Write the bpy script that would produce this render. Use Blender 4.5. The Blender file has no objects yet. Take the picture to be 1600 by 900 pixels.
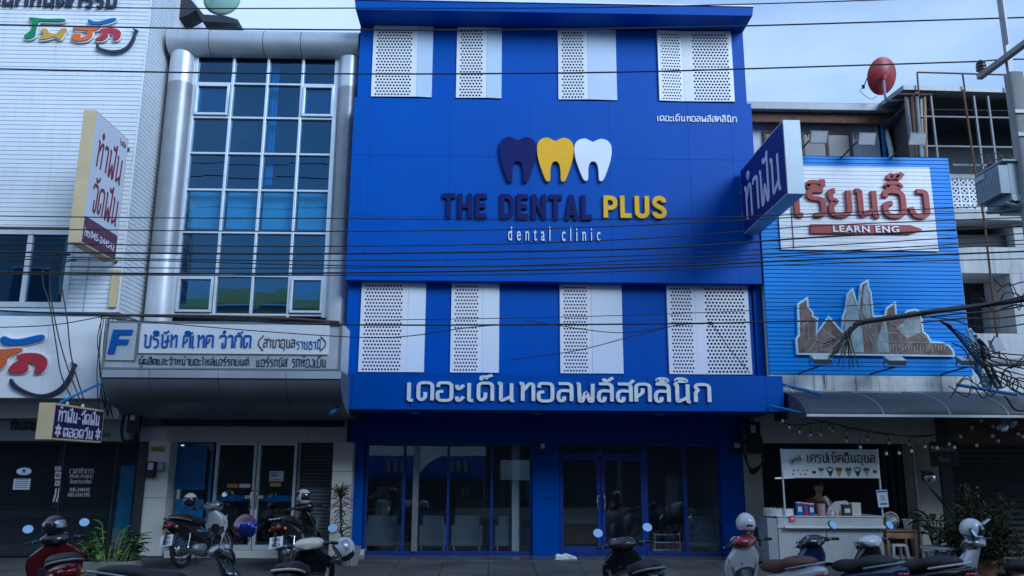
import bpy, bmesh, math, random
from mathutils import Vector, Matrix, Euler
rnd = random.Random(7)
SC = bpy.context.scene
COL = SC.collection
rad = math.radians

# ------------------------------------------------------------------ camera
CAM_Y, CAM_Z = -16.5, 1.6
F_PX = 1290.0
PITCH, ROLL, YAW = rad(12.4), rad(0.24), rad(1.5)
fw = Vector((math.sin(YAW) * math.cos(PITCH), math.cos(YAW) * math.cos(PITCH), math.sin(PITCH)))
rt0 = Vector((math.cos(YAW), -math.sin(YAW), 0))
up0 = rt0.cross(fw)
RT = rt0 * math.cos(ROLL) + up0 * math.sin(ROLL)
UP = -rt0 * math.sin(ROLL) + up0 * math.cos(ROLL)
FW = fw
camd = bpy.data.cameras.new("camera")
cam = bpy.data.objects.new("camera", camd)
COL.objects.link(cam)
m3 = Matrix((RT, UP, -FW)).transposed()
cam.matrix_world = Matrix.Translation((0, CAM_Y, CAM_Z)) @ m3.to_4x4()
camd.sensor_width = 36.0
camd.lens = 36.0 * F_PX / 1600.0
camd.clip_end = 3000
SC.camera = cam

# ------------------------------------------------------------------ world, sun, exposure
SUN_EL, SUN_ROT = rad(27), rad(143)
w = bpy.data.worlds.new("World")
SC.world = w
w.use_nodes = True
nt = w.node_tree
bg = nt.nodes["Background"]
sky = nt.nodes.new("ShaderNodeTexSky")
sky.sky_type = 'NISHITA'
sky.sun_disc = False
sky.sun_elevation = SUN_EL
sky.sun_rotation = SUN_ROT
sky.air_density = 1.3
sky.dust_density = .6
sky.ozone_density = 5.0
geo = nt.nodes.new("ShaderNodeTexCoord")
mp = nt.nodes.new("ShaderNodeMapping")
mp.inputs['Scale'].default_value = (1.0, 1.0, 2.2)
nt.links.new(geo.outputs['Generated'], mp.inputs['Vector'])
nz = nt.nodes.new("ShaderNodeTexNoise")
nz.inputs['Scale'].default_value = 1.7
nz.inputs['Detail'].default_value = 7
nz.inputs['Roughness'].default_value = .52
nt.links.new(mp.outputs[0], nz.inputs['Vector'])
sep = nt.nodes.new("ShaderNodeSeparateXYZ")
nt.links.new(geo.outputs['Generated'], sep.inputs[0])
# more cloud to the west (-X), thin veil elsewhere
ma = nt.nodes.new("ShaderNodeMath"); ma.operation = 'MULTIPLY_ADD'
ma.inputs[1].default_value = -0.45; ma.inputs[2].default_value = -0.02
nt.links.new(sep.outputs['X'], ma.inputs[0])
mb_ = nt.nodes.new("ShaderNodeMath"); mb_.operation = 'ADD'
my_ = nt.nodes.new("ShaderNodeMath"); my_.operation = 'MULTIPLY_ADD'; my_.inputs[1].default_value = .20
nt.links.new(sep.outputs['Y'], my_.inputs[0]); nt.links.new(ma.outputs[0], my_.inputs[2])
nt.links.new(my_.outputs[0], mb_.inputs[0]); nt.links.new(nz.outputs['Fac'], mb_.inputs[1])
mr = nt.nodes.new("ShaderNodeMapRange"); mr.interpolation_type = 'SMOOTHSTEP'
mr.inputs['From Min'].default_value = .32; mr.inputs['From Max'].default_value = .78
mr.inputs['To Min'].default_value = .15; mr.inputs['To Max'].default_value = .95
nt.links.new(mb_.outputs[0], mr.inputs['Value'])
mix = nt.nodes.new("ShaderNodeMix"); mix.data_type = 'RGBA'
nt.links.new(mr.outputs[0], mix.inputs['Factor'])
nt.links.new(sky.outputs[0], mix.inputs[6])
mix.inputs[7].default_value = (5.2, 5.7, 6.4, 1)
nt.links.new(mix.outputs[2], bg.inputs[0])
bg.inputs[1].default_value = 0.115
sund = bpy.data.lights.new("sun", 'SUN')
sund.energy = 1.9
sund.angle = rad(32)
sund.color = (1.0, .97, .92)
sun = bpy.data.objects.new("sun", sund)
COL.objects.link(sun)
sdir = Vector((math.sin(SUN_ROT) * math.cos(SUN_EL), math.cos(SUN_ROT) * math.cos(SUN_EL), math.sin(SUN_EL)))
sun.rotation_euler = sdir.to_track_quat('Z', 'Y').to_euler()
sun.location = (0, 0, 60)
vs = SC.view_settings
vs.view_transform = 'Standard'
vs.look = 'None'
vs.exposure = 0.42
vs.gamma = 1.0
vs.use_white_balance = True
vs.white_balance_temperature = 5050
vs.white_balance_tint = 6
vs.use_curve_mapping = False
SC.cycles.max_bounces = 8
SC.cycles.transparent_max_bounces = 16
SC.cycles.use_denoising = True
SC.cycles.caustics_reflective = False
SC.cycles.caustics_refractive = False

# ------------------------------------------------------------------ pixel helpers (1600x900 photo, plane by plane)
EYE = Vector((0, CAM_Y, CAM_Z))
def ray(px, py):
    return (FW * F_PX + RT * (px - 800) - UP * (py - 450)).normalized()
def P(px, py, Y):
    d = ray(px, py); t = (Y - CAM_Y) / d.y
    return EYE + d * t
def PXp(px, py, X):
    d = ray(px, py); t = X / d.x
    return EYE + d * t
def PZ(px, py, z):
    d = ray(px, py); t = (z - CAM_Z) / d.z
    return EYE + d * t
def X_(px, py, Y): return P(px, py, Y).x
def Z_(px, py, Y): return P(px, py, Y).z

# ------------------------------------------------------------------ materials
def lin(c):
    return tuple(((v / 255.) / 12.92 if v / 255. <= .04045 else ((v / 255. + .055) / 1.055) ** 2.4) for v in c)
def mat(name, rgb, rough=.5, metal=0., var=.12, scale=2.5, bump=0., bscale=40., streak=0., coat=0., spec=.5, emit=None, dirt=None):
    m = bpy.data.materials.new(name); m.use_nodes = True
    n = m.node_tree.nodes; L = m.node_tree.links
    b = n['Principled BSDF']
    b.inputs['Roughness'].default_value = rough
    b.inputs['Metallic'].default_value = metal
    b.inputs['Specular IOR Level'].default_value = spec
    if coat:
        b.inputs['Coat Weight'].default_value = coat; b.inputs['Coat Roughness'].default_value = .08
    tc = n.new('ShaderNodeTexCoord')
    nz = n.new('ShaderNodeTexNoise'); nz.inputs['Scale'].default_value = scale; nz.inputs['Detail'].default_value = 6; nz.inputs['Roughness'].default_value = .6
    L.new(tc.outputs['Object'], nz.inputs['Vector'])
    cr = n.new('ShaderNodeMapRange'); cr.inputs['From Min'].default_value = .3; cr.inputs['From Max'].default_value = .7
    cr.inputs['To Min'].default_value = 1 - var; cr.inputs['To Max'].default_value = 1 + var
    L.new(nz.outputs['Fac'], cr.inputs['Value'])
    mul = n.new('ShaderNodeMix'); mul.data_type = 'RGBA'; mul.blend_type = 'MULTIPLY'; mul.inputs['Factor'].default_value = 1
    mul.inputs[6].default_value = (*rgb, 1)
    L.new(cr.outputs[0], mul.inputs[7])
    out = mul.outputs[2]
    if streak:
        mp = n.new('ShaderNodeMapping'); mp.inputs['Scale'].default_value = (7, 7, .5)
        L.new(tc.outputs['Object'], mp.inputs['Vector'])
        n2 = n.new('ShaderNodeTexNoise'); n2.inputs['Scale'].default_value = 1.6; n2.inputs['Detail'].default_value = 8; n2.inputs['Roughness'].default_value = .65
        L.new(mp.outputs[0], n2.inputs['Vector'])
        c2 = n.new('ShaderNodeMapRange'); c2.interpolation_type = 'SMOOTHSTEP'
        c2.inputs['From Min'].default_value = .5; c2.inputs['From Max'].default_value = .72
        c2.inputs['To Min'].default_value = 0; c2.inputs['To Max'].default_value = streak
        L.new(n2.outputs['Fac'], c2.inputs['Value'])
        m2 = n.new('ShaderNodeMix'); m2.data_type = 'RGBA'
        L.new(c2.outputs[0], m2.inputs['Factor']); L.new(out, m2.inputs[6])
        m2.inputs[7].default_value = (*(dirt or (.05, .05, .045)), 1)
        out = m2.outputs[2]
    L.new(out, b.inputs['Base Color'])
    rr = n.new('ShaderNodeMapRange'); rr.inputs['To Min'].default_value = max(.02, rough - .06); rr.inputs['To Max'].default_value = min(1, rough + .08)
    L.new(nz.outputs['Fac'], rr.inputs['Value']); L.new(rr.outputs[0], b.inputs['Roughness'])
    if bump:
        n3 = n.new('ShaderNodeTexNoise'); n3.inputs['Scale'].default_value = bscale; n3.inputs['Detail'].default_value = 4
        L.new(tc.outputs['Object'], n3.inputs['Vector'])
        bp = n.new('ShaderNodeBump'); bp.inputs['Strength'].default_value = bump; bp.inputs['Distance'].default_value = .02
        L.new(n3.outputs['Fac'], bp.inputs['Height']); L.new(bp.outputs[0], b.inputs['Normal'])
    if emit:
        b.inputs['Emission Color'].default_value = (*emit[0], 1); b.inputs['Emission Strength'].default_value = emit[1]
    return m
def glass_mat(name, tint, ior=1.6, rough=.0, wav=.0, refl=(.9, .95, 1)):
    m = bpy.data.materials.new(name); m.use_nodes = True
    n = m.node_tree.nodes; L = m.node_tree.links
    n.remove(n['Principled BSDF'])
    tr = n.new('ShaderNodeBsdfTransparent'); tr.inputs[0].default_value = (*tint, 1)
    gl = n.new('ShaderNodeBsdfGlossy'); gl.inputs['Roughness'].default_value = rough; gl.inputs[0].default_value = (*refl, 1)
    lw = n.new('ShaderNodeLayerWeight'); lw.inputs['Blend'].default_value = .5
    pw = n.new('ShaderNodeMath'); pw.operation = 'POWER'; pw.inputs[1].default_value = 5; L.new(lw.outputs['Facing'], pw.inputs[0])
    f0 = ((ior - 1) / (ior + 1)) ** 2
    fr = n.new('ShaderNodeMath'); fr.operation = 'MULTIPLY_ADD'; fr.inputs[1].default_value = 1 - f0; fr.inputs[2].default_value = f0; L.new(pw.outputs[0], fr.inputs[0])
    mx = n.new('ShaderNodeMixShader')
    if wav:
        tc = n.new('ShaderNodeTexCoord'); nz = n.new('ShaderNodeTexNoise'); nz.inputs['Scale'].default_value = .9; nz.inputs['Detail'].default_value = 1
        L.new(tc.outputs['Object'], nz.inputs['Vector'])
        bp = n.new('ShaderNodeBump'); bp.inputs['Strength'].default_value = wav; bp.inputs['Distance'].default_value = .05
        L.new(nz.outputs['Fac'], bp.inputs['Height']); L.new(bp.outputs[0], gl.inputs['Normal'])
    L.new(fr.outputs[0], mx.inputs[0]); L.new(tr.outputs[0], mx.inputs[1]); L.new(gl.outputs[0], mx.inputs[2])
    L.new(mx.outputs[0], n['Material Output'].inputs[0])
    return m
M = {}
def D(name, *a, **k): M[name] = mat(name, *a, **k)
D('blue', (.009, .076, .40), .5, var=.09, scale=.5, spec=.2, streak=.16, dirt=(.03, .10, .37))
D('blue_side', (.005, .066, .37), .5, var=.06, scale=.7, spec=.2)
D('blue_frame', (.012, .04, .26), .4, var=.08)
D('navy', (.007, .011, .105), .5, var=.06, spec=.15)
D('yellow', (.80, .46, .012), .5, var=.05, spec=.2)
D('white_letter', (.78, .80, .82), .35, var=.04)
D('silver_letter', (.80, .82, .84), .36, metal=.05, var=.12, scale=9)
D('white_panel', (.78, .79, .82), .36, var=.035, scale=.9, streak=.05, dirt=(.5, .52, .55))
D('plain_panel_sky_tint', (.50, .60, .74), .28, var=.03, scale=.6)  # plain panel with the top row's blue sky reflection painted in
D('plain_panel', (.72, .77, .82), .28, var=.03, scale=.6)
D('cavity_shade', (.006, .008, .014), .9, spec=.1)
D('seam', (.01, .02, .07), .7)
D('silver_panel', (.56, .59, .63), .34, metal=.3, var=.16, scale=1.1, streak=.3, dirt=(.24, .26, .29))
D('alu', (.66, .70, .74), .32, metal=.35, var=.08)
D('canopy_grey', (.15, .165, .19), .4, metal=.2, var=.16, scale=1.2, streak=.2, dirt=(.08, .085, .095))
D('tube_panel', (.44, .47, .51), .42, metal=.3, var=.14, scale=1.0, streak=.22, dirt=(.13, .14, .16))
D('tile_white', (.62, .61, .57), .35, var=.07, scale=1.2, streak=.1, dirt=(.28, .26, .22))
D('white_clad', (.72, .76, .80), .42, var=.08, scale=.6, streak=.26, dirt=(.36, .40, .44))
D('white_acp', (.80, .82, .84), .35, var=.03, scale=.8, streak=.05, dirt=(.4, .42, .44))
D('grey_fascia', (.34, .36, .38), .45, var=.08, streak=.1)
D('black', (.012, .012, .014), .45, var=.2)
D('dark_paint', (.02, .025, .032), .5, var=.2)
D('dark_text', (.03, .032, .04), .5)
D('rubber', (.012, .012, .013), .75, var=.25, bump=.2)
D('cable', (.010, .011, .013), .55, var=.2)
D('chrome', (.62, .64, .66), .16, metal=1., var=.06)
D('steel', (.24, .26, .28), .45, metal=.35, var=.15)
D('rust', (.12, .06, .035), .8, var=.4, scale=12, bump=.3)
D('concrete', (.30, .30, .29), .85, var=.16, scale=3, bump=.25, streak=.35, dirt=(.08, .08, .075))
D('old_white', (.55, .56, .56), .75, var=.14, scale=2.2, bump=.15, streak=.45, dirt=(.14, .14, .14))
D('asphalt', (.045, .046, .05), .9, var=.25, scale=3, bump=.4, bscale=90)
D('pavement', (.085, .083, .08), .75, var=.45, scale=1.1, bump=.25, bscale=60)
D('floor_tile', (.11, .11, .11), .25, var=.3, scale=1.6)
D('kerb', (.14, .14, .135), .85, var=.2, bump=.3)
D('sky_blue', (.012, .24, .74), .5, var=.08, scale=.7, streak=.12, dirt=(.02, .12, .36))
D('sign_white', (.82, .84, .86), .45, var=.05, scale=1.1, streak=.12, dirt=(.4, .42, .44))
D('maroon', (.16, .015, .035), .5, var=.08)
D('red_letter', (.30, .022, .018), .5, var=.15, scale=5)
D('beige_box', (.62, .50, .28), .5, var=.1, scale=2, streak=.14, dirt=(.3, .22, .11))
D('purple', (.035, .017, .085), .35, var=.08)
D('lilac_white', (.70, .70, .80), .4, var=.04)
D('white_face', (.66, .69, .76), .4, var=.05, streak=.06, dirt=(.4, .4, .45))
D('maroon_band', (.10, .022, .06), .4, var=.06)
D('strut_blue', (.03, .15, .38), .45, var=.15, scale=6)
D('awning', (.075, .08, .088), .4, var=.18, scale=1.3, streak=.3, dirt=(.15, .15, .15))
D('green', (.02, .22, .09), .4)
D('gold', (.55, .33, .05), .4)
D('orange', (.62, .13, .035), .4)
D('crimson', (.42, .025, .05), .4)
D('logo_blue', (.02, .13, .45), .4)
D('ink_navy', (.02, .025, .06), .4)
D('sign_blue', (.012, .10, .42), .4)
D('grey_bar', (.16, .17, .18), .35, metal=.4)
D('dark_wall', (.05, .052, .055), .8, var=.2)
D('shutter', (.19, .205, .22), .45, metal=.3, var=.12, streak=.2)
D('shutter_dark', (.055, .058, .065), .5, metal=.2, var=.2, streak=.2)
D('brown', (.14, .075, .05), .7, var=.2)
D('roof_metal', (.28, .30, .31), .5, metal=.3, var=.15, streak=.2)
D('dish_red', (.30, .035, .035), .42, var=.12, scale=5)
D('mesh_green', (.22, .36, .31), .6)
D('transformer', (.30, .36, .42), .42, var=.1, streak=.18)
D('pole_concrete', (.26, .26, .25), .85, var=.14, bump=.2, streak=.2)
D('porcelain', (.10, .06, .05), .25)
D('wood', (.36, .21, .11), .55, var=.22, scale=7)
D('light_wood', (.33, .24, .16), .5, var=.18, scale=5)
D('plastic_white', (.72, .72, .70), .4, var=.06)
D('cream', (.66, .60, .47), .35, var=.05)
D('counter_white', (.52, .53, .52), .45, var=.08, scale=2, streak=.1, dirt=(.3, .28, .25))
D('sofa', (.15, .17, .20), .85, var=.12, scale=20, bump=.2)
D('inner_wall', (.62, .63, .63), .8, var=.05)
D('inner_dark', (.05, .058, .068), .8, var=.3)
D('skin', (.42, .24, .16), .5, var=.06)
D('shirt', (.18, .05, .04), .8, var=.12)
D('hair', (.012, .010, .009), .5)
D('pot', (.22, .22, .21), .8, var=.2, bump=.2)
D('terracotta', (.22, .10, .06), .8, var=.2)
D('leaf', (.05, .13, .025), .42, var=.4, scale=14)
D('leaf_light', (.20, .27, .08), .45, var=.35, scale=14)
D('leaf_dark', (.02, .055, .018), .5, var=.4, scale=10)
D('leaf_olive', (.05, .06, .022), .55, var=.45, scale=9)
D('bark', (.09, .065, .045), .9, var=.3, bump=.4)
D('soil', (.05, .035, .025), .95)
D('paint_black', (.010, .010, .013), .22, coat=.6, var=.1)
D('paint_red', (.10, .006, .010), .22, coat=.7, var=.1)
D('paint_bright_red', (.20, .010, .012), .25, coat=.6, var=.08)
D('paint_white', (.52, .53, .55), .25, coat=.6, var=.05)
D('paint_cream', (.60, .56, .44), .25, coat=.6, var=.05)
D('paint_blue', (.018, .03, .11), .22, coat=.7, var=.1)
D('paint_silver', (.30, .30, .31), .28, metal=.5, coat=.5, var=.06)
D('seat_black', (.016, .016, .017), .6, var=.15, bump=.1)
D('seat_brown', (.10, .04, .03), .55, var=.15)
D('lamp_red', (.30, .008, .012), .18, coat=.5)
D('lamp_orange', (.55, .17, .02), .2, coat=.5)
D('lamp_clear', (.6, .62, .64), .08, coat=.8)
D('plate', (.72, .73, .74), .4, var=.05)
D('visor', (.01, .012, .02), .06, coat=1.)
D('visor_rainbow', (.03, .05, .35), .08, metal=.6, coat=1.)
D('bulb', (.75, .74, .70), .2, coat=.5)
D('blue_poster', (.03, .16, .36), .4, var=.2, scale=6)
D('teal_banner', (.02, .22, .40), .45, var=.25, scale=4)
D('paper', (.66, .68, .70), .6, var=.04)
D('pink', (.60, .10, .16), .45)
D('yellow_tape', (.55, .45, .03), .5)
D('opp_wall', (.36, .36, .34), .8, var=.12, streak=.3)
D('opp_green', (.72, .74, .10), .5, var=.1)
D('opp_dark', (.045, .05, .055), .6, var=.2)
D('tarp_blue', (.02, .06, .42), .5, var=.08)
D('tarp_white', (.85, .85, .85), .6, var=.05)
D('mirror', (.50, .60, .64), .03, metal=1., var=.01)
D('photo_print', (.25, .26, .30), .5, var=.7, scale=9)
D('rusty_map', (.19, .125, .10), .7, var=.6, scale=5, streak=.9, dirt=(.30, .36, .38))
D('pale_map', (.34, .42, .45), .6, var=.35, scale=4, streak=.8, dirt=(.16, .11, .09))
D('stained', (.66, .67, .66), .8, var=.2, scale=2.5, bump=.2, streak=1.0, dirt=(.05, .05, .045))
D('decal', (.55, .58, .62), .3, coat=.5, var=.6, scale=16)
D('cyan_trim', (.58, .80, .86), .4)
D('window_dark', (.02, .028, .04), .3, var=.3)
D('curtain', (.40, .56, .64), .6, var=.1)
D('navy_sign', (.010, .012, .16), .5, var=.06)
D('pale_edge', (.40, .47, .52), .4, metal=.2, var=.08, streak=.08)
D('cream_wall', (.42, .40, .34), .7, var=.12, scale=2, bump=.1, streak=.3, dirt=(.16, .14, .11))
D('lamp_tube', (.8, .8, .8), .3, emit=((.85, .92, 1.0), .35))
D('skin_tub', (.5, .3, .28), .4)
D('pipe_pale', (.22, .36, .46), .5, var=.2)
D('shed_steel', (.16, .18, .20), .5, var=.2)
D('map_line', (.42, .40, .36), .6, var=.3)
M['glass_shop'] = glass_mat('glass_shop', (.88, .92, .94), 1.7, 0, .02)
M['glass_tint'] = glass_mat('glass_tint', (.34, .60, .80), 2.2, .0, .04, (.42, .70, 1.0))
M['glass_clear'] = glass_mat('glass_clear', (.8, .85, .87), 1.5)

# ------------------------------------------------------------------ mesh builder
def rootloc(o):
    v = Vector((0, 0, 0))
    while o is not None:
        v += o.location; o = o.parent
    return v
class MB:
    def __init__(s): s.v = []; s.f = []; s.mi = []; s.cur = 0
    def add(s, vs, fs):
        b = len(s.v); s.v += [tuple(p) for p in vs]
        for f in fs: s.f.append(tuple(i + b for i in f)); s.mi.append(s.cur)
        return s
    def box(s, x0, x1, y0, y1, z0, z1):
        if x0 > x1: x0, x1 = x1, x0
        if y0 > y1: y0, y1 = y1, y0
        if z0 > z1: z0, z1 = z1, z0
        return s.add([(x0,y0,z0),(x1,y0,z0),(x1,y1,z0),(x0,y1,z0),(x0,y0,z1),(x1,y0,z1),(x1,y1,z1),(x0,y1,z1)],
                     [(3,2,1,0),(4,5,6,7),(0,1,5,4),(1,2,6,5),(2,3,7,6),(3,0,4,7)])
    def hexa(s, p):  # 8 corners: bottom 4 ccw, top 4 ccw
        return s.add(p, [(3,2,1,0),(4,5,6,7),(0,1,5,4),(1,2,6,5),(2,3,7,6),(3,0,4,7)])
    def quad(s, a, b, c, d): return s.add([a, b, c, d], [(0,1,2,3)])
    def rings(s, R, caps=True, closed=True, loop=False):
        n = len(R[0]); vs = [p for r in R for p in r]; fs = []
        m = len(R)
        for i in range(m if loop else m - 1):
            a = i * n; b = ((i + 1) % m) * n
            for j in range(n if closed else n - 1):
                k = (j + 1) % n
                fs.append((a + j, a + k, b + k, b + j))
        if caps and not loop:
            fs.append(tuple(reversed(range(n)))); fs.append(tuple((m - 1) * n + j for j in range(n)))
        return s.add(vs, fs)
    def tube(s, pts, r, n=6, caps=True, close=False):
        pts = [Vector(p) for p in pts]; R = []; prev = None
        m = len(pts)
        for i, p in enumerate(pts):
            if close: t = (pts[(i + 1) % m] - pts[i - 1])
            else: t = (pts[min(i + 1, m - 1)] - pts[max(i - 1, 0)])
            if t.length < 1e-9: t = Vector((0, 0, 1))
            t.normalize()
            if prev is None:
                a = Vector((0, 0, 1)) if abs(t.z) < .9 else Vector((1, 0, 0))
                u = t.cross(a).normalized()
            else:
                u = (prev - t * prev.dot(t)).normalized()
            prev = u; q = t.cross(u)
            rr = r[i] if isinstance(r, (list, tuple)) else r
            R.append([p + (u * math.cos(2 * math.pi * k / n) + q * math.sin(2 * math.pi * k / n)) * rr for k in range(n)])
        return s.rings(R, caps=caps, loop=close)
    def bar(s, a, b, wd, ht, up=(0, 0, 1)):
        a = Vector(a); b = Vector(b); t = (b - a).normalized(); u = Vector(up)
        if abs(t.dot(u)) > .95: u = Vector((0, 1, 0))
        sd = t.cross(u).normalized(); u = sd.cross(t)
        o = [(-sd * wd - u * ht) * .5, (sd * wd - u * ht) * .5, (sd * wd + u * ht) * .5, (-sd * wd + u * ht) * .5]
        return s.rings([[a + k for k in o], [b + k for k in o]])
    def prism(s, poly, y0, y1, mp=None):
        """poly: list of (u,v) ccw; front at y0. mp(u,v,w)->xyz"""
        mp = mp or (lambda u, v, w_: (u, w_, v))
        n = len(poly)
        vs = [mp(u, v, y0) for u, v in poly] + [mp(u, v, y1) for u, v in poly]
        b = len(s.v); s.v += [tuple(p) for p in vs]
        for i in range(n):
            j = (i + 1) % n
            s.f.append((b + i, b + j, b + n + j, b + n + i)); s.mi.append(s.cur)
        from mathutils.geometry import tessellate_polygon
        for t in tessellate_polygon([[Vector((u, v, 0)) for u, v in poly]]):
            s.f.append((b + t[0], b + t[1], b + t[2])); s.mi.append(s.cur)
            s.f.append((b + n + t[2], b + n + t[1], b + n + t[0])); s.mi.append(s.cur)
        return s
    def ell(s, c, r, nu=14, nv=9, z0=-1., z1=1., rot=None):
        R = []
        a0 = math.asin(max(-1, min(1, z0))); a1 = math.asin(max(-1, min(1, z1)))
        for i in range(nv + 1):
            a = a0 + (a1 - a0) * i / nv
            cc = max(math.cos(a), 1e-3); zz = math.sin(a)
            ring = []
            for k in range(nu):
                p = Vector((r[0] * cc * math.cos(2 * math.pi * k / nu), r[1] * cc * math.sin(2 * math.pi * k / nu), r[2] * zz))
                if rot: p = rot @ p
                ring.append(Vector(c) + p)
            R.append(ring)
        return s.rings(R)
    def lathe(s, prof, c=(0, 0, 0), n=20, axis='Z'):
        R = []
        for r, h in prof:
            ring = []
            for k in range(n):
                a = 2 * math.pi * k / n; x, y = max(r, 1e-4) * math.cos(a), max(r, 1e-4) * math.sin(a)
                p = (x, y, h) if axis == 'Z' else ((h, x, y) if axis == 'X' else (y, h, x))
                ring.append(Vector(c) + Vector(p))
            R.append(ring)
        return s.rings(R)
    def torus(s, c, Rr, r, axis='Y', n=28, m=8, a0=0, a1=2 * math.pi):
        pts = []; full = abs(a1 - a0 - 2 * math.pi) < 1e-6
        for k in range(n if full else n + 1):
            a = a0 + (a1 - a0) * k / n
            x, y = Rr * math.cos(a), Rr * math.sin(a)
            p = (x, 0, y) if axis == 'Y' else ((x, y, 0) if axis == 'Z' else (0, x, y))
            pts.append(Vector(c) + Vector(p))
        return s.tube(pts, r, m, close=full)
    def build(s, name, m, parent=None, smooth=False, bevel=0., loc=None, autos=None):
        me = bpy.data.meshes.new(name)
        base = rootloc(parent) if parent is not None else (Vector(loc) if loc is not None else None)
        if base is None:
            xs = [p[0] for p in s.v]; ys = [p[1] for p in s.v]; zs = [p[2] for p in s.v]
            base = Vector(((min(xs) + max(xs)) / 2, (min(ys) + max(ys)) / 2, min(zs)))
        me.from_pydata([tuple(Vector(p) - base) for p in s.v], [], s.f)
        mats = m if isinstance(m, (list, tuple)) else [m]
        for k in mats: me.materials.append(M[k] if isinstance(k, str) else k)
        if len(mats) > 1:
            for p, i in zip(me.polygons, s.mi): p.material_index = i
        bm = bmesh.new(); bm.from_mesh(me)
        bmesh.ops.remove_doubles(bm, verts=bm.verts, dist=1e-5)
        bmesh.ops.recalc_face_normals(bm, faces=bm.faces)
        bm.to_mesh(me); bm.free()
        if smooth or autos:
            for p in me.polygons: p.use_smooth = True
            try: me.set_sharp_from_angle(angle=autos or rad(40))
            except Exception: pass
        me.update()
        o = bpy.data.objects.new(name, me); COL.objects.link(o)
        if parent is not None: o.parent = parent
        else: o.location = base
        if bevel:
            bv = o.modifiers.new('bevel', 'BEVEL'); bv.width = bevel; bv.segments = 2; bv.limit_method = 'ANGLE'; bv.angle_limit = rad(40)
        return o
def tag(o, label=None, cat=None, group=None, kind=None):
    if label: o['label'] = label
    if cat: o['category'] = cat
    if group: o['group'] = group
    if kind: o['kind'] = kind
    return o
def empty(name, loc, label=None, cat=None, group=None, rz=0.):
    o = bpy.data.objects.new(name, None); COL.objects.link(o)
    o.location = loc; o.rotation_euler = (0, 0, rz); o.empty_display_size = .2
    return tag(o, label, cat, group)
def copy_tree(o, parent=None):
    c = o.copy(); COL.objects.link(c)
    if parent is not None: c.parent = parent
    for ch in list(o.children): copy_tree(ch, c)
    return c
def plane_map(O, U, V, N):
    O, U, V, N = Vector(O), Vector(U), Vector(V), Vector(N)
    return lambda u, v, w_: O + U * u + V * v + N * w_
def catmull(pts, k=6):
    pts = [Vector(p) for p in pts]; out = []
    for i in range(len(pts) - 1):
        p0 = pts[max(i - 1, 0)]; p1 = pts[i]; p2 = pts[i + 1]; p3 = pts[min(i + 2, len(pts) - 1)]
        for j in range(k):
            t = j / k
            out.append(.5 * ((2 * p1) + (p2 - p0) * t + (2 * p0 - 5 * p1 + 4 * p2 - p3) * t * t + (3 * p1 - p0 - 3 * p2 + p3) * t ** 3))
    out.append(pts[-1]); return out

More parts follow.
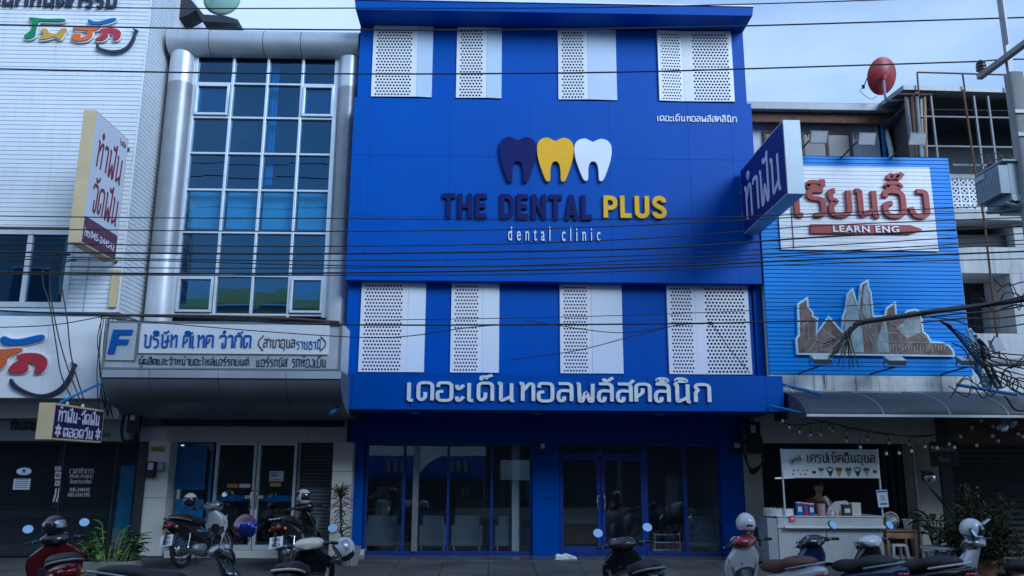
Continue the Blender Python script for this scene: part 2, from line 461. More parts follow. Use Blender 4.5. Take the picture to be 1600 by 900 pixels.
# ------------------------------------------------------------------ lettering
THAI = {
 'ก': "0,0 0,5.5 1.3,6.8 0,8 .4,10 6,10 6,0", 'ข': "0,8.4 .8,10 2,9 1.4,6.5 1.4,0 6,0 6,10", 'ค': "0,0 0,10 6,10 6,0;0,2.6 2.9,5 2.9,7.6",
 'ง': "2.4,10 5.4,10 5.4,0 1,0 0,3.6", 'จ': "0,8 .4,10 5.4,10 5.4,0 2.6,0 2.6,4.2", 'ช': "0,8.4 .8,10 2,9 1.4,6.5 1.4,0 6,0 6,6.4 4.6,7.6 6.6,10.4",
 'ด': "3,4.6 3,1.6 1.4,0 0,1.4 0,10 6,10 6,0", 'ต': "3,5.2 3,2.6 1,0 0,1.6 0,10 2,10 3,8.2 4,10 6,10 6,0", 'ถ': "0,1.2 .6,0 1.6,.6 1.6,5 .8,6.5 0,8 .4,10 6,10 6,0",
 'ท': "0,10 1.4,10 1.4,0;1.4,5.6 4.4,10 6,9.4 6,0", 'ธ': "6,9.4 4,10 .4,10 .4,7.4 5.8,6.6 6,4 6,0 .2,0 .2,4.8", 'น': "0,10 1.4,10 1.4,0 3.4,1 6,2.6;6,10 6,0 7.2,0",
 'บ': "0,10 1.4,10 1.4,0 6,0 6,10", 'ป': "0,10 1.4,10 1.4,0 6,0 6,13.8", 'ผ': "2,7.6 2,10 0,10 0,0 3,4 6,0 6,10", 'พ': "0,10 1,10 1.2,0 2.4,0 4,6 5.6,0 6.8,0 7,10",
 'ฟ': "0,10 1,10 1.2,0 2.4,0 4,6 5.6,0 6.8,0 7,14", 'ม': "0,10 1.4,10 1.4,0 -.2,0;1.4,1.2 6,.2 6,10", 'ย': "1.6,10 0,9.8 0,6.4 2.2,5.6 0,4.4 0,0 6,0 6,10",
 'ร': "4.8,10 .2,10 0,7 4.4,6.4 4.6,4 4.6,0 1.4,0", 'ล': ".4,10 6,10 6,0;6,5.8 1,6.2 0,3 .8,0 2.8,.4 2.8,2.6", 'ว': ".2,8.6 .4,10 5,10 5,0 2.8,0",
 'ศ': "0,0 0,10 6,10 6,0;0,2.6 2.9,5 2.9,7.6;5,9.4 7.8,12.6", 'ษ': "0,10 1.4,10 1.4,0 6,0 6,10;3.4,4.2 4.8,5.4 7.8,5.4",
 'ส': ".4,10 6,10 6,0;6,5.8 1,6.2 0,3 .8,0 2.8,.4 2.8,2.6;5,9.6 7.4,12.2", 'ห': "0,10 1.4,10 1.4,0;1.4,5 4.4,7.4 5.2,10 6.8,9 5.8,6.4 5.8,0",
 'อ': "2.4,5.2 0,5 0,0 6,0 6,10 .4,10 .2,7.6", 'ฮ': "2.4,5.2 0,5 0,0 6,0 6,10 .4,10 .2,7.6;4.6,10 7.4,12.4",
 'ะ': "0,8.8 .3,6.6 1.4,6.8 3,8.8;0,2.2 .3,0 1.4,.2 3,2.2", 'า': "0,8.6 .4,10 3.8,10 3.8,0", 'เ': "0,10 0,0 1.8,0", 'แ': "0,10 0,0 1.8,0;3.4,10 3.4,0 5.2,0",
 'โ': "-.6,14 2,14 2,0 3.8,0", 'ไ': "-.6,13.4 .6,14.6 1.6,13.6 1.6,0 3.2,0", '-': "0,5 3,5", 'ฤ': "0,0 0,10",
}
ABOVE = {'ั': "-3.6,13 -3.2,11.7 -1.6,11.7 .6,13.6", 'ิ': "-5.2,11.7 -4.4,13.2 -1.4,13.2 0,11.7 -5.2,11.7", 'ี': "-5.2,11.7 -4.4,13.2 -1.4,13.2 0,11.7 -5.2,11.7;0,11.7 0,14.4",
 '็': "-4.8,11.6 -5,13.6 -2.6,13.4 -3,12.2;-2.6,13.4 0,14.6", 'ำ': "-1.8,11.9 -2.8,13 -1.8,14.1 -.8,13 -1.8,11.9"}
TONE = {'่': "-.6,15 -.6,12.2", '้': "-2.8,14.8 -2,12.4 .2,14.8", '๊': "-4,12.2 -3.4,14.2 -2.4,12.8 -1.4,14.2 -.8,12.6 .6,14.8", '์': "-1.4,11.9 -2.4,12.8 -1.2,13.6 .2,15"}
BELOW = {'ุ': "-1,-1.6 0,-1.6 0,-4.4", 'ู': "-2.6,-1.6 -2.6,-3.8 0,-3.8 0,-1.6"}
def strokes(spec, ox, oy):
    out = []
    for st in spec.split(';'):
        out.append([(float(a.split(',')[0]) + ox, float(a.split(',')[1]) + oy) for a in st.split()])
    return out
def thai_strokes(s, gap=2.3):
    x = 0; out = []; right = 0; up = 0
    for ch in s:
        if ch == ' ': x += 4; continue
        if ch in ABOVE:
            out += strokes(ABOVE[ch], right, 0); up = 2.6
            if ch == 'ำ':
                out += strokes(THAI['า'], x, 0); x += 3.8 + gap; right = x - gap
            continue
        if ch in TONE: out += strokes(TONE[ch], right, up); continue
        if ch in BELOW: out += strokes(BELOW[ch], right, 0); continue
        if ch not in THAI: continue
        st = strokes(THAI[ch], x, 0); out += st; up = 0
        wd = max(p[0] for q in strokes(THAI[ch], 0, 0) for p in q)
        if ch in 'ศษสฮ': wd = 6
        right = x + wd - (1.2 if ch == 'น' else 0); x += wd + gap
    return out
def round_poly(pts, r):
    P_ = [Vector((p[0], p[1], 0)) for p in pts]; out = [P_[0]]
    for i in range(1, len(P_) - 1):
        a, b, c = P_[i - 1], P_[i], P_[i + 1]
        d1 = (a - b); d2 = (c - b); k = min(r, d1.length * .5, d2.length * .5)
        p0 = b + d1.normalized() * k; p2 = b + d2.normalized() * k
        for t in (0, .25, .5, .75, 1): out.append(p0 * (1 - t) ** 2 + b * 2 * t * (1 - t) + p2 * t * t)
    out.append(P_[-1])
    res = [out[0]]
    for p in out[1:]:
        if (p - res[-1]).length > 1e-3: res.append(p)
    return res
def ribbon(mb, pts, wd, depth, mp, off):
    n = len(pts); Lf = []; Rt = []
    for i, p in enumerate(pts):
        t = (pts[min(i + 1, n - 1)] - pts[max(i - 1, 0)]).normalized()
        nn = Vector((-t.y, t.x, 0)); k = 1.0
        if 0 < i < n - 1:
            t1 = (pts[i] - pts[i - 1]).normalized(); k = 1 / max(.6, abs(nn.dot(Vector((-t1.y, t1.x, 0)))))
        Lf.append(p + nn * wd * .5 * k); Rt.append(p - nn * wd * .5 * k)
    R = [[mp(l.x, l.y, off), mp(l.x, l.y, depth), mp(r.x, r.y, depth), mp(r.x, r.y, off)] for l, r in zip(Lf, Rt)]
    mb.rings(R)
def thai(mb, s, rect_or_h, mp, wt=1.6, depth=.03, r=2.2, fit=True, shear=0.):
    """draw s into unit box [0,W]x[0,H] given rect_or_h=(W,H) total extents (ink) along plane map mp(u,v,w)"""
    st = thai_strokes(s); xs = [p[0] for q in st for p in q]; ys = [p[1] for q in st for p in q]
    x0, x1, y0, y1 = min(xs) - wt / 2, max(xs) + wt / 2, min(ys) - wt / 2, max(ys) + wt / 2
    W, H = rect_or_h; sx = W / (x1 - x0); sy = H / (y1 - y0)
    for i, q in enumerate(st):
        pts = round_poly(q, r)
        e = (i % 5) * .0006
        ribbon(mb, pts, wt, depth + e, lambda u, v, w_: mp((u - x0 + shear * (v - y0)) * sx, (v - y0) * sy, w_), 0)
def latin(mb, s, rect, mp, depth=.02, bold=0., space=1.0):
    c = bpy.data.curves.new('lettering', 'FONT'); c.body = s; c.size = 1; c.offset = bold; c.extrude = .5; c.space_character = space; c.resolution_u = 4
    o = bpy.data.objects.new('lettering', c); COL.objects.link(o)
    dg = bpy.context.evaluated_depsgraph_get(); ev = o.evaluated_get(dg); me = ev.to_mesh()
    vs = [v.co.copy() for v in me.vertices]; fs = [tuple(p.vertices) for p in me.polygons]
    ev.to_mesh_clear(); bpy.data.objects.remove(o); bpy.data.curves.remove(c)
    if not vs: return
    x0 = min(v.x for v in vs); x1 = max(v.x for v in vs); y0 = min(v.y for v in vs); y1 = max(v.y for v in vs)
    W, H = rect
    mb.add([mp((v.x - x0) / (x1 - x0) * W, (v.y - y0) / (y1 - y0) * H, (v.z + .5) * depth) for v in vs], fs)
def wall_map(x, z, Y):  # faces the street (-Y)
    return plane_map((x, Y, z), (1, 0, 0), (0, 0, 1), (0, -1, 0))
def rect_px(px0, py0, px1, py1, Y):
    """photo rectangle (left, top, right, bottom) on plane Y -> x0,x1,z0,z1"""
    xm0 = (X_(px0, py0, Y) + X_(px0, py1, Y)) / 2; xm1 = (X_(px1, py0, Y) + X_(px1, py1, Y)) / 2
    z1 = (Z_(px0, py0, Y) + Z_(px1, py0, Y)) / 2; z0 = (Z_(px0, py1, Y) + Z_(px1, py1, Y)) / 2
    return xm0, xm1, z0, z1
# ================================================================== SETTING
g = MB(); g.quad((-400, -400, -.36), (400, -400, -.36), (400, 400, -.36), (-400, 400, -.36))
tag(g.build('ground', 'asphalt', loc=(0, 0, -.36)), kind='structure')
g = MB(); g.box(-60, 60, -15.4, -4.2, -.40, -.27)
tag(g.build('road', 'asphalt'), kind='structure')
# pavement: separate slabs with open joints, sloping gently to the kerb
g = MB()
for i in range(-30, 34):
    for j in range(4):
        x0 = i * .8; y1 = -.45 - j * .86; y0 = y1 - .86
        z1 = -.012 - j * .028; z0 = z1 - .028
        a = .006
        g.hexa([(x0 + a, y0 + a, -.34), (x0 + .8 - a, y0 + a, -.34), (x0 + .8 - a, y1 - a, -.34), (x0 + a, y1 - a, -.34),
                (x0 + a, y0 + a, z0), (x0 + .8 - a, y0 + a, z0), (x0 + .8 - a, y1 - a, z1), (x0 + a, y1 - a, z1)])
tag(g.build('pavement', 'pavement'), kind='structure')
g = MB()
for i in range(-24, 26): g.box(i * 1.0 + .005, i * 1.0 + .995, -4.2, -3.9, -.36, -.125)
tag(g.build('kerb', 'kerb', bevel=.015), kind='structure')
g = MB(); g.box(-60, 60, -21.6, -15.4, -.36, -.14)
tag(g.build('far_pavement', 'pavement'), kind='structure')
# clinic forecourt, polished tiles
g = MB()
for i in range(14):
    x0 = -2.75 + i * .574
    for (y0, y1) in ((-.45, -.02), (-.88, -.456)):
        g.box(x0 + .003, x0 + .571, y0, y1 - .004, -.1, .0 if y1 > -.1 else -.001)
tag(g.build('forecourt', 'floor_tile'), kind='structure')

# ================================================================== DENTAL CLINIC (blue)
BX0, BX1 = -2.80, 5.28
clinic = empty('clinic_building', (1.25, 0, 0), 'bright blue three storey clinic with three tooth shapes and white perforated panels', 'building')
YA, YB, YC, YF = -1.0, -.75, -.75, -1.8
# main shell behind the cladding
g = MB(); g.box(BX0 + .02, BX1 - .02, -.62, 9, 2.62, 10.70)
g.build('wall', 'blue_side', clinic)
# sign block: flat panels with hairline joints
g = MB()
xs = [BX0 + .012, BX0 + .35, BX0 + 1.95, BX0 + 3.55, BX0 + 5.15, BX0 + 6.75, BX1 - .45, BX1 - .012]
zs = [5.14, 6.42, 7.68, 8.91]
for i in range(len(xs) - 1):
    for j in range(3):
        g.box(xs[i] + .0015, xs[i + 1] - .0015, YA, YA + .06, zs[j] + .0015, zs[j + 1] - .0015)
sb = g.build('sign_block', 'blue', clinic, bevel=.002)
g = MB(); g.box(BX0 + .004, BX1 - .004, YA + .062, -.62, 5.142, 8.908)
g.build('block_core', 'blue_side', sb)
g = MB(); g.box(5.26 - .12, 5.285, -.80, -.62, 3.27, 5.13); g.build('side_fin', 'blue_side', clinic, bevel=.004)
# eave
g = MB()
g.hexa([(BX0 + .02, -1.38, 10.64), (BX1 + .0, -1.38, 10.66), (BX1, 8.9, 10.66), (BX0 + .02, 8.9, 10.64), (BX0 + .0, -1.40, 10.82), (BX1 + .02, -1.40, 10.84), (BX1 + .02, 8.9, 10.84), (BX0, 8.9, 10.82)])
g.build('eave', 'blue', clinic, bevel=.004)
g = MB(); g.box(BX0 - .01, BX1 + .03, -1.42, 8.95, 10.846, 10.872)
g.build('roof_flashing', 'white_panel', clinic)

def lerp(a, b, t): return a + (b - a) * t
def perf(mb, c00, c10, c11, c01, cols, rows, mu=(.06, .06), mv=(.02, .02), hole=.33):
    """sheet with staggered round holes; corners bl, br, tr, tl; margins in metres"""
    c00, c10, c11, c01 = map(Vector, (c00, c10, c11, c01))
    Wm = (c10 - c00).length; Hm = (c01 - c00).length
    B = lambda u, v: (c00 * (1 - u) + c10 * u) * (1 - v) + (c01 * (1 - u) + c11 * u) * v
    u0, u1 = mu[0] / Wm, 1 - mu[1] / Wm; v0, v1 = mv[0] / Hm, 1 - mv[1] / Hm
    du = (u1 - u0) / (cols + .5); dv = (v1 - v0) / rows
    q = lambda a, b, c, d: mb.quad(B(a, b), B(c, b), B(c, d), B(a, d))
    q(0, 0, 1, v0); q(0, v1, 1, 1); q(0, v0, u0, v1); q(u1, v0, 1, v1)
    rr = hole * min(du * Wm, dv * Hm); ru, rv = rr / Wm, rr / Hm
    for j in range(rows):
        vb = v0 + j * dv; off = .5 * du if j % 2 else 0
        if off: q(u0, vb, u0 + off, vb + dv)
        else: q(u1 - .5 * du, vb, u1, vb + dv)
        for i in range(cols):
            ub = u0 + off + i * du
            sq = [(0, .5), (0, 0), (.5, 0), (1, 0), (1, .5), (1, 1), (.5, 1), (0, 1)]
            outer = [B(ub + a * du, vb + b * dv) for a, b in sq]
            inner = []
            for k in range(8):
                a = math.pi + k * math.pi / 4
                inner.append(B(ub + .5 * du + ru * math.cos(a), vb + .5 * dv + rv * math.sin(a)))
            mb.add(outer + inner, [(k, (k + 1) % 8, 8 + (k + 1) % 8, 8 + k) for k in range(8)])
def sheet(o, t=.004):
    s = o.modifiers.new('thickness', 'SOLIDIFY'); s.thickness = t; s.offset = 0
    return o
# rows of panels: (left, fold, right, perforated columns); bottom row then top row
low = [((566.7, 560), (641, 633), (666, 661.7), 12, 'p'), ((707, 703), (755.5, 752), (780, 779), 8, 'p'), ((874, 876.3), (922.7, 925.5), (969.3, 974), 8, 'p'), ((1040, 1046), (1083.3, 1089.7), (1165.7, 1174), 7, 'q')]
top = [((585, 580.3), (653.5, 650.5), (676.7, 674), 11, 'p'), ((715, 712.7), (761, 760), (784, 782.7), 7, 'p'), ((872, 872.7), (917.5, 918), (961, 963), 7, 'p'), ((1026, 1030), (1065, 1069), (1139, 1147), 7, 'q')]
def panel_row(defs, yt, yb, z0, z1, Y, rows, hole, fold, plain):
    for (l, m, r_, cols, typ) in defs:
        xl = (X_(l[0], yt, Y) + X_(l[1], yb, Y)) / 2; xm = (X_(m[0], yt, Y) + X_(m[1], yb, Y)) / 2; xr = (X_(r_[0], yt, Y) + X_(r_[1], yb, Y)) / 2
        ya, yb_ = Y - .035, Y - fold
        c = MB(); c.box(xl + .01, xr - .01, Y + .004, Y + .02, z0 + .01, z1 - .01)  # near-black sheet paints in the shade of the hollow behind the holes
        c.build('recess', 'cavity_shade', clinic)
        if typ == 'p':
            g = MB(); perf(g, (xl, ya, z0), (xm, yb_, z0), (xm, yb_, z1), (xl, ya, z1), cols, rows, (.055, .075 if cols < 10 else .10), (.015, .06), hole)
            sheet(g.build('perforated_panel', 'white_panel', clinic))
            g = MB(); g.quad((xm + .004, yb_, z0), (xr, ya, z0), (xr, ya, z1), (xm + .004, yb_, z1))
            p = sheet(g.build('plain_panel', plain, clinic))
        else:
            g = MB(); perf(g, (xl, yb_, z0), (xm, ya, z0), (xm, ya, z1), (xl, yb_, z1), cols, rows, (.055, .05), (.015, .06), hole)
            sheet(g.build('perforated_panel', 'white_panel', clinic))
            g = MB(); perf(g, (xm + .004, ya, z0), (xr, yb_, z0), (xr, yb_, z1), (xm + .004, ya, z1), cols + 4, rows, (.18, .06), (.015, .06), hole)
            sheet(g.build('perforated_panel', 'white_panel', clinic))
        # thin returns closing the folded boxes at the sides and base
        g = MB()
        e = ya if typ == 'p' else yb_
        g.box(xl - .006, xl - .001, e, Y + .003, z0, z1); g.build('panel_edge', 'white_panel', clinic)
        g = MB(); g.box(xr + .001, xr + .006, e, Y + .003, z0, z1); g.build('panel_edge', 'white_panel', clinic)
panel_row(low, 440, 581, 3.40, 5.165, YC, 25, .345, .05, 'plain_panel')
panel_row(top, 40, 156, 9.04, 10.63, YB, 23, .345, .055, 'plain_panel_sky_tint')
# blue wall strips between panels
g = MB(); g.box(BX0 + .03, 5.10, YC + .021, -.63, 3.27, 5.14); g.build('lower_cladding', 'blue', clinic)
def strips(defs, yt, yb, z0, z1, Y):
    g = MB(); last = BX0 + .025
    for (l, m, r_, c, t) in defs:
        xl = (X_(l[0], yt, Y) + X_(l[1], yb, Y)) / 2; xr = (X_(r_[0], yt, Y) + X_(r_[1], yb, Y)) / 2
        g.box(last, xl - .008, Y, Y + .02, z0, z1); last = xr + .008
        g.build('wall_strip', 'blue', clinic, bevel=.003); g = MB()
    g.box(last, BX1 - (.16 if z0 < 5 else .012), Y, Y + .02, z0, z1)
    g.build('wall_strip', 'blue', clinic, bevel=.003)
strips(low, 440, 581, 3.27, 5.138, YC)
strips(top, 40, 156, 8.912, 10.635, YB)
# canopy with seams
can = MB()
edges = [BX0 - .005] + [X_(p, 610, YF) for p in (550, 642, 734, 827, 919, 1012, 1104, 1197)] + [BX1 - .02]
for a, b in zip(edges, edges[1:]):
    can.box(a + .002, b - .002, YF, YF + .05, 2.625, 3.262)
canopy = can.build('canopy', 'blue', clinic, bevel=.003)
g = MB(); g.box(BX0, BX1 - .025, YF + .052, -.2, 2.63, 3.258); g.build('canopy_core', 'blue_side', canopy)
for x in (-1.4, .9, 3.2): g = MB(); g.lathe([(.075, 2.626), (.075, 2.615), (.05, 2.612)], (x, -.9, 0), 16); g.build('downlight', 'white_panel', canopy)
# ground floor header and columns
g = MB()
hx = [BX0 + .05] + [X_(p, 670, 0) for p in (578, 659, 738, 817, 897, 1053)] + [5.02]
for a, b in zip(hx, hx[1:]): g.box(a + .002, b - .002, 0, .1, 2.125, 2.62)
g.build('shopfront_header', 'blue_side', clinic, bevel=.002)
for (a, b) in ((547.5, 570), (832, 873.3), (1124, 1161.5)):
    x0, x1 = X_(a, 700, 0), X_(b, 700, 0)
    g = MB(); g.box(x0, x1, -.005, .3, 1.062, 2.121); g.box(x0, x1, -.005, .3, .0, 1.056)
    g.build('column', 'blue_side', clinic, bevel=.004)
g = MB(); g.box(X_(541, 830, -.02), X_(570, 830, -.02), -.03, .3, 0, .10); g.build('plinth', 'tile_white', clinic, bevel=.004)
# glazing
YG = .1
def frame_bar(g, px, w_, z0=.05, z1=2.1, y0=.07, y1=.15):
    x = X_(px, 770, YG); g.box(x - w_ / 2, x + w_ / 2, y0, y1, z0, z1)
wl0, wl1 = X_(571, 770, YG), X_(831, 770, YG)
wr0, wr1 = X_(1008.5, 770, YG), X_(1126, 770, YG)
g = MB(); g.box(wl0, wl1, .06, .16, .0, .06); g.box(wl0, wl1, .06, .16, 2.06, 2.122)
for px, w_ in ((572, .05), (631, .055), (700, .05), (768, .05), (829.5, .05)): frame_bar(g, px, w_, .06, 2.06)
wf = g.build('window', 'blue_frame', clinic, bevel=.004)
g = MB(); frame_bar(g, 649.5, .11, .06, 2.06, .03, .155); g.build('downpipe_post', 'steel', wf, bevel=.006)
g = MB(); g.box(wl0 + .01, wl1 - .01, .108, .114, .03, 2.09); g.build('pane', 'glass_shop', wf)
g = MB(); g.box(wr0, wr1, .06, .16, .0, .06); g.box(wr0, wr1, .06, .16, 2.06, 2.122)
for px, w_ in ((1009, .07), (1070, .075), (1125, .06)): frame_bar(g, px, w_, .06, 2.06)
wf = g.build('window', 'blue_frame', clinic, bevel=.004)
g = MB(); g.box(wr0 + .01, wr1 - .01, .108, .114, .03, 2.09); g.build('pane', 'glass_shop', wf)
dx0, dxm, dx1 = X_(874, 770, YG), X_(938.5, 770, YG), X_(1007, 770, YG)
g = MB(); g.box(dx0, dx1, .06, .16, 1.86, 1.93); g.box(dx0, dx1, .06, .16, 2.07, 2.122); g.box(dxm - .025, dxm + .025, .06, .16, 1.93, 2.07); g.box(dx0, dx1, .05, .2, 0, .02)
tf = g.build('transom', 'blue_frame', clinic, bevel=.004)
g = MB(); g.box(dx0 + .01, dx1 - .01, .108, .114, 1.93, 2.07); g.build('pane', 'glass_shop', tf)
for (a, b, hs) in ((dx0, dxm - .006, -1), (dxm + .006, dx1, 1)):
    g = MB(); s_ = .075
    g.box(a, a + s_, .065, .125, .025, 1.855); g.box(b - s_, b, .065, .125, .025, 1.855)
    g.box(a + s_, b - s_, .065, .125, .025, .15); g.box(a + s_, b - s_, .065, .125, 1.78, 1.855)
    d = g.build('door', 'blue_frame', clinic, bevel=.004)
    g = MB(); g.box(a + s_ - .01, b - s_ + .01, .092, .098, .14, 1.79); g.build('pane', 'glass_shop', d)
    hx_ = dxm + hs * .045
    g = MB(); g.tube(catmull([(hx_, .065, .78), (hx_ + hs * .018, .02, .84), (hx_ + hs * .03, .01, .97), (hx_ + hs * .018, .02, 1.10), (hx_, .065, 1.16)], 5), .013, 8)
    g.build('handle', 'chrome', d, smooth=True)
# interior shell
g = MB(); g.box(BX0 + .05, 5.05, .3, 6.4, -.08, -.004); g.build('interior_floor', 'floor_tile', clinic)
g = MB(); g.box(BX0 + .05, 5.05, 4.3, 4.4, 0, 2.6); g.box(BX0 + .05, BX0 + .12, .3, 4.3, 0, 2.6); g.box(4.98, 5.05, .3, 4.3, 0, 2.6)
g.build('interior_wall', 'inner_wall', clinic)
g = MB(); g.box(BX0 + .05, 5.05, .3, 4.4, 2.3, 2.36); g.build('interior_ceiling', 'inner_wall', clinic)
g = MB(); g.box(.46, .6, .32, 3.0, .0, 2.3); g.build('partition', 'inner_wall', clinic)
# ---- logo and lettering on the sign block
tooth = [(.5,.925),(.6,.965),(.72,1.0),(.87,.97),(.97,.88),(1,.76),(.985,.58),(.93,.4),(.84,.18),(.76,.03),(.69,0),(.645,.05),(.635,.26),(.61,.38),(.56,.445),(.5,.46),(.44,.445),(.39,.38),(.365,.26),(.355,.05),(.31,0),(.24,.03),(.16,.18),(.07,.4),(.015,.58),(0,.76),(.03,.88),(.13,.97),(.28,1.0),(.4,.965)]
def closed_smooth(pts, k=3):
    n = len(pts); out = []
    for i in range(n):
        p0, p1, p2, p3 = [Vector((*pts[(i + d) % n], 0)) for d in (-1, 0, 1, 2)]
        for j in range(k):
            t = j / k
            q = .5 * ((2 * p1) + (p2 - p0) * t + (2 * p0 - 5 * p1 + 4 * p2 - p3) * t * t + (3 * p1 - p0 - 3 * p2 + p3) * t ** 3)
            out.append((q.x, q.y))
    return out
for (a, t_, b, bo, mm) in ((780, 214, 838, 285, 'navy'), (839, 215.5, 896.5, 284, 'yellow'), (897.5, 217, 956, 283, 'white_letter')):
    x0, x1, z0, z1 = rect_px(a, t_, b, bo, YA - .06)
    g = MB(); g.prism([(u * (x1 - x0), v * (z1 - z0)) for u, v in closed_smooth(tooth)], .0, .07, wall_map(x0, z0, YA - .002))
    g.build('tooth_logo', mm, clinic, bevel=.006)
def word(fn, txt, px, Y, m, parent, depth, name='lettering', **k):
    x0, x1, z0, z1 = rect_px(*px, Y - depth)
    g = MB(); fn(g, txt, (x1 - x0, z1 - z0), wall_map(x0, z0, Y - .001), depth=depth, **k)
    return g.build(name, m, parent)
def block_word(g, s, rect, mp, depth=.05, wt=.3):
    """heavy condensed capitals, letters on a 10-high grid"""
    B_ = {'T': ["0,9 6,9", "3,10 3,0"], 'H': ["1,10 1,0", "5.6,10 5.6,0", "1,5.1 5.6,5.1"], 'E': ["1,10 1,0", "0,9 5.4,9", "0,5.1 4.8,5.1", "0,1 5.4,1"],
          'D': ["1,10 1,0", "0,9 4,9 5.6,7.4 5.6,2.6 4,1 0,1"], 'N': ["1,10 1,0", "5.8,10 5.8,0", "1,9.4 5.8,.6"], 'A': [".9,0 3,9.9", "3,9.9 5.4,0", "1.6,2.6 4.6,2.6"],
          'L': ["1,10 1,0", "0,1 5,1"], 'P': ["1,10 1,0", "0,9 4,9 5.4,8 5.4,5.6 4,4.5 1,4.5"], 'U': ["1,10 1,2.2 2.2,.9 4.4,.9 5.6,2.2 5.6,10"],
          'S': ["5.3,7.2 5.3,8 4.4,9.1 2.1,9.1 1,8 1,6.6 2,5.6 4.4,4.5 5.4,3.4 5.4,2 4.4,.9 2,.9 .9,2 .9,2.8"], ' ': []}
    Wd = {'T': 6, 'D': 6.4, 'H': 6.6, 'N': 6.8, 'A': 6.2, 'L': 5.2, 'E': 5.6, 'P': 6.2, 'U': 6.6, 'S': 6.3, ' ': 3.2}
    x = 0; st = []
    for ch in s:
        for k in B_[ch]: st.append(([(float(a.split(',')[0]) + x, float(a.split(',')[1])) for a in k.split()]))
        x += Wd[ch] + 1.5
    W, H = rect; sx = W / (x - 1.5); sy = H / 10
    for i, q in enumerate(st):
        ribbon(g, round_poly(q, .9), 2.0, depth + (i % 4) * .0007, lambda u, v, w_: mp(u * sx, v * sy, w_), 0)
word(block_word, 'THE DENTAL', (691, 303, 925.5, 341.5), YA, 'navy', clinic, .06)
word(block_word, 'PLUS', (943, 306, 1041, 340.5), YA, 'yellow', clinic, .06)
word(latin, 'dental clinic', (794, 354.5, 938, 376.5), YA, 'white_letter', clinic, .035, bold=.004, space=1.9)
word(thai, 'เดอะเด็นทอลพลัสคลินิก', (1027, 178, 1151, 190.5), YA, 'white_letter', clinic, .02, wt=1.5)
word(thai, 'เดอะเด็นทอลพลัสคลินิก', (636, 584.5, 1111, 629), YF, 'silver_letter', clinic, .045, wt=1.62)
# wall boxes on the clinic's columns
def wall_box(px, Y, label, m='black', parent=None):
    x0, x1, z0, z1 = rect_px(*px, Y)
    r_ = empty('meter_box', ((x0 + x1) / 2, Y, z0), label, 'meter box')
    g = MB(); g.box(x0, x1, Y - .09, Y, z0, z1); g.build('case', m, r_, bevel=.008)
    g = MB(); w_ = (x1 - x0); h = z1 - z0
    g.box(x0 + w_ * .22, x1 - w_ * .22, Y - .096, Y - .0905, z0 + h * .48, z1 - h * .08); g.build('label_plate', 'paper', r_)
    return r_
wall_box((842, 692, 853, 709), -.006, 'small black box with white label on middle blue column')
wall_box((1142, 691, 1158, 708), -.006, 'small black box on the blue column beside the cable coil')
# ================================================================== SILVER BUILDING
SX0, SX1 = -6.82, -2.81
silver = empty('silver_building', (-4.8, 0, 0), 'silver clad shophouse with a tall gridded glass wall between round metal columns', 'building')
YS = -.3
gx0, gx1 = -6.235, -3.29
gz = [Z_(300, p, YS) for p in (491.5, 431, 363.5, 297, 240, 184, 131, 78)]
colx = [gx0 + (gx1 - gx0) * t for t in (0, .262, .508, .755, 1)]
# masonry shell around the glass opening
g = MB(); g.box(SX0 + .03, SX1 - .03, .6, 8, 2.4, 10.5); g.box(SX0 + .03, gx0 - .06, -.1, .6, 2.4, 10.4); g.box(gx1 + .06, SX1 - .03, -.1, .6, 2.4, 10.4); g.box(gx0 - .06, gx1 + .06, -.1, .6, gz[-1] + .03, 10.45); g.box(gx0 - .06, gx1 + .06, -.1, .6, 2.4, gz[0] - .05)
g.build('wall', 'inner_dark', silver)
def half_col(x0, x1, z0, z1, joints, nm):
    c = (x0 + x1) / 2; r = (x1 - x0) / 2; z = [z0] + joints + [z1]; g = MB()
    for a, b in zip(z, z[1:]):
        R = []
        for zz in (a + .006, b - .006):
            R.append([(c - r * math.cos(math.pi * k / 16), YS - .02 - r * .95 * math.sin(math.pi * k / 16), zz) for k in range(17)])
        g.rings(R, caps=False, closed=False)
    o = g.build(nm, 'silver_panel', silver, smooth=True)
    g = MB(); g.lathe([(r - .012, z0), (r - .012, z1)], (c, YS, 0), 28); g.build('column_core', 'seam', o, smooth=True)
    return o
half_col(-6.80, -6.262, 4.3, 10.16, [Z_(280, 215, -.5), Z_(290, 128, -.5), Z_(250, 305, -.5), Z_(240, 396, -.5)], 'round_column')
half_col(-3.262, -2.80, 4.3, 10.10, [Z_(530, 219, -.5), Z_(540, 135, -.5), Z_(520, 305, -.5), Z_(520, 396, -.5)], 'round_column')
# curved head tube
g = MB(); hz, hr = 10.36, .29
xs = [SX0 + .02, -5.92, -4.80, -4.02, SX1]
for a, b in zip(xs, xs[1:]):
    R = [[(x, -.36 - .34 * math.sin(math.pi * (k / 16)), hz - hr * math.cos(math.pi * k / 16) * 1.0) for k in range(17)] for x in (a + .006, b - .006)]
    g.rings(R, caps=False, closed=False)
hd = g.build('round_head', 'tube_panel', silver, smooth=True)
g = MB(); g.box(SX0 + .03, SX1 - .01, -.37, 8, hz - hr + .012, hz + hr - .006); g.build('head_core', 'seam', hd)
g = MB(); g.box(SX0 + .02, SX1, -.38, 8.02, hz + hr, hz + hr + .02); g.build('coping', 'tube_panel', silver)
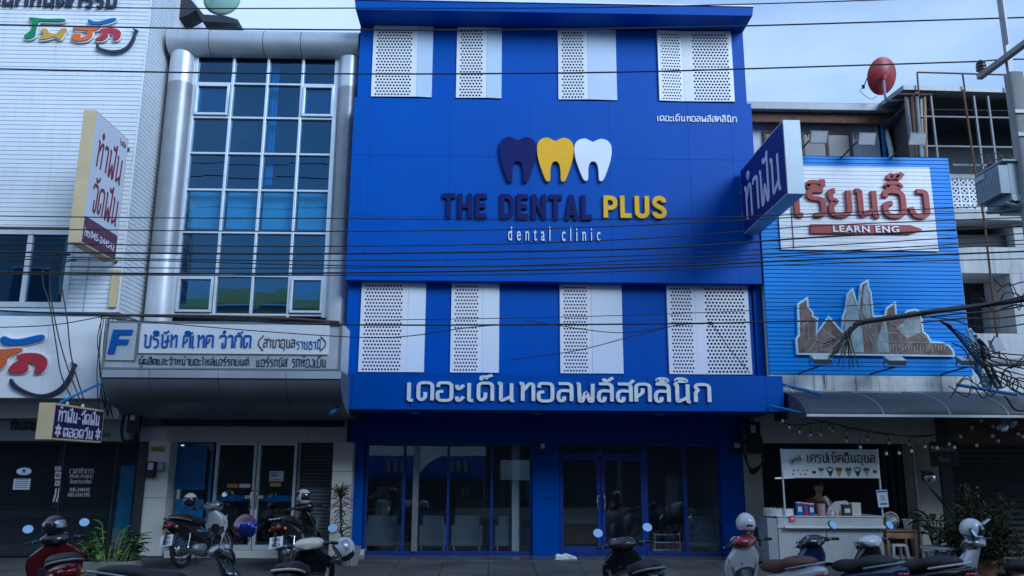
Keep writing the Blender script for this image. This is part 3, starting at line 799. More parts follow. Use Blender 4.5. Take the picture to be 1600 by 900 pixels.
# curtain wall
def fr(g, x0, x1, z0, z1, y0=-.36, y1=-.24): g.box(x0, x1, y0, y1, z0, z1)
g = MB(); bw = .052
for i, x in enumerate(colx):
    fr(g, x - bw / 2 - (.03 if i in (0, 4) else 0), x + bw / 2 + (.0 if i == 0 else .03 if i == 4 else 0), gz[0] - .05, gz[-1] + .04)
for i, z in enumerate(gz):
    for a, b in zip(colx, colx[1:]): fr(g, a + bw / 2 + .0005, b - bw / 2 - .0005, z - .022, z + .022, -.352, -.245)
cw = g.build('curtain_wall_frame', 'alu', silver, bevel=.006)
g = MB()
for i in range(4):
    for j in range(7): # each pane a hair out of true, as real ones are
        a, b, c, d = colx[i], colx[i + 1], gz[j], gz[j + 1]; t = [rnd.uniform(-.003, .003) for _ in range(4)]
        g.quad((a, -.29 + t[0], c), (b, -.29 + t[1], c), (b, -.29 + t[2], d), (a, -.29 + t[3], d))
g.build('pane', 'glass_tint', cw)
for (i, j) in ((0, 0), (3, 0), (0, 5), (3, 5)):
    a, b, c, d = colx[i] + bw / 2 + .012, colx[i + 1] - bw / 2 - .012, gz[j] + .034, gz[j + 1] - .034
    g = MB(); k = .05
    fr(g, a, b, c, c + k, -.40, -.30); fr(g, a, b, d - k, d, -.40, -.30); fr(g, a, a + k, c + k, d - k, -.40, -.30); fr(g, b - k, b, c + k, d - k, -.40, -.30)
    o = g.build('casement', 'alu', silver, bevel=.008)
    g = MB(); g.quad((a + k, -.345, c + k), (b - k, -.345, c + k), (b - k, -.338, d - k), (a + k, -.338, d - k)); g.build('pane', 'glass_tint', o)
# room behind: slabs, blinds, back wall
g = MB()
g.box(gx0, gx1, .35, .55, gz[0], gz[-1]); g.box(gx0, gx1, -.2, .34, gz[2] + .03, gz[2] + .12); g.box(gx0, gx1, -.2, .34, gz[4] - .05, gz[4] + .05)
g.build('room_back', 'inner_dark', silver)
g = MB()
for i in range(4):
    x0, x1 = colx[i] + .03, colx[i + 1] - .03; n = 14
    R = [[(x0 + (x1 - x0) * k / n, -.12 + .004 * math.sin(k * 2.3 + i), z) for k in range(n + 1)] for z in (gz[2] + .10, gz[3] + .02)]
    g.rings(R, caps=False, closed=False)
g.build('blind', 'curtain', silver, smooth=True)
for (i, z0, z1, f) in ((2, gz[3] + .2, gz[7], .24),):
    x0 = colx[i] + .02; g = MB(); n = 8
    R = [[(x0 + (colx[i + 1] - x0) * f * k / n, -.10 + .015 * math.sin(k * 2.1), z) for k in range(n + 1)] for z in (z0, z1)]
    g.rings(R, caps=False, closed=False); g.build('curtain', 'strut_blue', silver, smooth=True)
# sign box over the pavement
YB_ = -2.7
sx0, sx1 = -6.43, -2.50
sz0, sz1 = 3.20, 4.005
sbx = empty('shop_sign', ((sx0 + sx1) / 2, YB_, 3.05), 'long silver sign box with blue letter F and blue writing above the rounded canopy', 'sign')
g = MB(); g.box(sx0, sx1, YB_ + .03, -1.9, sz0, sz1); g.build('box', 'silver_panel', sbx, bevel=.01)
g = MB()
for (a, b, c, d) in ((sx0, sx1, sz1 - .05, sz1 + .004), (sx0, sx1, sz0 - .004, sz0 + .03), (sx1 - .03, sx1 + .003, sz0 + .03, sz1 - .05), (sx0 - .003, sx0 + .03, sz0 + .03, sz1 - .05)): g.box(a, b, YB_, YB_ + .06, c, d)
g.build('frame', 'steel', sbx, bevel=.004)
x0, x1, z0, z1 = rect_px(218, 507, 514, 553, YB_)
g = MB(); g.box(x0, x1, YB_ - .004, YB_ + .03, z0, z1); g.build('face_panel', 'sign_white', sbx, bevel=.004)
x0, x1, z0, z1 = rect_px(168, 505, 212, 563, YB_)
g = MB(); g.box(x0, x1, YB_ - .003, YB_ + .03, z0, z1); g.build('letter_panel', 'alu', sbx, bevel=.006)
g = MB(); xx = X_(214, 535, YB_); g.bar((xx, YB_ - .012, z0), (xx + .035, YB_ - .012, z1 + .005), .028, .02, (0, 1, 0)); g.build('divider', 'steel', sbx)
def word2(fn, txt, px, Y, m, parent, depth, name='lettering', **k): return word(fn, txt, px, Y, m, parent, depth, name, **k)
x0, x1, z0, z1 = rect_px(170, 515, 206, 553, YB_ - .02)
g = MB(); mp = wall_map(x0, z0, YB_ - .004); W, H = x1 - x0, z1 - z0
g.prism([(0, 0), (.30 * W, 0), (.36 * W, .38 * H), (.82 * W, .38 * H), (.86 * W, .6 * H), (.40 * W, .6 * H), (.43 * W, .78 * H), (.96 * W, .78 * H), (W, H), (.14 * W, H)], 0, .02, mp)
g.build('letter', 'sign_blue', sbx)
word2(thai, 'บริษัท ศิเทค จำกัด', (224, 515, 393, 544), YB_ - .005, 'sign_blue', sbx, .016, wt=1.4, r=1.6)
x0, x1, z0, z1 = rect_px(403, 524, 412, 548, YB_)
g = MB(); g.tube([(x1, YB_ - .012, z1), (x0 + .015, YB_ - .012, (z0 + z1) / 2 + .04), (x0 + .015, YB_ - .012, (z0 + z1) / 2 - .04), (x1, YB_ - .012, z0)], .01, 5)
x0, x1, z0, z1 = rect_px(501, 526, 510, 549, YB_)
g.tube([(x0, YB_ - .012, z1), (x1 - .015, YB_ - .012, (z0 + z1) / 2 + .04), (x1 - .015, YB_ - .012, (z0 + z1) / 2 - .04), (x0, YB_ - .012, z0)], .01, 5)
g.build('bracket_mark', 'dark_text', sbx)
word2(thai, 'สาขาอุบล', (411, 527, 461, 549), YB_ - .005, 'dark_text', sbx, .012, wt=1.15, r=1.6)
word2(thai, 'ราชธานี', (463, 528, 502, 546), YB_ - .005, 'sign_blue', sbx, .012, wt=1.15, r=1.6)
word2(thai, 'ผู้ผลิตและจำหน่ายอะไหล่แอร์รถยนต์', (217, 556, 389, 574), YB_ + .026, 'ink_navy', sbx, .012, wt=1.15, r=1.6)
word2(thai, 'แอร์รถบัส', (401, 556, 450, 573), YB_ + .026, 'ink_navy', sbx, .012, wt=1.15, r=1.6)
word2(thai, 'รถห้องเย็น', (456, 555, 510, 574), YB_ + .026, 'ink_navy', sbx, .012, wt=1.15, r=1.6)
# rounded canopy under the sign
prof = [(-2.68, 3.19), (-2.68, 3.09), (-2.66, 3.0), (-2.58, 2.88), (-2.42, 2.74), (-2.15, 2.62), (-1.8, 2.55), (-1.3, 2.52), (-.1, 2.52)]
back = [(-.1, 3.19)]
sxs = [sx0 + .02, X_(232, 600, -2.68), X_(340, 600, -2.68), X_(446, 600, -2.68), sx1 + .02]
g = MB()
for a, b in zip(sxs, sxs[1:]):
    R = [[(x, y, z) for y, z in prof + back] for x in (a + .004, b - .004)]
    g.rings(R)
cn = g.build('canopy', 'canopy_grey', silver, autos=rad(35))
g = MB()
for a, b in zip(sxs, sxs[1:]): g.box(a + .004, b - .004, -2.70, -2.684, 3.06, 3.188)
g.build('edge_strip', 'tube_panel', cn, bevel=.003)
# ground floor
hz0, hz1 = Z_(400, 691, 0), 2.52
g = MB(); hx = [SX0 + .02, X_(299, 670, 0), X_(391, 670, 0), X_(483, 670, 0), SX1 + .02]
for a, b in zip(hx, hx[1:]): g.box(a + .003, b - .003, -.02, .2, hz0, hz1)
g.build('header', 'tile_white', silver, bevel=.004)
YPl = -.55
for (a, b, zz) in ((224, 259, [0, 1.05, 2.10]), (517, 548, [0, .5, 1.55, 2.10])):
    x0, x1 = X_(a, 780, -.3), X_(b, 780, -.3); g = MB()
    for c, d in zip(zz, zz[1:]): g.box(x0, x1, -.3, .2, c + .003, d - .003)
    g.build('pillar', 'tile_white', silver, bevel=.006)
g = MB(); g.box(X_(260, 860, -.1), X_(516, 860, -.1), -.22, 1.2, -.05, .085); g.build('threshold', 'tile_white', silver, bevel=.01)
# side window, doors, shutter
YD = .12
def alu_frame(px0, px1, z0, z1, k, nm, parent=silver, y=YD, mat_='alu'):
    x0, x1 = X_(px0, 780, y), X_(px1, 780, y); g = MB()
    g.box(x0, x0 + k, y - .04, y + .04, z0, z1); g.box(x1 - k, x1, y - .04, y + .04, z0, z1); g.box(x0 + k, x1 - k, y - .04, y + .04, z0, z0 + k * 1.5); g.box(x0 + k, x1 - k, y - .04, y + .04, z1 - k, z1)
    o = g.build(nm, mat_, parent, bevel=.004)
    g = MB(); g.box(x0 + k * .6, x1 - k * .6, y - .004, y + .003, z0 + k, z1 - k * .6); g.build('pane', 'glass_shop', o)
    return o, x0, x1
w_, wx0, wx1 = alu_frame(262, 329, .09, hz0, .05, 'side_window', mat_='strut_blue')
d1, a0, a1 = alu_frame(333, 397.5, .09, hz0, .055, 'door')
d2, b0, b1 = alu_frame(399, 461, .09, hz0, .055, 'door')
for d, xx, s_ in ((d1, a1 - .03, -1), (d2, b0 + .03, 1)):
    g = MB(); g.tube(catmull([(xx, YD - .05, .84), (xx + .012 * s_, YD - .09, .92), (xx + .012 * s_, YD - .09, 1.12), (xx, YD - .05, 1.2)], 5), .012, 7); g.build('handle', 'chrome', d, smooth=True)
g = MB(); x0, x1 = X_(463, 780, YD), X_(516, 780, YD)
g.box(x0, x0 + .05, YD - .05, YD + .05, .08, hz0); n = 16; zt = Z_(490, 762, YD); R = []
zz = .08; prof2 = []
k = 0
while zz < zt: prof2.append((YD + (.012 if k % 2 else -.018), zz)); zz += .034; k += 1
g.rings([[(x, y, z) for y, z in prof2] for x in (x0 + .05, x1)], caps=False, closed=False)
sh = g.build('roller_shutter', 'shutter', silver)
g = MB()
nz_ = 13
for k in range(nz_ + 1):
    z = zt + (hz0 - zt) * k / nz_; g.box(x0 + .05, x1, YD - .012, YD + .004, z - .006, z + .006)
for k in range(12):
    x = x0 + .06 + (x1 - x0 - .07) * k / 11; g.box(x - .004, x + .004, YD - .005, YD - .001, zt, hz0)
g.build('grille', 'shutter', sh)
g = MB(); g.box(SX0 + .1, SX1 - .1, 2.2, 2.3, 0, 2.5); g.build('interior_wall', 'inner_dark', silver)
g = MB(); g.box(SX0 + .1, SX1 - .1, .21, 2.2, -.05, .08); g.build('interior_floor', 'floor_tile', silver)
# ---- things on / behind the silver shop front
def flat(name, px, Y, m, label, cat, th=.006, extra=None):
    x0, x1, z0, z1 = rect_px(*px, Y)
    r_ = empty(name, ((x0 + x1) / 2, Y, z0), label, cat)
    g = MB(); g.box(x0, x1, Y - th, Y, z0, z1); g.build('sheet', m, r_)
    return r_, x0, x1, z0, z1
r_, x0, x1, z0, z1 = flat('price_chart', (274, 697, 322, 765), YD - .05, 'blue_poster', 'blue chart of small pictures hung inside the side window', 'poster')
g = MB()
for i in range(9):
    for j in range(10):
        a = x0 + (x1 - x0) * (.06 + .1 * i); b = z0 + (z1 - z0) * (.06 + .09 * j); g.box(a, a + .04, YD - .060, YD - .0565, b, b + .045)
g.build('picture_grid', 'logo_blue', r_)
r_, x0, x1, z0, z1 = flat('price_chart', (271, 780, 316, 852), YD - .05, 'blue_poster', 'lower dark blue chart in the side window behind the white helmet', 'poster')
g = MB()
for j in range(9): b = z0 + (z1 - z0) * (.1 + .09 * j); g.box(x0 + .03, x1 - .03, YD - .060, YD - .0565, b, b + .02)
g.build('picture_grid', 'logo_blue', r_)
r_, x0, x1, z0, z1 = flat('notice', (421, 736, 443, 752), YD - .045, 'paper', 'white notice with red and blue print on the glass door', 'notice')
g = MB(); mp = wall_map(x0 + .03, z0 + (z1 - z0) * .38, YD - .051); [g.box(x0 + .03 + .022 * k, x0 + .045 + .022 * k, YD - .0545, YD - .0515, z0 + (z1 - z0) * .45, z0 + (z1 - z0) * (.62 + .05 * (k % 3))) for k in range(6)]; [g.box(x0 + .03 + .03 * k, x0 + .052 + .03 * k, YD - .0545, YD - .0515, z0 + (z1 - z0) * .76, z0 + (z1 - z0) * .86) for k in range(4)]; g.build('print', 'logo_blue', r_)
g = MB(); g.box(x0 + .02, x1 - .02, YD - .0545, YD - .0515, z0 + .015, z0 + .035); g.build('stripe', 'crimson', r_)
flat('door_sticker', (355, 756, 372, 762), YD - .045, 'gold', 'narrow tan sticker on the left glass door beside a white one', 'sticker')
flat('door_sticker', (374, 756, 391, 762), YD - .045, 'paper', 'narrow white sticker on the glass door near the handles', 'sticker')
flat('door_sticker', (422, 754.5, 439, 760), YD - .045, 'gold', 'tan sticker just below the printed notice on the glass door', 'sticker')
flat('door_sticker', (383, 774, 391, 779), YD - .045, 'beige_box', 'tiny beige push sticker by the left door handle', 'sticker')
flat('door_sticker', (403, 774, 411, 779), YD - .045, 'beige_box', 'tiny beige pull sticker by the right door handle', 'sticker')
flat('door_banner', (334, 774, 396, 783), YD + .06, 'logo_blue', 'blue band across the inside of the left glass door', 'banner')
flat('door_banner', (400, 774, 460, 783), YD + .06, 'logo_blue', 'blue band across the inside of the right glass door', 'banner')
r_, x0, x1, z0, z1 = flat('wall_sticker', (235, 697, 258, 706), -.303, 'yellow_tape', 'yellow strip sticker on the white tiled pillar', 'sticker')
g = MB(); thai(g, 'มหาชน', ((x1 - x0) * .8, (z1 - z0) * .7), wall_map(x0 + .03, z0 + .012, -.31), wt=1.6, depth=.002); g.build('lettering', 'dark_text', r_)
r_ = wall_box((231, 721, 245, 746), -.302, 'black meter box with white dial on the tiled pillar')
g = MB(); g.box(X_(248, 720, -.3), X_(258, 720, -.3), -.36, -.301, Z_(250, 735, -.3), Z_(250, 722, -.3))
tag(g.build('switch_box', 'grey_fascia', bevel=.006), 'small square grey box beside the black meter on the pillar', 'switch box')
# inside the left shop: desk and chair hints
g = MB(); x0, x1 = X_(430, 800, 1.2), X_(475, 800, 1.2); g.box(x0, x1, 1.0, 1.5, .65, .70); g.box(x0 + .03, x0 + .08, 1.05, 1.45, .08, .65); g.box(x1 - .08, x1 - .03, 1.05, 1.45, .08, .65)
tag(g.build('desk', 'light_wood', bevel=.01), 'plain desk seen dimly behind the glass door', 'desk')

# ================================================================== WHITE BUILDING (left edge)
WX1 = -6.915; WX0 = -14.5; YW = -1.25
white = empty('white_building', (-9, 0, 0), 'white ribbed metal clad clinic building with large dark shop window', 'building')
def ribbed(mb, x0, x1, z0, z1, Y, pitch, dep, axis='X', X=None):
    z = z0; prof = []
    while z < z1 - 1e-4:
        e = min(z + pitch, z1)
        prof += [(0, z), (0, z + (e - z) * .80), (dep, z + (e - z) * .86), (dep, z + (e - z) * .97)]; z = e
    prof.append((0, z1))
    if axis == 'X': R = [[(x, Y + d, zz) for d, zz in prof] for x in (x0, x1)]
    else: R = [[(X - d, y, zz) for d, zz in prof] for y in (x0, x1)]
    mb.rings(R, caps=False, closed=False)
wz0, wz1 = 4.42, 12.2
win = rect_px(-40, 366, 103, 472, YW)
g = MB()
ribbed(g, win[1] + .10, WX1, wz0, wz1, YW, .088, .016)
ribbed(g, WX0, win[1] + .10, win[3] + .10, wz1, YW, .088, .016)
ribbed(g, WX0, win[1] + .10, wz0, win[2] - .10, YW, .088, .016)
g.build('cladding', 'white_clad', white)
g = MB(); ribbed(g, YW, -.1, wz0, wz1, 0, .088, .016, 'Y', WX1 + .02); g.build('side_cladding', 'white_clad', white)
g = MB(); g.box(WX0, WX1 - .02, YW + .5, 8, 2.5, wz1); g.build('wall', 'white_acp', white)
g = MB(); g.box(WX1 - .022, WX1 + .012, YW - .012, YW + .022, wz0, wz1); g.build('corner_trim', 'white_clad', white, bevel=.006)
g = MB(); xx = win[1] + .46; g.box(xx - .05, xx - .04, YW - .012, YW - .004, wz0, win[3] + .1); g.build('trim', 'grey_fascia', white)
x0, x1, z0, z1 = rect_px(172, 421, 183, 480, YW - .05); g = MB(); g.box(x0, x1, YW - .06, YW - .001, z0, z1); g.build('yellow_strip', 'beige_box', white, bevel=.004)
x0, x1, z0, z1 = win
g = MB()
for (a, b, c, d) in ((x0 - .1, x1 + .1, z1, z1 + .1), (x0 - .1, x1 + .1, z0 - .1, z0), (x1, x1 + .1, z0, z1), (x0 - .1, x0, z0, z1)): g.box(a, b, YW - .03, YW + .12, c, d)
xm = X_(41, 420, YW); g.box(xm - .045, xm + .045, YW - .01, YW + .1, z0, z1); xm2 = xm - 1.05; g.box(xm2 - .045, xm2 + .045, YW - .01, YW + .1, z0, z1)
wf = g.build('window', 'alu', white, bevel=.006)
g = MB(); g.box(x0, x1, YW + .04, YW + .05, z0, z1); g.build('pane', 'glass_tint', wf)
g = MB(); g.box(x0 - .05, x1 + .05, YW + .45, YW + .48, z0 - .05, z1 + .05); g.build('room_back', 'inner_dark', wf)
g = MB(); g.box(x0 - .12, x1 + .13, YW - .06, YW - .02, z1 + .10, z1 + .13); g.build('drip_rail', 'rust', wf)
# roof logo and name over the cladding
def mapped(px, Y, dep=.03):
    x0, x1, z0, z1 = rect_px(*px, Y); return wall_map(x0, z0, Y), x1 - x0, z1 - z0
def logo(parts_px, Y, parent):
    """brush-like letters as closed photo outlines (pixel lists) on a wall"""
    for nm, m, pts, dep in parts_px:
        poly = [(P(a, b, Y).x, P(a, b, Y).z) for a, b in pts]
        if sum((poly[i][0] * poly[(i + 1) % len(poly)][1] - poly[(i + 1) % len(poly)][0] * poly[i][1]) for i in range(len(poly))) < 0: poly.reverse()
        g = MB(); g.prism(closed_smooth(poly, 3), 0, dep, plane_map((0, Y - .002, 0), (1, 0, 0), (0, 0, 1), (0, -1, 0)))
        if nm == 'letter':
            o = g.build('letter', m, parent, bevel=.004)
            cx = sum(p[0] for p in poly) / len(poly); cz = sum(p[1] for p in poly) / len(poly)
            r2 = MB(); n = len(poly); off = []
            for i in range(n):
                a, b, c = Vector(poly[i - 1]), Vector(poly[i]), Vector(poly[(i + 1) % n]); t = (c - a).normalized(); off.append((b.x + t.y * .022, b.y - t.x * .022))
            r2.prism(closed_smooth(off, 3), 0, dep * .5, plane_map((0, Y - .0015, 0), (1, 0, 0), (0, 0, 1), (0, -1, 0))); r2.build('letter_backing', 'sign_white', o)
        else: g.build(nm, m, parent, bevel=.004)
    return
top_logo = [
 ('letter', 'green', [(47,30),(53,29),(72,31),(100,31),(103,34),(92,36),(70,35),(62,37),(58,48),(56,58),(48,62),(40,61),(41,56),(49,50),(52,40),(51,35)], .05),
 ('letter', 'gold', [(65,50),(70,46),(76,48),(80,53),(90,54),(97,47),(104,46),(106,48),(102,54),(97,62),(92,62),(88,59),(80,61),(72,63),(64,63),(64,59),(70,57),(69,53)], .05),
 ('letter', 'orange', [(116,45),(130,43),(150,44),(156,41),(159,43),(154,48),(147,50),(145,58),(138,64),(124,66),(114,63),(114,57),(120,54),(128,55),(126,59),(131,60),(138,56),(139,51),(132,49),(118,48)], .05),
 ('letter', 'logo_blue', [(139,34),(142,32),(148,35),(158,35),(172,31),(181,30),(183,32),(176,36),(160,40),(144,40),(140,38)], .05),
 ('letter', 'crimson', [(158,48),(166,46),(180,46),(189,50),(190,56),(186,63),(178,64),(179,58),(176,53),(170,54),(170,58),(164,64),(152,65),(151,62),(158,58),(162,53)], .05),
 ('smile', 'ink_navy', [(152,70),(155,71),(157,75),(168,79),(182,80),(196,76),(206,64),(211,50),(208,46),(217,49),(214,53),(211,64),(203,76),(190,83),(174,84),(158,80),(154,78),(152,77)], .05)]
logo(top_logo, YW - .03, white)
word(thai, 'คลินิกทันตกรรม', (-40, -16, 183, 10.5), YW - .03, 'ink_navy', white, .03, wt=2.1)
# lower sign panel
YP = -1.6; pz0, pz1 = 2.80, 4.27
g = MB(); px1 = -6.96
ed = [WX0, -9.2, -7.95, px1]
for a, b in zip(ed, ed[1:]): g.box(a + .003, b - .003, YP, YP + .04, pz0, pz1)
g.box(px1 + .0, px1 + .04, YP + .0, -.5, pz0, pz1)
g.build('sign_panel', 'white_acp', white, bevel=.004)
g = MB(); g.box(WX0, px1 - .004, YP + .042, -.4, pz0 + .003, pz1 - .003); g.build('sign_core', 'grey_fascia', white)
low_logo = [
 ('letter', 'logo_blue', [(3,530),(10,526),(20,530),(36,530),(58,525),(70,524),(71,530),(62,534),(40,539),(18,540),(6,538)], .06),
 ('letter', 'orange', [(-40,556),(-20,548),(10,546),(34,544),(36,549),(24,554),(14,560),(12,568),(2,577),(-20,580),(-40,575)], .06),
 ('letter', 'crimson', [(16,577),(24,568),(34,562),(28,560),(34,554),(50,552),(66,554),(75,562),(75,572),(68,582),(56,584),(58,574),(54,568),(46,570),(46,578),(38,583),(18,583)], .06),
 ('smile', 'ink_navy', [(17,596),(20,592),(24,598),(34,606),(52,614),(72,616),(92,608),(106,592),(115,572),(112,566),(122,570),(119,575),(114,592),(102,609),(86,618),(66,621),(46,618),(28,610),(20,604)], .06)]
logo(low_logo, YP, white)
# grey fascia with dark lettering, dark shop glass
YGs = -.35
fz0, fz1 = Z_(60, 689, YGs), 2.82
g = MB(); g.box(WX0, -6.86, YGs, -.1, fz0, Z_(60, 641, YGs) - .01); g.box(WX0, -6.86, YGs - .35, -.1, Z_(60, 641, YGs), fz1 + .05)
g.build('fascia', 'grey_fascia', white, bevel=.006)
word(thai, 'คลินิกทันตกรรม', (-44, 645, 43, 656), YGs, 'dark_text', white, .02, wt=1.6)
word(thai, 'ทันตแพทย์', (15, 652, 92, 673), YGs, 'dark_text', white, .025, wt=1.7)
word(latin, '553', (157, 676, 171, 683), YGs, 'dark_text', white, .012, bold=.01)
g = MB(); x0 = WX0; x1 = X_(210, 780, -.25); g.box(x0, x1, -.26, -.25, .08, fz0)
wf = g.build('shop_window', 'glass_shop', white)
g = MB()
for px in (93, 176): xx = X_(px, 780, -.25); g.box(xx - .012, xx + .012, -.275, -.245, .08, fz0)
g.box(x0, x1, -.30, -.22, fz0 - .03, fz0 - .001); g.box(x0, x1, -.32, -.2, 0, .085); g.build('mullion', 'dark_paint', wf)
g = MB(); g.box(X_(211, 780, -.3), X_(224, 780, -.3), -.34, .2, .0, fz0 - .002); g.build('pillar', 'dark_paint', white, bevel=.006)
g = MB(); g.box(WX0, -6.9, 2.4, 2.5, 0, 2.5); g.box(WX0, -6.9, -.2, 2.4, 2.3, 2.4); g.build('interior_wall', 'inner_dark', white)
g = MB(); g.box(WX0, -6.9, -.2, 2.4, -.05, .03); g.build('interior_floor', 'floor_tile', white)
# window lettering
def wt_(txt, px, fn=thai, **k): word(fn, txt, px, -.262, 'white_letter', wf, .003, 'window_lettering', **k)
wt_('เวลาทำการ', (109, 730, 147, 740), wt=1.1)
wt_('09.00-19.00', (109, 741.5, 139, 747), latin); wt_('น.', (140, 741, 145, 747), wt=1.2)
wt_('ปิดทุกวันอาทิตย์', (109, 748.5, 143, 757.5), wt=1.1)
wt_('045-244542', (109, 762, 140, 768), latin); wt_('082-5541595', (106, 770, 140, 776), latin)
r_, x0, x1, z0, z1 = flat('door_notice', (21, 748, 47, 765), -.263, 'paper', 'pale blue sheet of printed lines stuck inside the dark window', 'notice')
g = MB()
for k in range(5): g.box(x0 + .03, x1 - .03, -.2735, -.2695, z0 + .03 + k * .037, z0 + .042 + k * .037)
g.build('text_lines', 'logo_blue', r_)
x0, x1, z0, z1 = rect_px(25, 730, 50, 743, -.265)
r_ = empty('tooth_sticker', ((x0 + x1) / 2, -.265, z0), 'white and blue cut-out sticker of small teeth on the dark window', 'sticker')
g = MB(); n = 26
g.prism([((x1 - x0) * (.5 + .5 * math.cos(2 * math.pi * k / n) * (1 - .1 * (k % 2))), (z1 - z0) * (.5 + .5 * math.sin(2 * math.pi * k / n) * (1 - .22 * (k % 2)))) for k in range(n)], 0, .004, wall_map(x0, z0, -.264)); g.build('sheet', 'cyan_trim', r_)
for k in range(3):
    a = x0 + (x1 - x0) * (.12 + .27 * k); w0 = (x1 - x0) * .22; h0 = (z1 - z0) * .5
    g = MB(); g.prism([(u * w0, v * h0) for u, v in tooth], 0, .003, wall_map(a, z0 + (z1 - z0) * .25, -.2685)); g.build('tooth_print', 'white_letter' if k != 1 else 'logo_blue', r_)
for (px, lb) in (((86, 729, 95, 735), 'topmost small white sticker of the column on the dark window'), ((86, 737, 95, 748.5), 'white no smoking sticker with a barred ring on the dark window'), ((86, 751, 94, 759), 'small white square sticker below the no smoking sign')):
    r_, x0, x1, z0, z1 = flat('window_sticker', px, -.263, 'paper', lb, 'sticker')
    g = MB()
    if 'ring' in lb:
        c = ((x0 + x1) / 2, -.271, (z0 + z1) / 2); g.torus(c, (x1 - x0) * .3, .008, 'Y', 18, 5); d = (x1 - x0) * .21; g.tube([(c[0] - d, c[1], c[2] + d), (c[0] + d, c[1], c[2] - d)], .006, 5)
    else:
        for k in range(2): g.box(x0 + .015, x1 - .015, -.2735, -.2695, z0 + (z1 - z0) * (.25 + .35 * k), z0 + (z1 - z0) * (.42 + .35 * k))
    g.build('print', 'dark_text', r_)
for (a, lb) in ((86, 'left of two thin white strips stuck low on the dark window'), (91, 'right of two thin white strips stuck low on the dark window')):
    g = MB(); x = X_(a, 770, -.263)
    pts = [(x + .01, -.264, Z_(a, 763, -.263)), (x + .012, -.264, Z_(a, 772, -.263)), (x - .012, -.264, Z_(a, 784, -.263))]
    g.rings([[Vector(p) + Vector((sx * .014, sy, 0)) for sx, sy in ((-1, 0), (1, 0), (1, -.004), (-1, -.004))] for p in pts])
    tag(g.build('window_strip', 'paper'), lb, 'sticker')
# standing teal banner behind the glass
a, b, c, d = P(190, 728, .1), P(211, 728, .1), P(202, 826, .1), P(178, 826, .1)
r_ = empty('roll_banner', (c.x, .1, 0), 'tall teal banner leaning behind the dark window beside the pillar', 'banner')
g = MB(); g.hexa([d, c, c + Vector((0, .02, 0)), d + Vector((0, .02, 0)), a, b, b + Vector((0, .02, 0)), a + Vector((0, .02, 0))]); g.build('sheet', 'teal_banner', r_)
g = MB(); g.box(d.x, c.x, .05, .2, .03, d.z); g.build('base', 'steel', r_)

# ---- blade signs (perpendicular to the facade)
def blade(name, fronts, xw, y0, y1, z0, z1, label, mface, mend, side=1):
    """box sign: y0 street end, y1 wall end; xw=(x0,x1)"""
    r_ = empty(name, ((xw[0] + xw[1]) / 2, (y0 + y1) / 2, z0), label, 'sign')
    g = MB(); g.box(xw[0], xw[1], y0, y1, z0, z1); g.build('box', mend, r_, bevel=.006)
    X = xw[1] + .004 if side > 0 else xw[0] - .004
    g = MB(); g.box(X - .004 * side, X + .0, y0 + .03, y1 - .03, z0 + .03, z1 - .03); g.build('face', mface, r_)
    return r_, X
# left blade sign
r_, X = blade('projecting_sign', None, (-7.165, -6.95), -2.83, -1.50, 5.32, 7.73, 'tall beige edged sign with handwritten maroon lettering projecting from the white ribbed wall', 'white_face', 'beige_box')
Lh, Hh = 1.33, 2.41
def side_map(y, z, X, s=1): return plane_map((X, y, z), (0, s, 0), (0, 0, 1), (s, 0, 0))
g = MB(); g.box(X + .0005, X + .003, -2.80, -1.53, 5.35, 5.35 + .46); g.build('phone_band', 'maroon_band', r_)
g = MB(); thai(g, 'ทำฟัน', (1.02, .72), side_map(-2.68, 6.74, X + .001), wt=1.25, depth=.006, r=3, shear=.12); thai(g, 'จัดฟัน', (1.02, .72), side_map(-2.66, 5.94, X + .001), wt=1.25, depth=.006, r=3, shear=.12); g.build('lettering', 'maroon', r_)
g = MB(); thai(g, 'โทร.', (.2, .15), side_map(-2.77, 5.47, X + .003), wt=1.6, depth=.004); latin(g, '045-244542', (.93, .13), side_map(-2.54, 5.49, X + .003), .004, .012); g.build('phone_number', 'lilac_white', r_)
g = MB(); thai(g, 'โมฮัล', (.26, .12), side_map(-1.86, 7.50, X + .001), wt=1.5, depth=.004); g.build('brand_lettering', 'maroon', r_)
g = MB(); g.bar((-7.05, -1.51, 7.62), (-7.05, YW + .03, 7.62), .05, .05); g.bar((-7.05, -1.51, 5.38), (-7.05, YW + .03, 5.38), .05, .05); g.build('bracket', 'dark_paint', r_)
# small purple sign
r_, X = blade('projecting_sign', None, (-6.785, -6.55), -3.79, -2.15, 2.01, 2.555, 'small purple box sign with white handwriting and two flowers above the dark window', 'purple', 'beige_box')
g = MB(); thai(g, 'ทำฟัน-จัดฟัน', (1.38, .25), side_map(-3.68, 2.275, X + .001), wt=1.4, depth=.005, r=3); thai(g, 'ตลอดวัน', (.98, .2), side_map(-3.46, 2.05, X + .001), wt=1.5, depth=.005, r=3); g.build('lettering', 'lilac_white', r_)
for yc in (-3.62, -2.31):
    g = MB()
    for k in range(6):
        a = math.pi / 2 + k * math.pi / 3; mp = side_map(yc + .055 * math.cos(a), 2.15 + .06 * math.sin(a), X + .001)
        ca, sa = math.cos(a), math.sin(a); el = [(.042 * math.cos(t) , .024 * math.sin(t)) for t in [2 * math.pi * j / 12 for j in range(12)]]
        g.prism([(u * ca - v * sa, u * sa + v * ca) for u, v in el], 0, .004, mp)
    g.build('flower_print', 'lilac_white', r_)
g = MB(); g.tube([(-6.60, -3.55, 2.58), (-6.42, -2.62, 2.98)], .022, 8)
g.build('brace', 'strut_blue', r_, smooth=True)
g = MB()
for y in (-3.2, -2.7): g.lathe([(.0, 2.62), (.022, 2.61), (.024, 2.57), (.012, 2.556)], (-6.66, y, 0), 10)
g.build('fixing', 'plastic_white', r_, smooth=True)
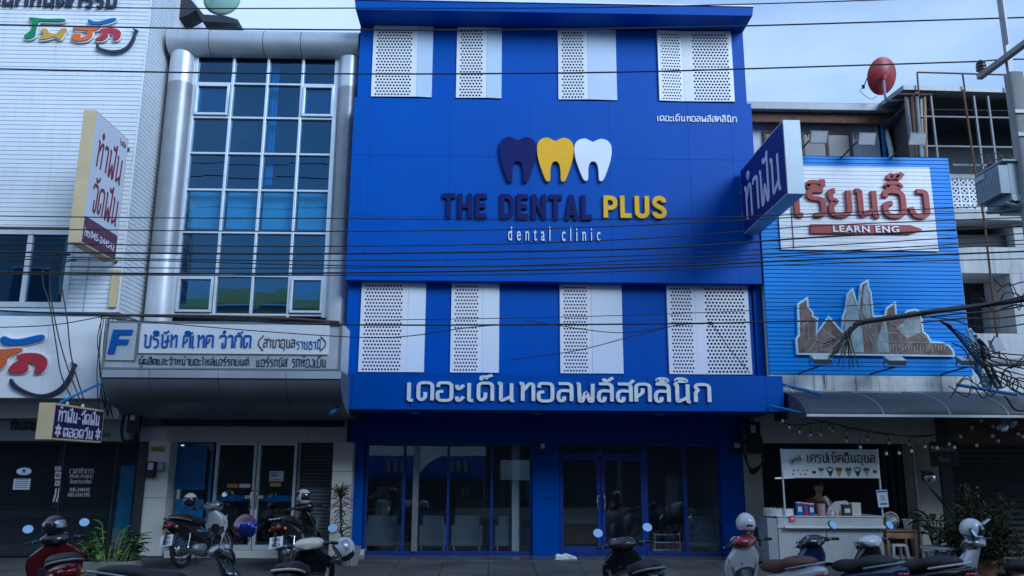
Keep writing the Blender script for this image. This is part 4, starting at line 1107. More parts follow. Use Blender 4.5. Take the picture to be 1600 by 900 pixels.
# blue sign of the clinic
r_, X = blade('projecting_sign', None, (4.925, 5.22), -3.55, -1.10, 6.10, 7.42, 'blue box sign with pale edge projecting from the clinic corner over the street', 'navy_sign', 'pale_edge', -1)

g = MB(); thai(g, 'ทำฟัน', (2.02, .98), side_map(-1.30, 6.27, X - .001, -1), wt=1.25, depth=.008, r=2.6); g.build('lettering', 'lilac_white', r_)
g = MB(); g.box(4.93, 5.215, -1.10, -1.005, 6.5, 6.56); g.box(4.93, 5.215, -1.10, -1.005, 6.95, 7.0); g.build('bracket', 'steel', r_)
g = MB(); g.lathe([(.0, 7.47), (.03, 7.46), (.03, 7.42)], (5.07, -3.4, 0), 10); g.build('cap', 'steel', r_)
# blue steel stay at the clinic canopy's ends
for (a, b, c, lb) in (((542, 628), (516, 646), -1.82, 'short blue pipe stay at the west end of the clinic canopy'), ):
    p = P(*a, -1.82); q = P(*b, -2.35)
    g = MB(); g.tube([p, q], .028, 8); tag(g.build('pipe_stay', 'strut_blue', smooth=True), lb, 'pipe')
p = P(1203, 634, -1.85); q = P(1266, 648, -2.5)
g = MB(); g.tube([p, q], .024, 8); tag(g.build('pipe_stay', 'strut_blue', smooth=True), 'blue pipe stay running from the clinic canopy under the grey awning', 'pipe')

# ---- roof line over the silver building: torn dark roofing, mesh dish
g = MB()
pts = [(262, -6), (296, -4), (318, 22), (352, 24), (372, 30), (368, 37), (316, 34), (306, 16), (292, 24), (268, 34)]
for (q, dep, off) in ((pts, .5, .0),):
    poly = [(P(a, b, .2).x, P(a, b, .2).z) for a, b in q]
    if sum((poly[i][0] * poly[(i + 1) % len(poly)][1] - poly[(i + 1) % len(poly)][0] * poly[i][1]) for i in range(len(poly))) < 0: poly.reverse()
    g.prism(poly, 0, dep, plane_map((0, .2, 0), (1, 0, 0), (0, 0, 1), (0, 1, 0)))
g.box(-6.8, -6.2, .1, 1.2, 10.6, 10.9)
tag(g.build('roof_edge', 'dark_paint', bevel=.03), 'torn dark roofing hanging at the corner above the silver building', 'roofing')
c = P(347, -2, .6)
r_ = empty('mesh_dish', (c.x, .6, 10.6), 'pale green mesh satellite dish on the roof of the silver building', 'satellite dish')
g = MB(); R = []
for k in range(7):
    t = k / 6; R.append([c + Vector((.42 * t * math.cos(a), .10 * (t * t) - .1, .42 * t * math.sin(a))) for a in [2 * math.pi * j / 26 for j in range(26)]])
R[0] = [c + Vector((.002 * math.cos(2 * math.pi * j / 26), -.1, .002 * math.sin(2 * math.pi * j / 26))) for j in range(26)]
g.rings(R, caps=False); sheet(g.build('dish', 'mesh_green', r_, smooth=True), .01)
g = MB(); g.tube([(c.x, .66, 10.3), (c.x, .66, c.z - .2)], .03, 8); g.build('mast', 'steel', r_)
g = MB(); g.tube([c + Vector((0, -.1, 0)), c + Vector((0, -.45, .1))], .012, 6); g.lathe([(.04, 0), (.05, .08), (.02, .1)], c + Vector((0, -.45, .05)), 10); g.build('feed', 'steel', r_)
# ================================================================== RIGHT SHOPHOUSE WITH BILLBOARD
RX0, RX1 = 5.30, 9.25
shop = empty('shophouse', (7.3, 0, 0), 'old pale shophouse behind the sky blue billboard with a dark open ground floor', 'building')
g = MB(); g.box(RX0 + .02, 13.5, 1.2, 9, 2.3, 9.0); g.box(RX0 + .02, RX1, -.95, 1.2, 3.1, 7.2); g.build('wall', 'old_white', shop)
# upper storey: wall with two windows, gutter, eaves
g = MB(); g.box(RX0 + .02, 9.05, .5, .62, 7.3, 9.12)
uw = g.build('upper_wall', 'old_white', shop)
for (a, b) in ((1192, 1246), (1251, 1330)):
    x0, x1 = X_(a, 220, .5), X_(b, 220, .5); z1 = Z_(1290, 207, .5)
    g = MB(); g.box(x0, x0 + .06, .44, .49, 7.6, z1); g.box(x1 - .06, x1, .44, .49, 7.6, z1); g.box(x0 + .06, x1 - .06, .44, .49, z1 - .06, z1)
    xm = (x0 + x1) / 2; g.box(xm - .03, xm + .03, .445, .485, 7.6, z1 - .06)
    wf = g.build('window', 'rust', uw); g = MB(); g.box(x0 + .04, x1 - .04, .465, .47, 7.6, z1 - .03); g.build('pane', 'window_dark', wf)
g = MB(); xw = X_(1216, 225, .5); g.box(xw - .08, xw + .08, .46, .495, 7.8, 8.5); g.build('curtain', 'paper', uw)
g = MB(); g.box(RX0 - .25, 9.05, .05, .20, 9.28, 9.46); g.build('gutter', 'roof_metal', shop, bevel=.02)
g = MB(); g.box(RX0 - .2, 9.04, .21, .30, 9.06, 9.3); g.box(RX0 - .2, 9.04, .3, .5, 9.12, 9.15); g.build('fascia', 'rust', shop)
g = MB(); g.hexa([(RX0 - .2, .1, 9.44), (9.05, .1, 9.44), (9.05, 5, 10.4), (RX0 - .2, 5, 10.4), (RX0 - .2, .1, 9.47), (9.05, .1, 9.47), (9.05, 5, 10.43), (RX0 - .2, 5, 10.43)]); g.build('roof', 'roof_metal', shop)
g = MB(); xx = X_(1383, 215, .3); g.tube([(xx, .38, 7.3), (xx, .38, 9.0), (xx - .02, .3, 9.1)], .045, 10); g.build('downpipe', 'strut_blue', shop, smooth=True)
g = MB(); xx = X_(1391, 215, .3); g.tube([(xx, .30, 7.3), (xx, .32, 8.5), (xx - .02, .42, 9.0)], .06, 10); g.build('downpipe', 'plastic_white', shop, smooth=True)
# ledge under the billboard, old concrete
g = MB(); g.box(RX0 - .02, 13.5, -1.02, .0, 3.02, 3.37); g.build('ledge', 'stained', shop)
# ground floor: header, piers, dark recess, gate
g = MB(); g.box(RX0 - .1, X_(1462, 675, -.2), -.2, .1, 2.13, 3.0); g.build('header', 'tile_white', shop)
g = MB(); g.box(X_(1462, 675, -.2) + .002, X_(1481, 675, -.2), -.22, .12, 0, 3.0); g.build('post', 'dark_paint', shop)
g = MB(); g.box(X_(1482, 675, -.2), 13.5, -.2, .1, Z_(1530, 693, -.2), 3.0); g.build('header', 'brown', shop)
g = MB(); g.box(X_(1163, 760, .0), X_(1192, 760, .0), -.02, .4, .0, 2.13); g.build('pier', 'cream_wall', shop, bevel=.01)
g = MB(); g.box(X_(1434, 760, -.3), X_(1470, 760, -.3), -.3, .2, 0, 2.127); g.build('pier', 'cream_wall', shop, bevel=.01)
g = MB(); g.tube([(X_(1428, 760, -.25), -.32, 0), (X_(1428, 760, -.25), -.32, 2.12)], .035, 8); g.build('gate_post', 'steel', shop, smooth=True)
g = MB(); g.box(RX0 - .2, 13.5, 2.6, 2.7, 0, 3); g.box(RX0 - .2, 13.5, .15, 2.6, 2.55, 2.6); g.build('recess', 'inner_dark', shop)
g = MB(); g.box(RX0 - .2, 13.5, -.2, 2.6, -.06, -.002); g.build('recess_floor', 'concrete', shop)
# folding gate behind the stall
g = MB(); x0, x1 = X_(1376, 760, .3), X_(1428, 760, .3); n = 9
for k in range(n):
    a = x0 + (x1 - x0) * k / n; b = x0 + (x1 - x0) * (k + 1) / n; dy = .03 * (k % 2)
    g.hexa([(a, .30 + dy, 0), (b, .33 - dy, 0), (b, .34 - dy, 0), (a, .31 + dy, 0), (a, .30 + dy, 2.1), (b, .33 - dy, 2.1), (b, .34 - dy, 2.1), (a, .31 + dy, 2.1)])
g.build('folding_gate', 'dark_paint', shop)
g = MB()
for k in range(2): g.bar((RX0 + .02 + .85 * k, 1.6, 1.44), (RX0 + .45 + .85 * k, 1.6, 1.46), .04, .03)
g.build('lamp_tube', 'lamp_tube', shop)
# roller shutter on the right
g = MB(); prof = []; z = 0; k = 0
while z < 2.25: prof.append((-.02 if k % 2 else .02, z)); z += .055; k += 1
g.rings([[(x, -.06 + d, zz) for d, zz in prof] for x in (X_(1482, 760, -.06), 13.5)], caps=False, closed=False); g.build('roller_shutter', 'shutter_dark', shop)
g = MB(); g.box(X_(1480, 760, -.1), X_(1487, 760, -.1), -.16, .0, 0, 2.14); g.build('shutter_rail', 'steel', shop)

# ---- billboard
YBI = -1.0
bill = empty('billboard', (7.25, YBI, 3.39), 'sky blue ribbed metal billboard with white sign panel and red Thai letters', 'billboard')
g = MB(); ribbed(g, RX0, 9.207, 3.385, 7.79, YBI - .016, .082, .016); g.build('cladding', 'sky_blue', bill)
g = MB(); g.box(RX0 + .003, 9.204, YBI + .001, YBI + .05, 3.387, 7.786); g.box(9.16, 9.2035, YBI + .051, -.4, 3.4, 7.78); g.build('backing', 'sky_blue', bill)
x0, x1, z0, z1 = rect_px(1216, 260, 1459, 391, YBI - .05)
g = MB(); ribbed(g, x0, x1, z0, z1, YBI - .055, .082, .012)
pn = g.build('sign_panel', 'sign_white', bill)
g = MB(); g.box(x0 + .004, x1 - .004, YBI - .04, YBI - .018, z0 + .004, z1 - .004); g.build('panel_core', 'sign_white', pn)
xr = X_(1237, 360, YBI); g = MB(); g.box(xr - .012, xr + .002, YBI - .068, YBI - .056, z0 + .02, z1 - .7); g.build('rust_streak_rail', 'maroon', pn)
word(thai, 'เรียนอิ๊ง', (1240, 266, 1451, 340), YBI - .055, 'red_letter', bill, .06, wt=1.75, r=2.8)
YLP = YBI - .057
def pxpoly(pts, Y):
    poly = [(P(a, b, Y).x, P(a, b, Y).z) for a, b in pts]
    ar = sum((poly[i][0] * poly[(i + 1) % len(poly)][1] - poly[(i + 1) % len(poly)][0] * poly[i][1]) for i in range(len(poly)))
    return poly if ar > 0 else poly[::-1]
zmap = lambda Y: plane_map((0, Y, 0), (1, 0, 0), (0, 0, 1), (0, -1, 0))
g = MB(); g.prism(pxpoly([(1265, 351), (1421, 352.5), (1440, 359.5), (1420, 366.5), (1265, 365.5)], YLP), 0, .05, zmap(YLP)); pc = g.build('pencil_plate', 'red_letter', bill, bevel=.006)
x0, x1, z0, z1 = rect_px(1301, 353, 1404, 363.5, YLP - .05); g = MB(); latin(g, 'LEARN ENG', (x1 - x0, z1 - z0), wall_map(x0, z0, YLP - .051), .02, .022, 1.15); g.build('lettering', 'white_letter', pc)
z7 = lambda L: [(1200 + a / 3, 300 + b / 3) for a, b in L]
sky_out = z7([(128, 765), (122, 690), (134, 672), (130, 526), (180, 494), (184, 540), (206, 568), (206, 584), (228, 592), (222, 658), (276, 582), (338, 652), (340, 588), (356, 545), (362, 482), (388, 452), (396, 472), (416, 545), (424, 435), (462, 412), (466, 455), (476, 472), (488, 582), (538, 580), (544, 546), (590, 514), (594, 576), (626, 576), (642, 557), (680, 550), (710, 566), (720, 657), (740, 672), (756, 702), (808, 705), (842, 722), (860, 746), (866, 775)])
g = MB(); g.prism(pxpoly(sky_out, YBI), 0, .07, zmap(YBI - .016)); so = g.build('skyline_board', 'cyan_trim', bill)
cx = sum(p[0] for p in sky_out) / len(sky_out)
# inner weathered print: outline pulled in by ~2.6 px
def inset(pts, d):
    n = len(pts); ar = sum(pts[i][0] * pts[(i + 1) % n][1] - pts[(i + 1) % n][0] * pts[i][1] for i in range(n)); s_ = 1 if ar > 0 else -1; out = []
    for i in range(n):
        a, b, c = Vector(pts[i - 1]), Vector(pts[i]), Vector(pts[(i + 1) % n])
        n1 = (b - a).normalized(); n2 = (c - b).normalized(); n1 = Vector((-n1.y, n1.x)) * s_; n2 = Vector((-n2.y, n2.x)) * s_
        m_ = (n1 + n2); k = max(.45, m_.length / 2); m_ = m_.normalized(); out.append((b.x + m_.x * d / k, b.y + m_.y * d / k))
    return out
g = MB(); g.prism(pxpoly(inset(sky_out, 3.0), YBI), 0, .006, zmap(YBI - .0865)); g.build('weathered_print', 'rusty_map', so)
for L in ([(345, 755), (352, 620), (366, 500), (388, 470), (412, 560), (432, 660), (440, 755)], [(432, 560), (440, 450), (455, 432), (462, 480), (474, 590), (470, 650)], [(500, 755), (505, 680), (540, 600), (548, 640), (560, 755)], [(590, 640), (640, 600), (700, 600), (706, 660), (640, 690)]):
    g = MB(); g.prism(pxpoly(z7(L), YBI), 0, .003, zmap(YBI - .0925)); g.build('pale_print', 'pale_map', so)
g = MB(); YK = YBI - .097
for L in ([(396, 480), (500, 740)], [(420, 550), (440, 600), (510, 700)], [(350, 640), (395, 480)], [(430, 450), (480, 640)], [(500, 742), (545, 600), (545, 560)], [(500, 700), (850, 710)], [(530, 660), (700, 660), (750, 690)], [(250, 640), (330, 700), (400, 740)], [(140, 640), (200, 600)], [(560, 600), (620, 640), (700, 620)], [(600, 760), (680, 700)], [(740, 750), (770, 705)], [(190, 750), (230, 690), (300, 720)]):
    q = [P(a, b, YK) for a, b in z7(L)]
    for a, b in zip(q, q[1:]): g.bar(a, b, .012, .008, (0, 1, 0))
for (a, b, r_) in ((610, 640, .16), (585, 690, .12), (770, 735, .1), (210, 720, .13), (300, 700, .1)):
    c = P(1200 + a / 3, 300 + b / 3, YK); g.torus(c, r_, .006, 'Y', 20, 4, .3, 5.2)
for k in range(22):
    a = P(1200 + (530 + k * 14) / 3, 300 + (712 + (k % 3) * 6) / 3, YK); g.bar(a, a + Vector((0, 0, -.08 - .03 * (k % 2))), .014, .006, (0, 1, 0))
for k in range(9):
    a = P(1200 + (640 + k * 9) / 3, 300 + 585 / 3, YK); g.bar(a, a + Vector((0, 0, -.26)), .008, .006, (0, 1, 0))
g.build('street_lines', 'map_line', so)
# floodlights: head, bracket, arm
def flood(px, Y, base, label, grp):
    c = P(px[0], px[1], Y); r_ = empty('floodlight', c, label, 'floodlight', grp)
    g = MB(); w_, h = .18, .125; t = rad(28) if px[1] < 300 else rad(-62); R_ = Matrix.Rotation(t, 3, 'X')
    pts = [R_ @ Vector(p) for p in ((-w_, -.05, -h), (w_, -.05, -h), (w_ * .8, .05, -h * .8), (-w_ * .8, .05, -h * .8), (-w_, -.05, h), (w_, -.05, h), (w_ * .8, .05, h * .8), (-w_ * .8, .05, h * .8))]
    g.hexa([c + p for p in pts]); hd = g.build('head', 'steel', r_, bevel=.008)
    g = MB(); q = [R_ @ Vector(p) for p in ((-w_ * .88, -.054, -h * .85), (w_ * .88, -.054, -h * .85), (w_ * .88, -.054, h * .85), (-w_ * .88, -.054, h * .85))]; g.quad(*[c + p for p in q]); g.build('lens', 'lamp_clear', hd)
    g = MB(); b = Vector(base); up = 1 if px[1] < 300 else -1
    yk = [c + Vector((-w_ - .02, 0, 0)), c + Vector((-w_ - .02, .02, .11 * up)), c + Vector((w_ + .02, .02, .11 * up)), c + Vector((w_ + .02, 0, 0))]
    g.tube(yk, .012, 6); g.tube([c + Vector((0, .02, .11 * up)), b], .016, 6); g.build('bracket', 'dark_paint', r_)
for i, (px, lb) in enumerate((((1278, 214), 'floodlight over the billboard in front of the dark upper window'), ((1353, 217), 'floodlight over the billboard in front of the white upper wall'), ((1432, 217), 'floodlight over the billboard beside the bundle of poles'))):
    q = P(px[0], px[1], -1.5); flood(px, -1.5, (q.x - .32, -1.0, 7.74), lb, 'floodlights above the billboard')
for i, (px, lb) in enumerate((((1282, 562), 'grey floodlight below the frayed cable end at the billboard foot'), ((1398, 564), 'black floodlight at the middle of the billboard foot'), ((1511, 564), 'grey floodlight at the billboard foot by the wrapped cable bundle'))):
    q = P(px[0], px[1], -1.55); flood(px, -1.55, (q.x - .22, -1.0, 3.40), lb, 'floodlights below the billboard')

# ---- curved awning
aw = empty('awning', (9.3, -1.8, 2.45), 'long curved dark grey awning over the crepe stall', 'awning')
AX0, AX1 = 5.33, 14.0
prof = []
for k in range(9):
    t = k / 8; a = rad(86) * t
    prof.append((-1.03 - 1.58 * math.sin(a) * 1.0, 2.50 + .545 * (math.cos(a) * .55 + .45 * (1 - t))))
g = MB(); R = [[(x, y, z) for y, z in prof] for x in (AX0, AX1)]
g.rings(R, caps=False, closed=False); o = g.build('sheet', 'awning', aw, smooth=True); sheet(o, .012)
def rib(x, nm, m):
    g = MB(); g.tube([(x, y, z + .012) for y, z in prof], .016, 6); g.build(nm, m, aw, smooth=True)
for (a, b) in ((1342, 632), (1440, 632), (1525, 632)): rib(X_(a, b, -1.7), 'rib', 'steel')
rib(AX0 + .01, 'rib', 'awning')
g = MB(); g.box(AX0, AX1, prof[-1][0] - .03, prof[-1][0] + .01, prof[-1][1] - .03, prof[-1][1] + .012); g.build('front_bar', 'alu', aw)
g = MB(); g.add([(AX0 + .004, y, z) for y, z in prof] + [(AX0 + .004, prof[-1][0], 2.49), (AX0 + .004, -1.03, 2.49)], [tuple(range(len(prof) + 2))]); g.build('end_panel', 'awning', aw)
g = MB(); g.box(AX0, AX1, -1.06, -1.024, 3.02, 3.075); g.build('wall_rail', 'roof_metal', aw)
for (a, b, ya, yb, lb) in (((1222, 601), (1284, 616), -1.6, -2.2, 'blue pipe stay lying over the grey awning next to the clinic'), ((1494, 601), (1590, 617), -1.5, -2.2, 'longer blue pipe lying over the awning by the transformer pole')):
    g = MB(); g.tube([P(*a, ya), P(*b, yb)], .03, 8); tag(g.build('pipe_stay', 'strut_blue', smooth=True), lb, 'pipe')
g = MB(); g.tube([P(1220, 598, -1.5), P(1240, 613, -2)], .014, 6); tag(g.build('stay_rod', 'alu', smooth=True), 'thin pale rod crossing above the awning next to the clinic canopy', 'rod')
g = MB(); g.tube([P(1530, 598, -1.4), P(1560, 613, -1.9)], .014, 6); tag(g.build('stay_rod', 'alu', smooth=True), 'thin pale rod over the awning under the cable tangle', 'rod')

# ---- roof shed to the right of the billboard: dark sheeted frame
shed = empty('rooftop_shed', (10, -.9, 7.6), 'dark open steel framed roof room above the vent block wall', 'shed')
g = MB(); g.hexa([(8.48, -.95, 9.30), (14, -.95, 9.22), (14, 4, 9.6), (8.48, 4, 9.7), (8.48, -.95, 9.40), (14, -.95, 9.34), (14, 4, 9.72), (8.48, 4, 9.8)]); g.build('roof', 'roof_metal', shed)
g = MB(); a, b, c, d = P(1413, 142, -.6), P(1420, 245, -.6), P(1400, 246, .4), P(1392, 175, .4)
g.quad(a, b, c, d); sheet(g.build('side_sheet', 'dark_wall', shed), .02)
g = MB(); g.box(8.6, 14, .5, .6, 7.4, 9.3); g.box(8.9, 14, -.2, .5, 7.55, 7.62); g.box(8.6, 14, -.6, .5, 9.02, 9.04); g.build('back_wall', 'inner_dark', shed)
g = MB()
for px in (1462, 1530, 1552): xx = X_(px, 220, -.9); g.box(xx - .017, xx + .017, -.92, -.87, 7.6, 9.2)
for z in (Z_(1500, 183, -.9), Z_(1500, 229, -.9)): g.box(8.75, 14, -.915, -.875, z - .014, z + .014)
g.build('frame', 'shed_steel', shed)
g = MB(); xa, xb = X_(1488, 256, -.6), 14; g.box(xa, xb, -.62, -.58, Z_(1500, 258, -.6) - .02, Z_(1500, 258, -.6) + .02); g.build('rail', 'shed_steel', shed)
def px_tube(pts, Y, r, m, label, cat, name, n=7, par=None, grp=None):
    g = MB(); g.tube([P(a, b, Y if not isinstance(Y, (list, tuple)) else Y[i]) for i, (a, b) in enumerate(pts)], r, n)
    o = g.build(name, m, par, smooth=True)
    return tag(o, label, cat, grp) if par is None else o
r_ = empty('roof_railing', P(1503, 145, -1.0), 'thin rusty pipe railing standing above the dark roof shed', 'railing')
px_tube([(1433, 113), (1575, 117)], -1.0, .018, 'rust', 0, 0, 'top_rail', par=r_)
for q in (((1433, 113), (1436, 152)), ((1504, 115), (1508, 145)), ((1571, 116), (1574, 150))): px_tube(q, -1.0, .018, 'rust', 0, 0, 'post', par=r_)
px_tube([(1505, 140), (1524, 270), (1538, 345), (1552, 470), (1562, 560)], -1.3, .022, 'rust', 'long thin rusty mast rising from the tangle past the vent blocks', 'mast', 'mast')
r_ = empty('pole_bundle', P(1432, 240, -.8), 'bundle of upright bamboo and pipe poles at the corner of the dark shed', 'poles')
for k in range(9):
    a = 1415 + k * 3.6 + rnd.uniform(-2, 2); b = 1424 + k * 3.2 + rnd.uniform(-3, 3)
    px_tube([(a, 148 + rnd.uniform(-4, 8)), (b, 246)], -.8 - .05 * (k % 3), .03 + .008 * (k % 2), ('wood', 'steel', 'rust', 'plastic_white')[k % 4], 0, 0, 'pole', par=r_)
px_tube([(1404, 147), (1456, 148)], -.95, .02, 'rust', 0, 0, 'tie_rail', par=r_)
# ---- red satellite dish
c = P(1377, 119, -.2)
r_ = empty('satellite_dish', (c.x, c.y, 9.5), 'large dark red satellite dish on a bent grey mast', 'satellite dish')
ax = Vector((-.02, .93, .36)).normalized(); u = ax.cross(Vector((0, 0, 1))).normalized(); v = u.cross(ax)
def dish_ring(t, off, k=1): return [c + ax * (-.14 + .14 * t * t + off) + (u * math.cos(a) * .315 + v * math.sin(a) * .40) * t * k for a in [2 * math.pi * j / 36 for j in range(36)]]
g = MB(); R = [dish_ring(max(.01, j / 8), 0) for j in range(9)] + [dish_ring(1.0, -.02, 1.02)] + [dish_ring(max(.01, j / 8), -.022) for j in range(8, -1, -1)]
g.rings(R); g.build('reflector', 'dish_red', r_, smooth=True)
b0 = P(1381, 125, -.45); b1 = P(1383, 150, -.45)
g = MB(); g.tube(catmull([b0, b1, P(1388, 157, -.45), P(1400, 157, -.5), P(1424, 154, -.6)], 5), .028, 8); g.build('mast', 'steel', r_, smooth=True)
g = MB(); q = c + ax * -.16; g.tube([q, b0], .045, 8); g.build('mount', 'dish_red', r_)
f = P(1349, 136, .1)
g = MB(); g.tube([c + v * .30 - u * .18, f], .012, 6); g.lathe([(.0, -.03), (.03, -.03), (.035, .04), (.0, .05)], f, 10); g.build('feed_arm', 'dark_paint', r_)
g = MB(); g.tube(catmull([f, P(1344, 142, .1), P(1352, 150, 0), P(1362, 155, -.1), P(1370, 150, -.2)], 5), .006, 5); g.build('cable', 'cable', r_)

# ---- white shophouse beyond
nb = empty('shophouse', (11, 0, 0), 'white concrete shophouse with diamond vent blocks and open dark balconies', 'building')
NY = -.42; nx0 = 9.22
zz = lambda py: Z_(1540, py, NY)
g = MB()
for (a, b, dy) in ((330, 347, -.16), (386, 427, 0), (521, 596, 0)): g.box(nx0, 14, NY + dy, .5, zz(b), zz(a))
xc = X_(1584, 365, NY); g.box(xc, xc + .2, NY, .5, zz(386) + .002, zz(347) - .002); xc = X_(1583, 470, NY); g.box(xc, xc + .5, NY, .5, zz(521) + .002, zz(427) - .002)
g.build('wall', 'old_white', nb, bevel=.006)
g = MB(); g.box(nx0, 14, .6, .7, 3, 9); g.box(nx0, 14, NY + .25, .4, zz(386) + .002, zz(362)); g.build('balcony_back', 'dark_wall', nb)
g = MB(); xa = X_(1520, 480, .5); g.box(xa, xa + .5, .53, .59, zz(521), zz(440)); g.build('balcony_door', 'inner_dark', nb)
g = MB(); xa = X_(1537, 480, .4); g.box(xa, xa + .9, .42, .5, zz(521), zz(460)); g.build('balcony_panel', 'grey_fascia', nb)
# vent blocks: one sheet with diamond and triangle openings
def vent(mb, x0, z0, s, Y, t=.06):
    b = .10 * s; w_ = .09 * s
    mb.box(x0, x0 + s, Y, Y + t, z0, z0 + b); mb.box(x0, x0 + s, Y, Y + t, z0 + s - b, z0 + s); mb.box(x0, x0 + b, Y, Y + t, z0 + b, z0 + s - b); mb.box(x0 + s - b, x0 + s, Y, Y + t, z0 + b, z0 + s - b)
    c = (x0 + s / 2, z0 + s / 2); r = s / 2 - b
    P4 = [(c[0] + dx * r, c[1] + dz * r) for dx, dz in ((0, -1), (1, 0), (0, 1), (-1, 0))]; q = .52; I4 = [(c[0] + dx * r * q, c[1] + dz * r * q) for dx, dz in ((0, -1), (1, 0), (0, 1), (-1, 0))]
    for k in range(4):
        a, d, e, f_ = P4[k], P4[(k + 1) % 4], I4[(k + 1) % 4], I4[k]
        y0, y1 = Y + .004, Y + t - .004
        mb.hexa([(a[0], y0, a[1]), (d[0], y0, d[1]), (e[0], y0, e[1]), (f_[0], y0, f_[1]), (a[0], y1, a[1]), (d[0], y1, d[1]), (e[0], y1, e[1]), (f_[0], y1, f_[1])])
s_ = (zz(279) - zz(331)) / 4
g = MB()
for i in range(-1, 9):
    for j in range(4): vent(g, 9.56 + i * s_, zz(331) + j * s_, s_ - .002, NY)
g.build('vent_block_wall', 'sign_white', nb)
g = MB(); g.box(9.3, 14, NY - .02, NY + .2, zz(279), zz(273)); g.build('coping', 'old_white', nb)
g = MB(); g.box(9.3, 14, NY + .3, NY + .4, zz(331), zz(279)); g.build('vent_back', 'inner_dark', nb)
# ================================================================== MOTORBIKES
def sring(c, a, b, U, V, n=2.5, K=16):
    out = []
    for k in range(K):
        t = 2 * math.pi * k / K; ct, st = math.cos(t), math.sin(t)
        out.append(Vector(c) + Vector(U) * (a * math.copysign(abs(ct) ** (2 / n), ct)) + Vector(V) * (b * math.copysign(abs(st) ** (2 / n), st)))
    return out
def loftx(g, secs, n=2.5, K=16):
    g.rings([sring((x, 0 if len(s_) < 4 else s_[3], z), hw, hh, (0, 1, 0), (0, 0, 1), n, K) for x, z, hw, hh, *s_ in secs])
def loftx2(g, secs, n=2.5, K=18):
    """x, z, half width, half height"""
    xs_ = catmull([Vector((s_[0], s_[1], 0)) for s_ in secs], 4); hs = catmull([Vector((s_[2], s_[3], 0)) for s_ in secs], 4)
    g.rings([sring((p.x, 0, p.y), max(h.x, .002), max(h.y, .002), (0, 1, 0), (0, 0, 1), n, K) for p, h in zip(xs_, hs)])
def loftz2(g, secs, n=2.8, K=18):
    """z, x, half width (y), half thickness (x)"""
    a = catmull([Vector((s_[0], s_[1], 0)) for s_ in secs], 4); b = catmull([Vector((s_[2], s_[3], 0)) for s_ in secs], 4)
    g.rings([sring((p.y, 0, p.x), max(h.y, .002), max(h.x, .002), (1, 0, 0), (0, 1, 0), n, K) for p, h in zip(a, b)])
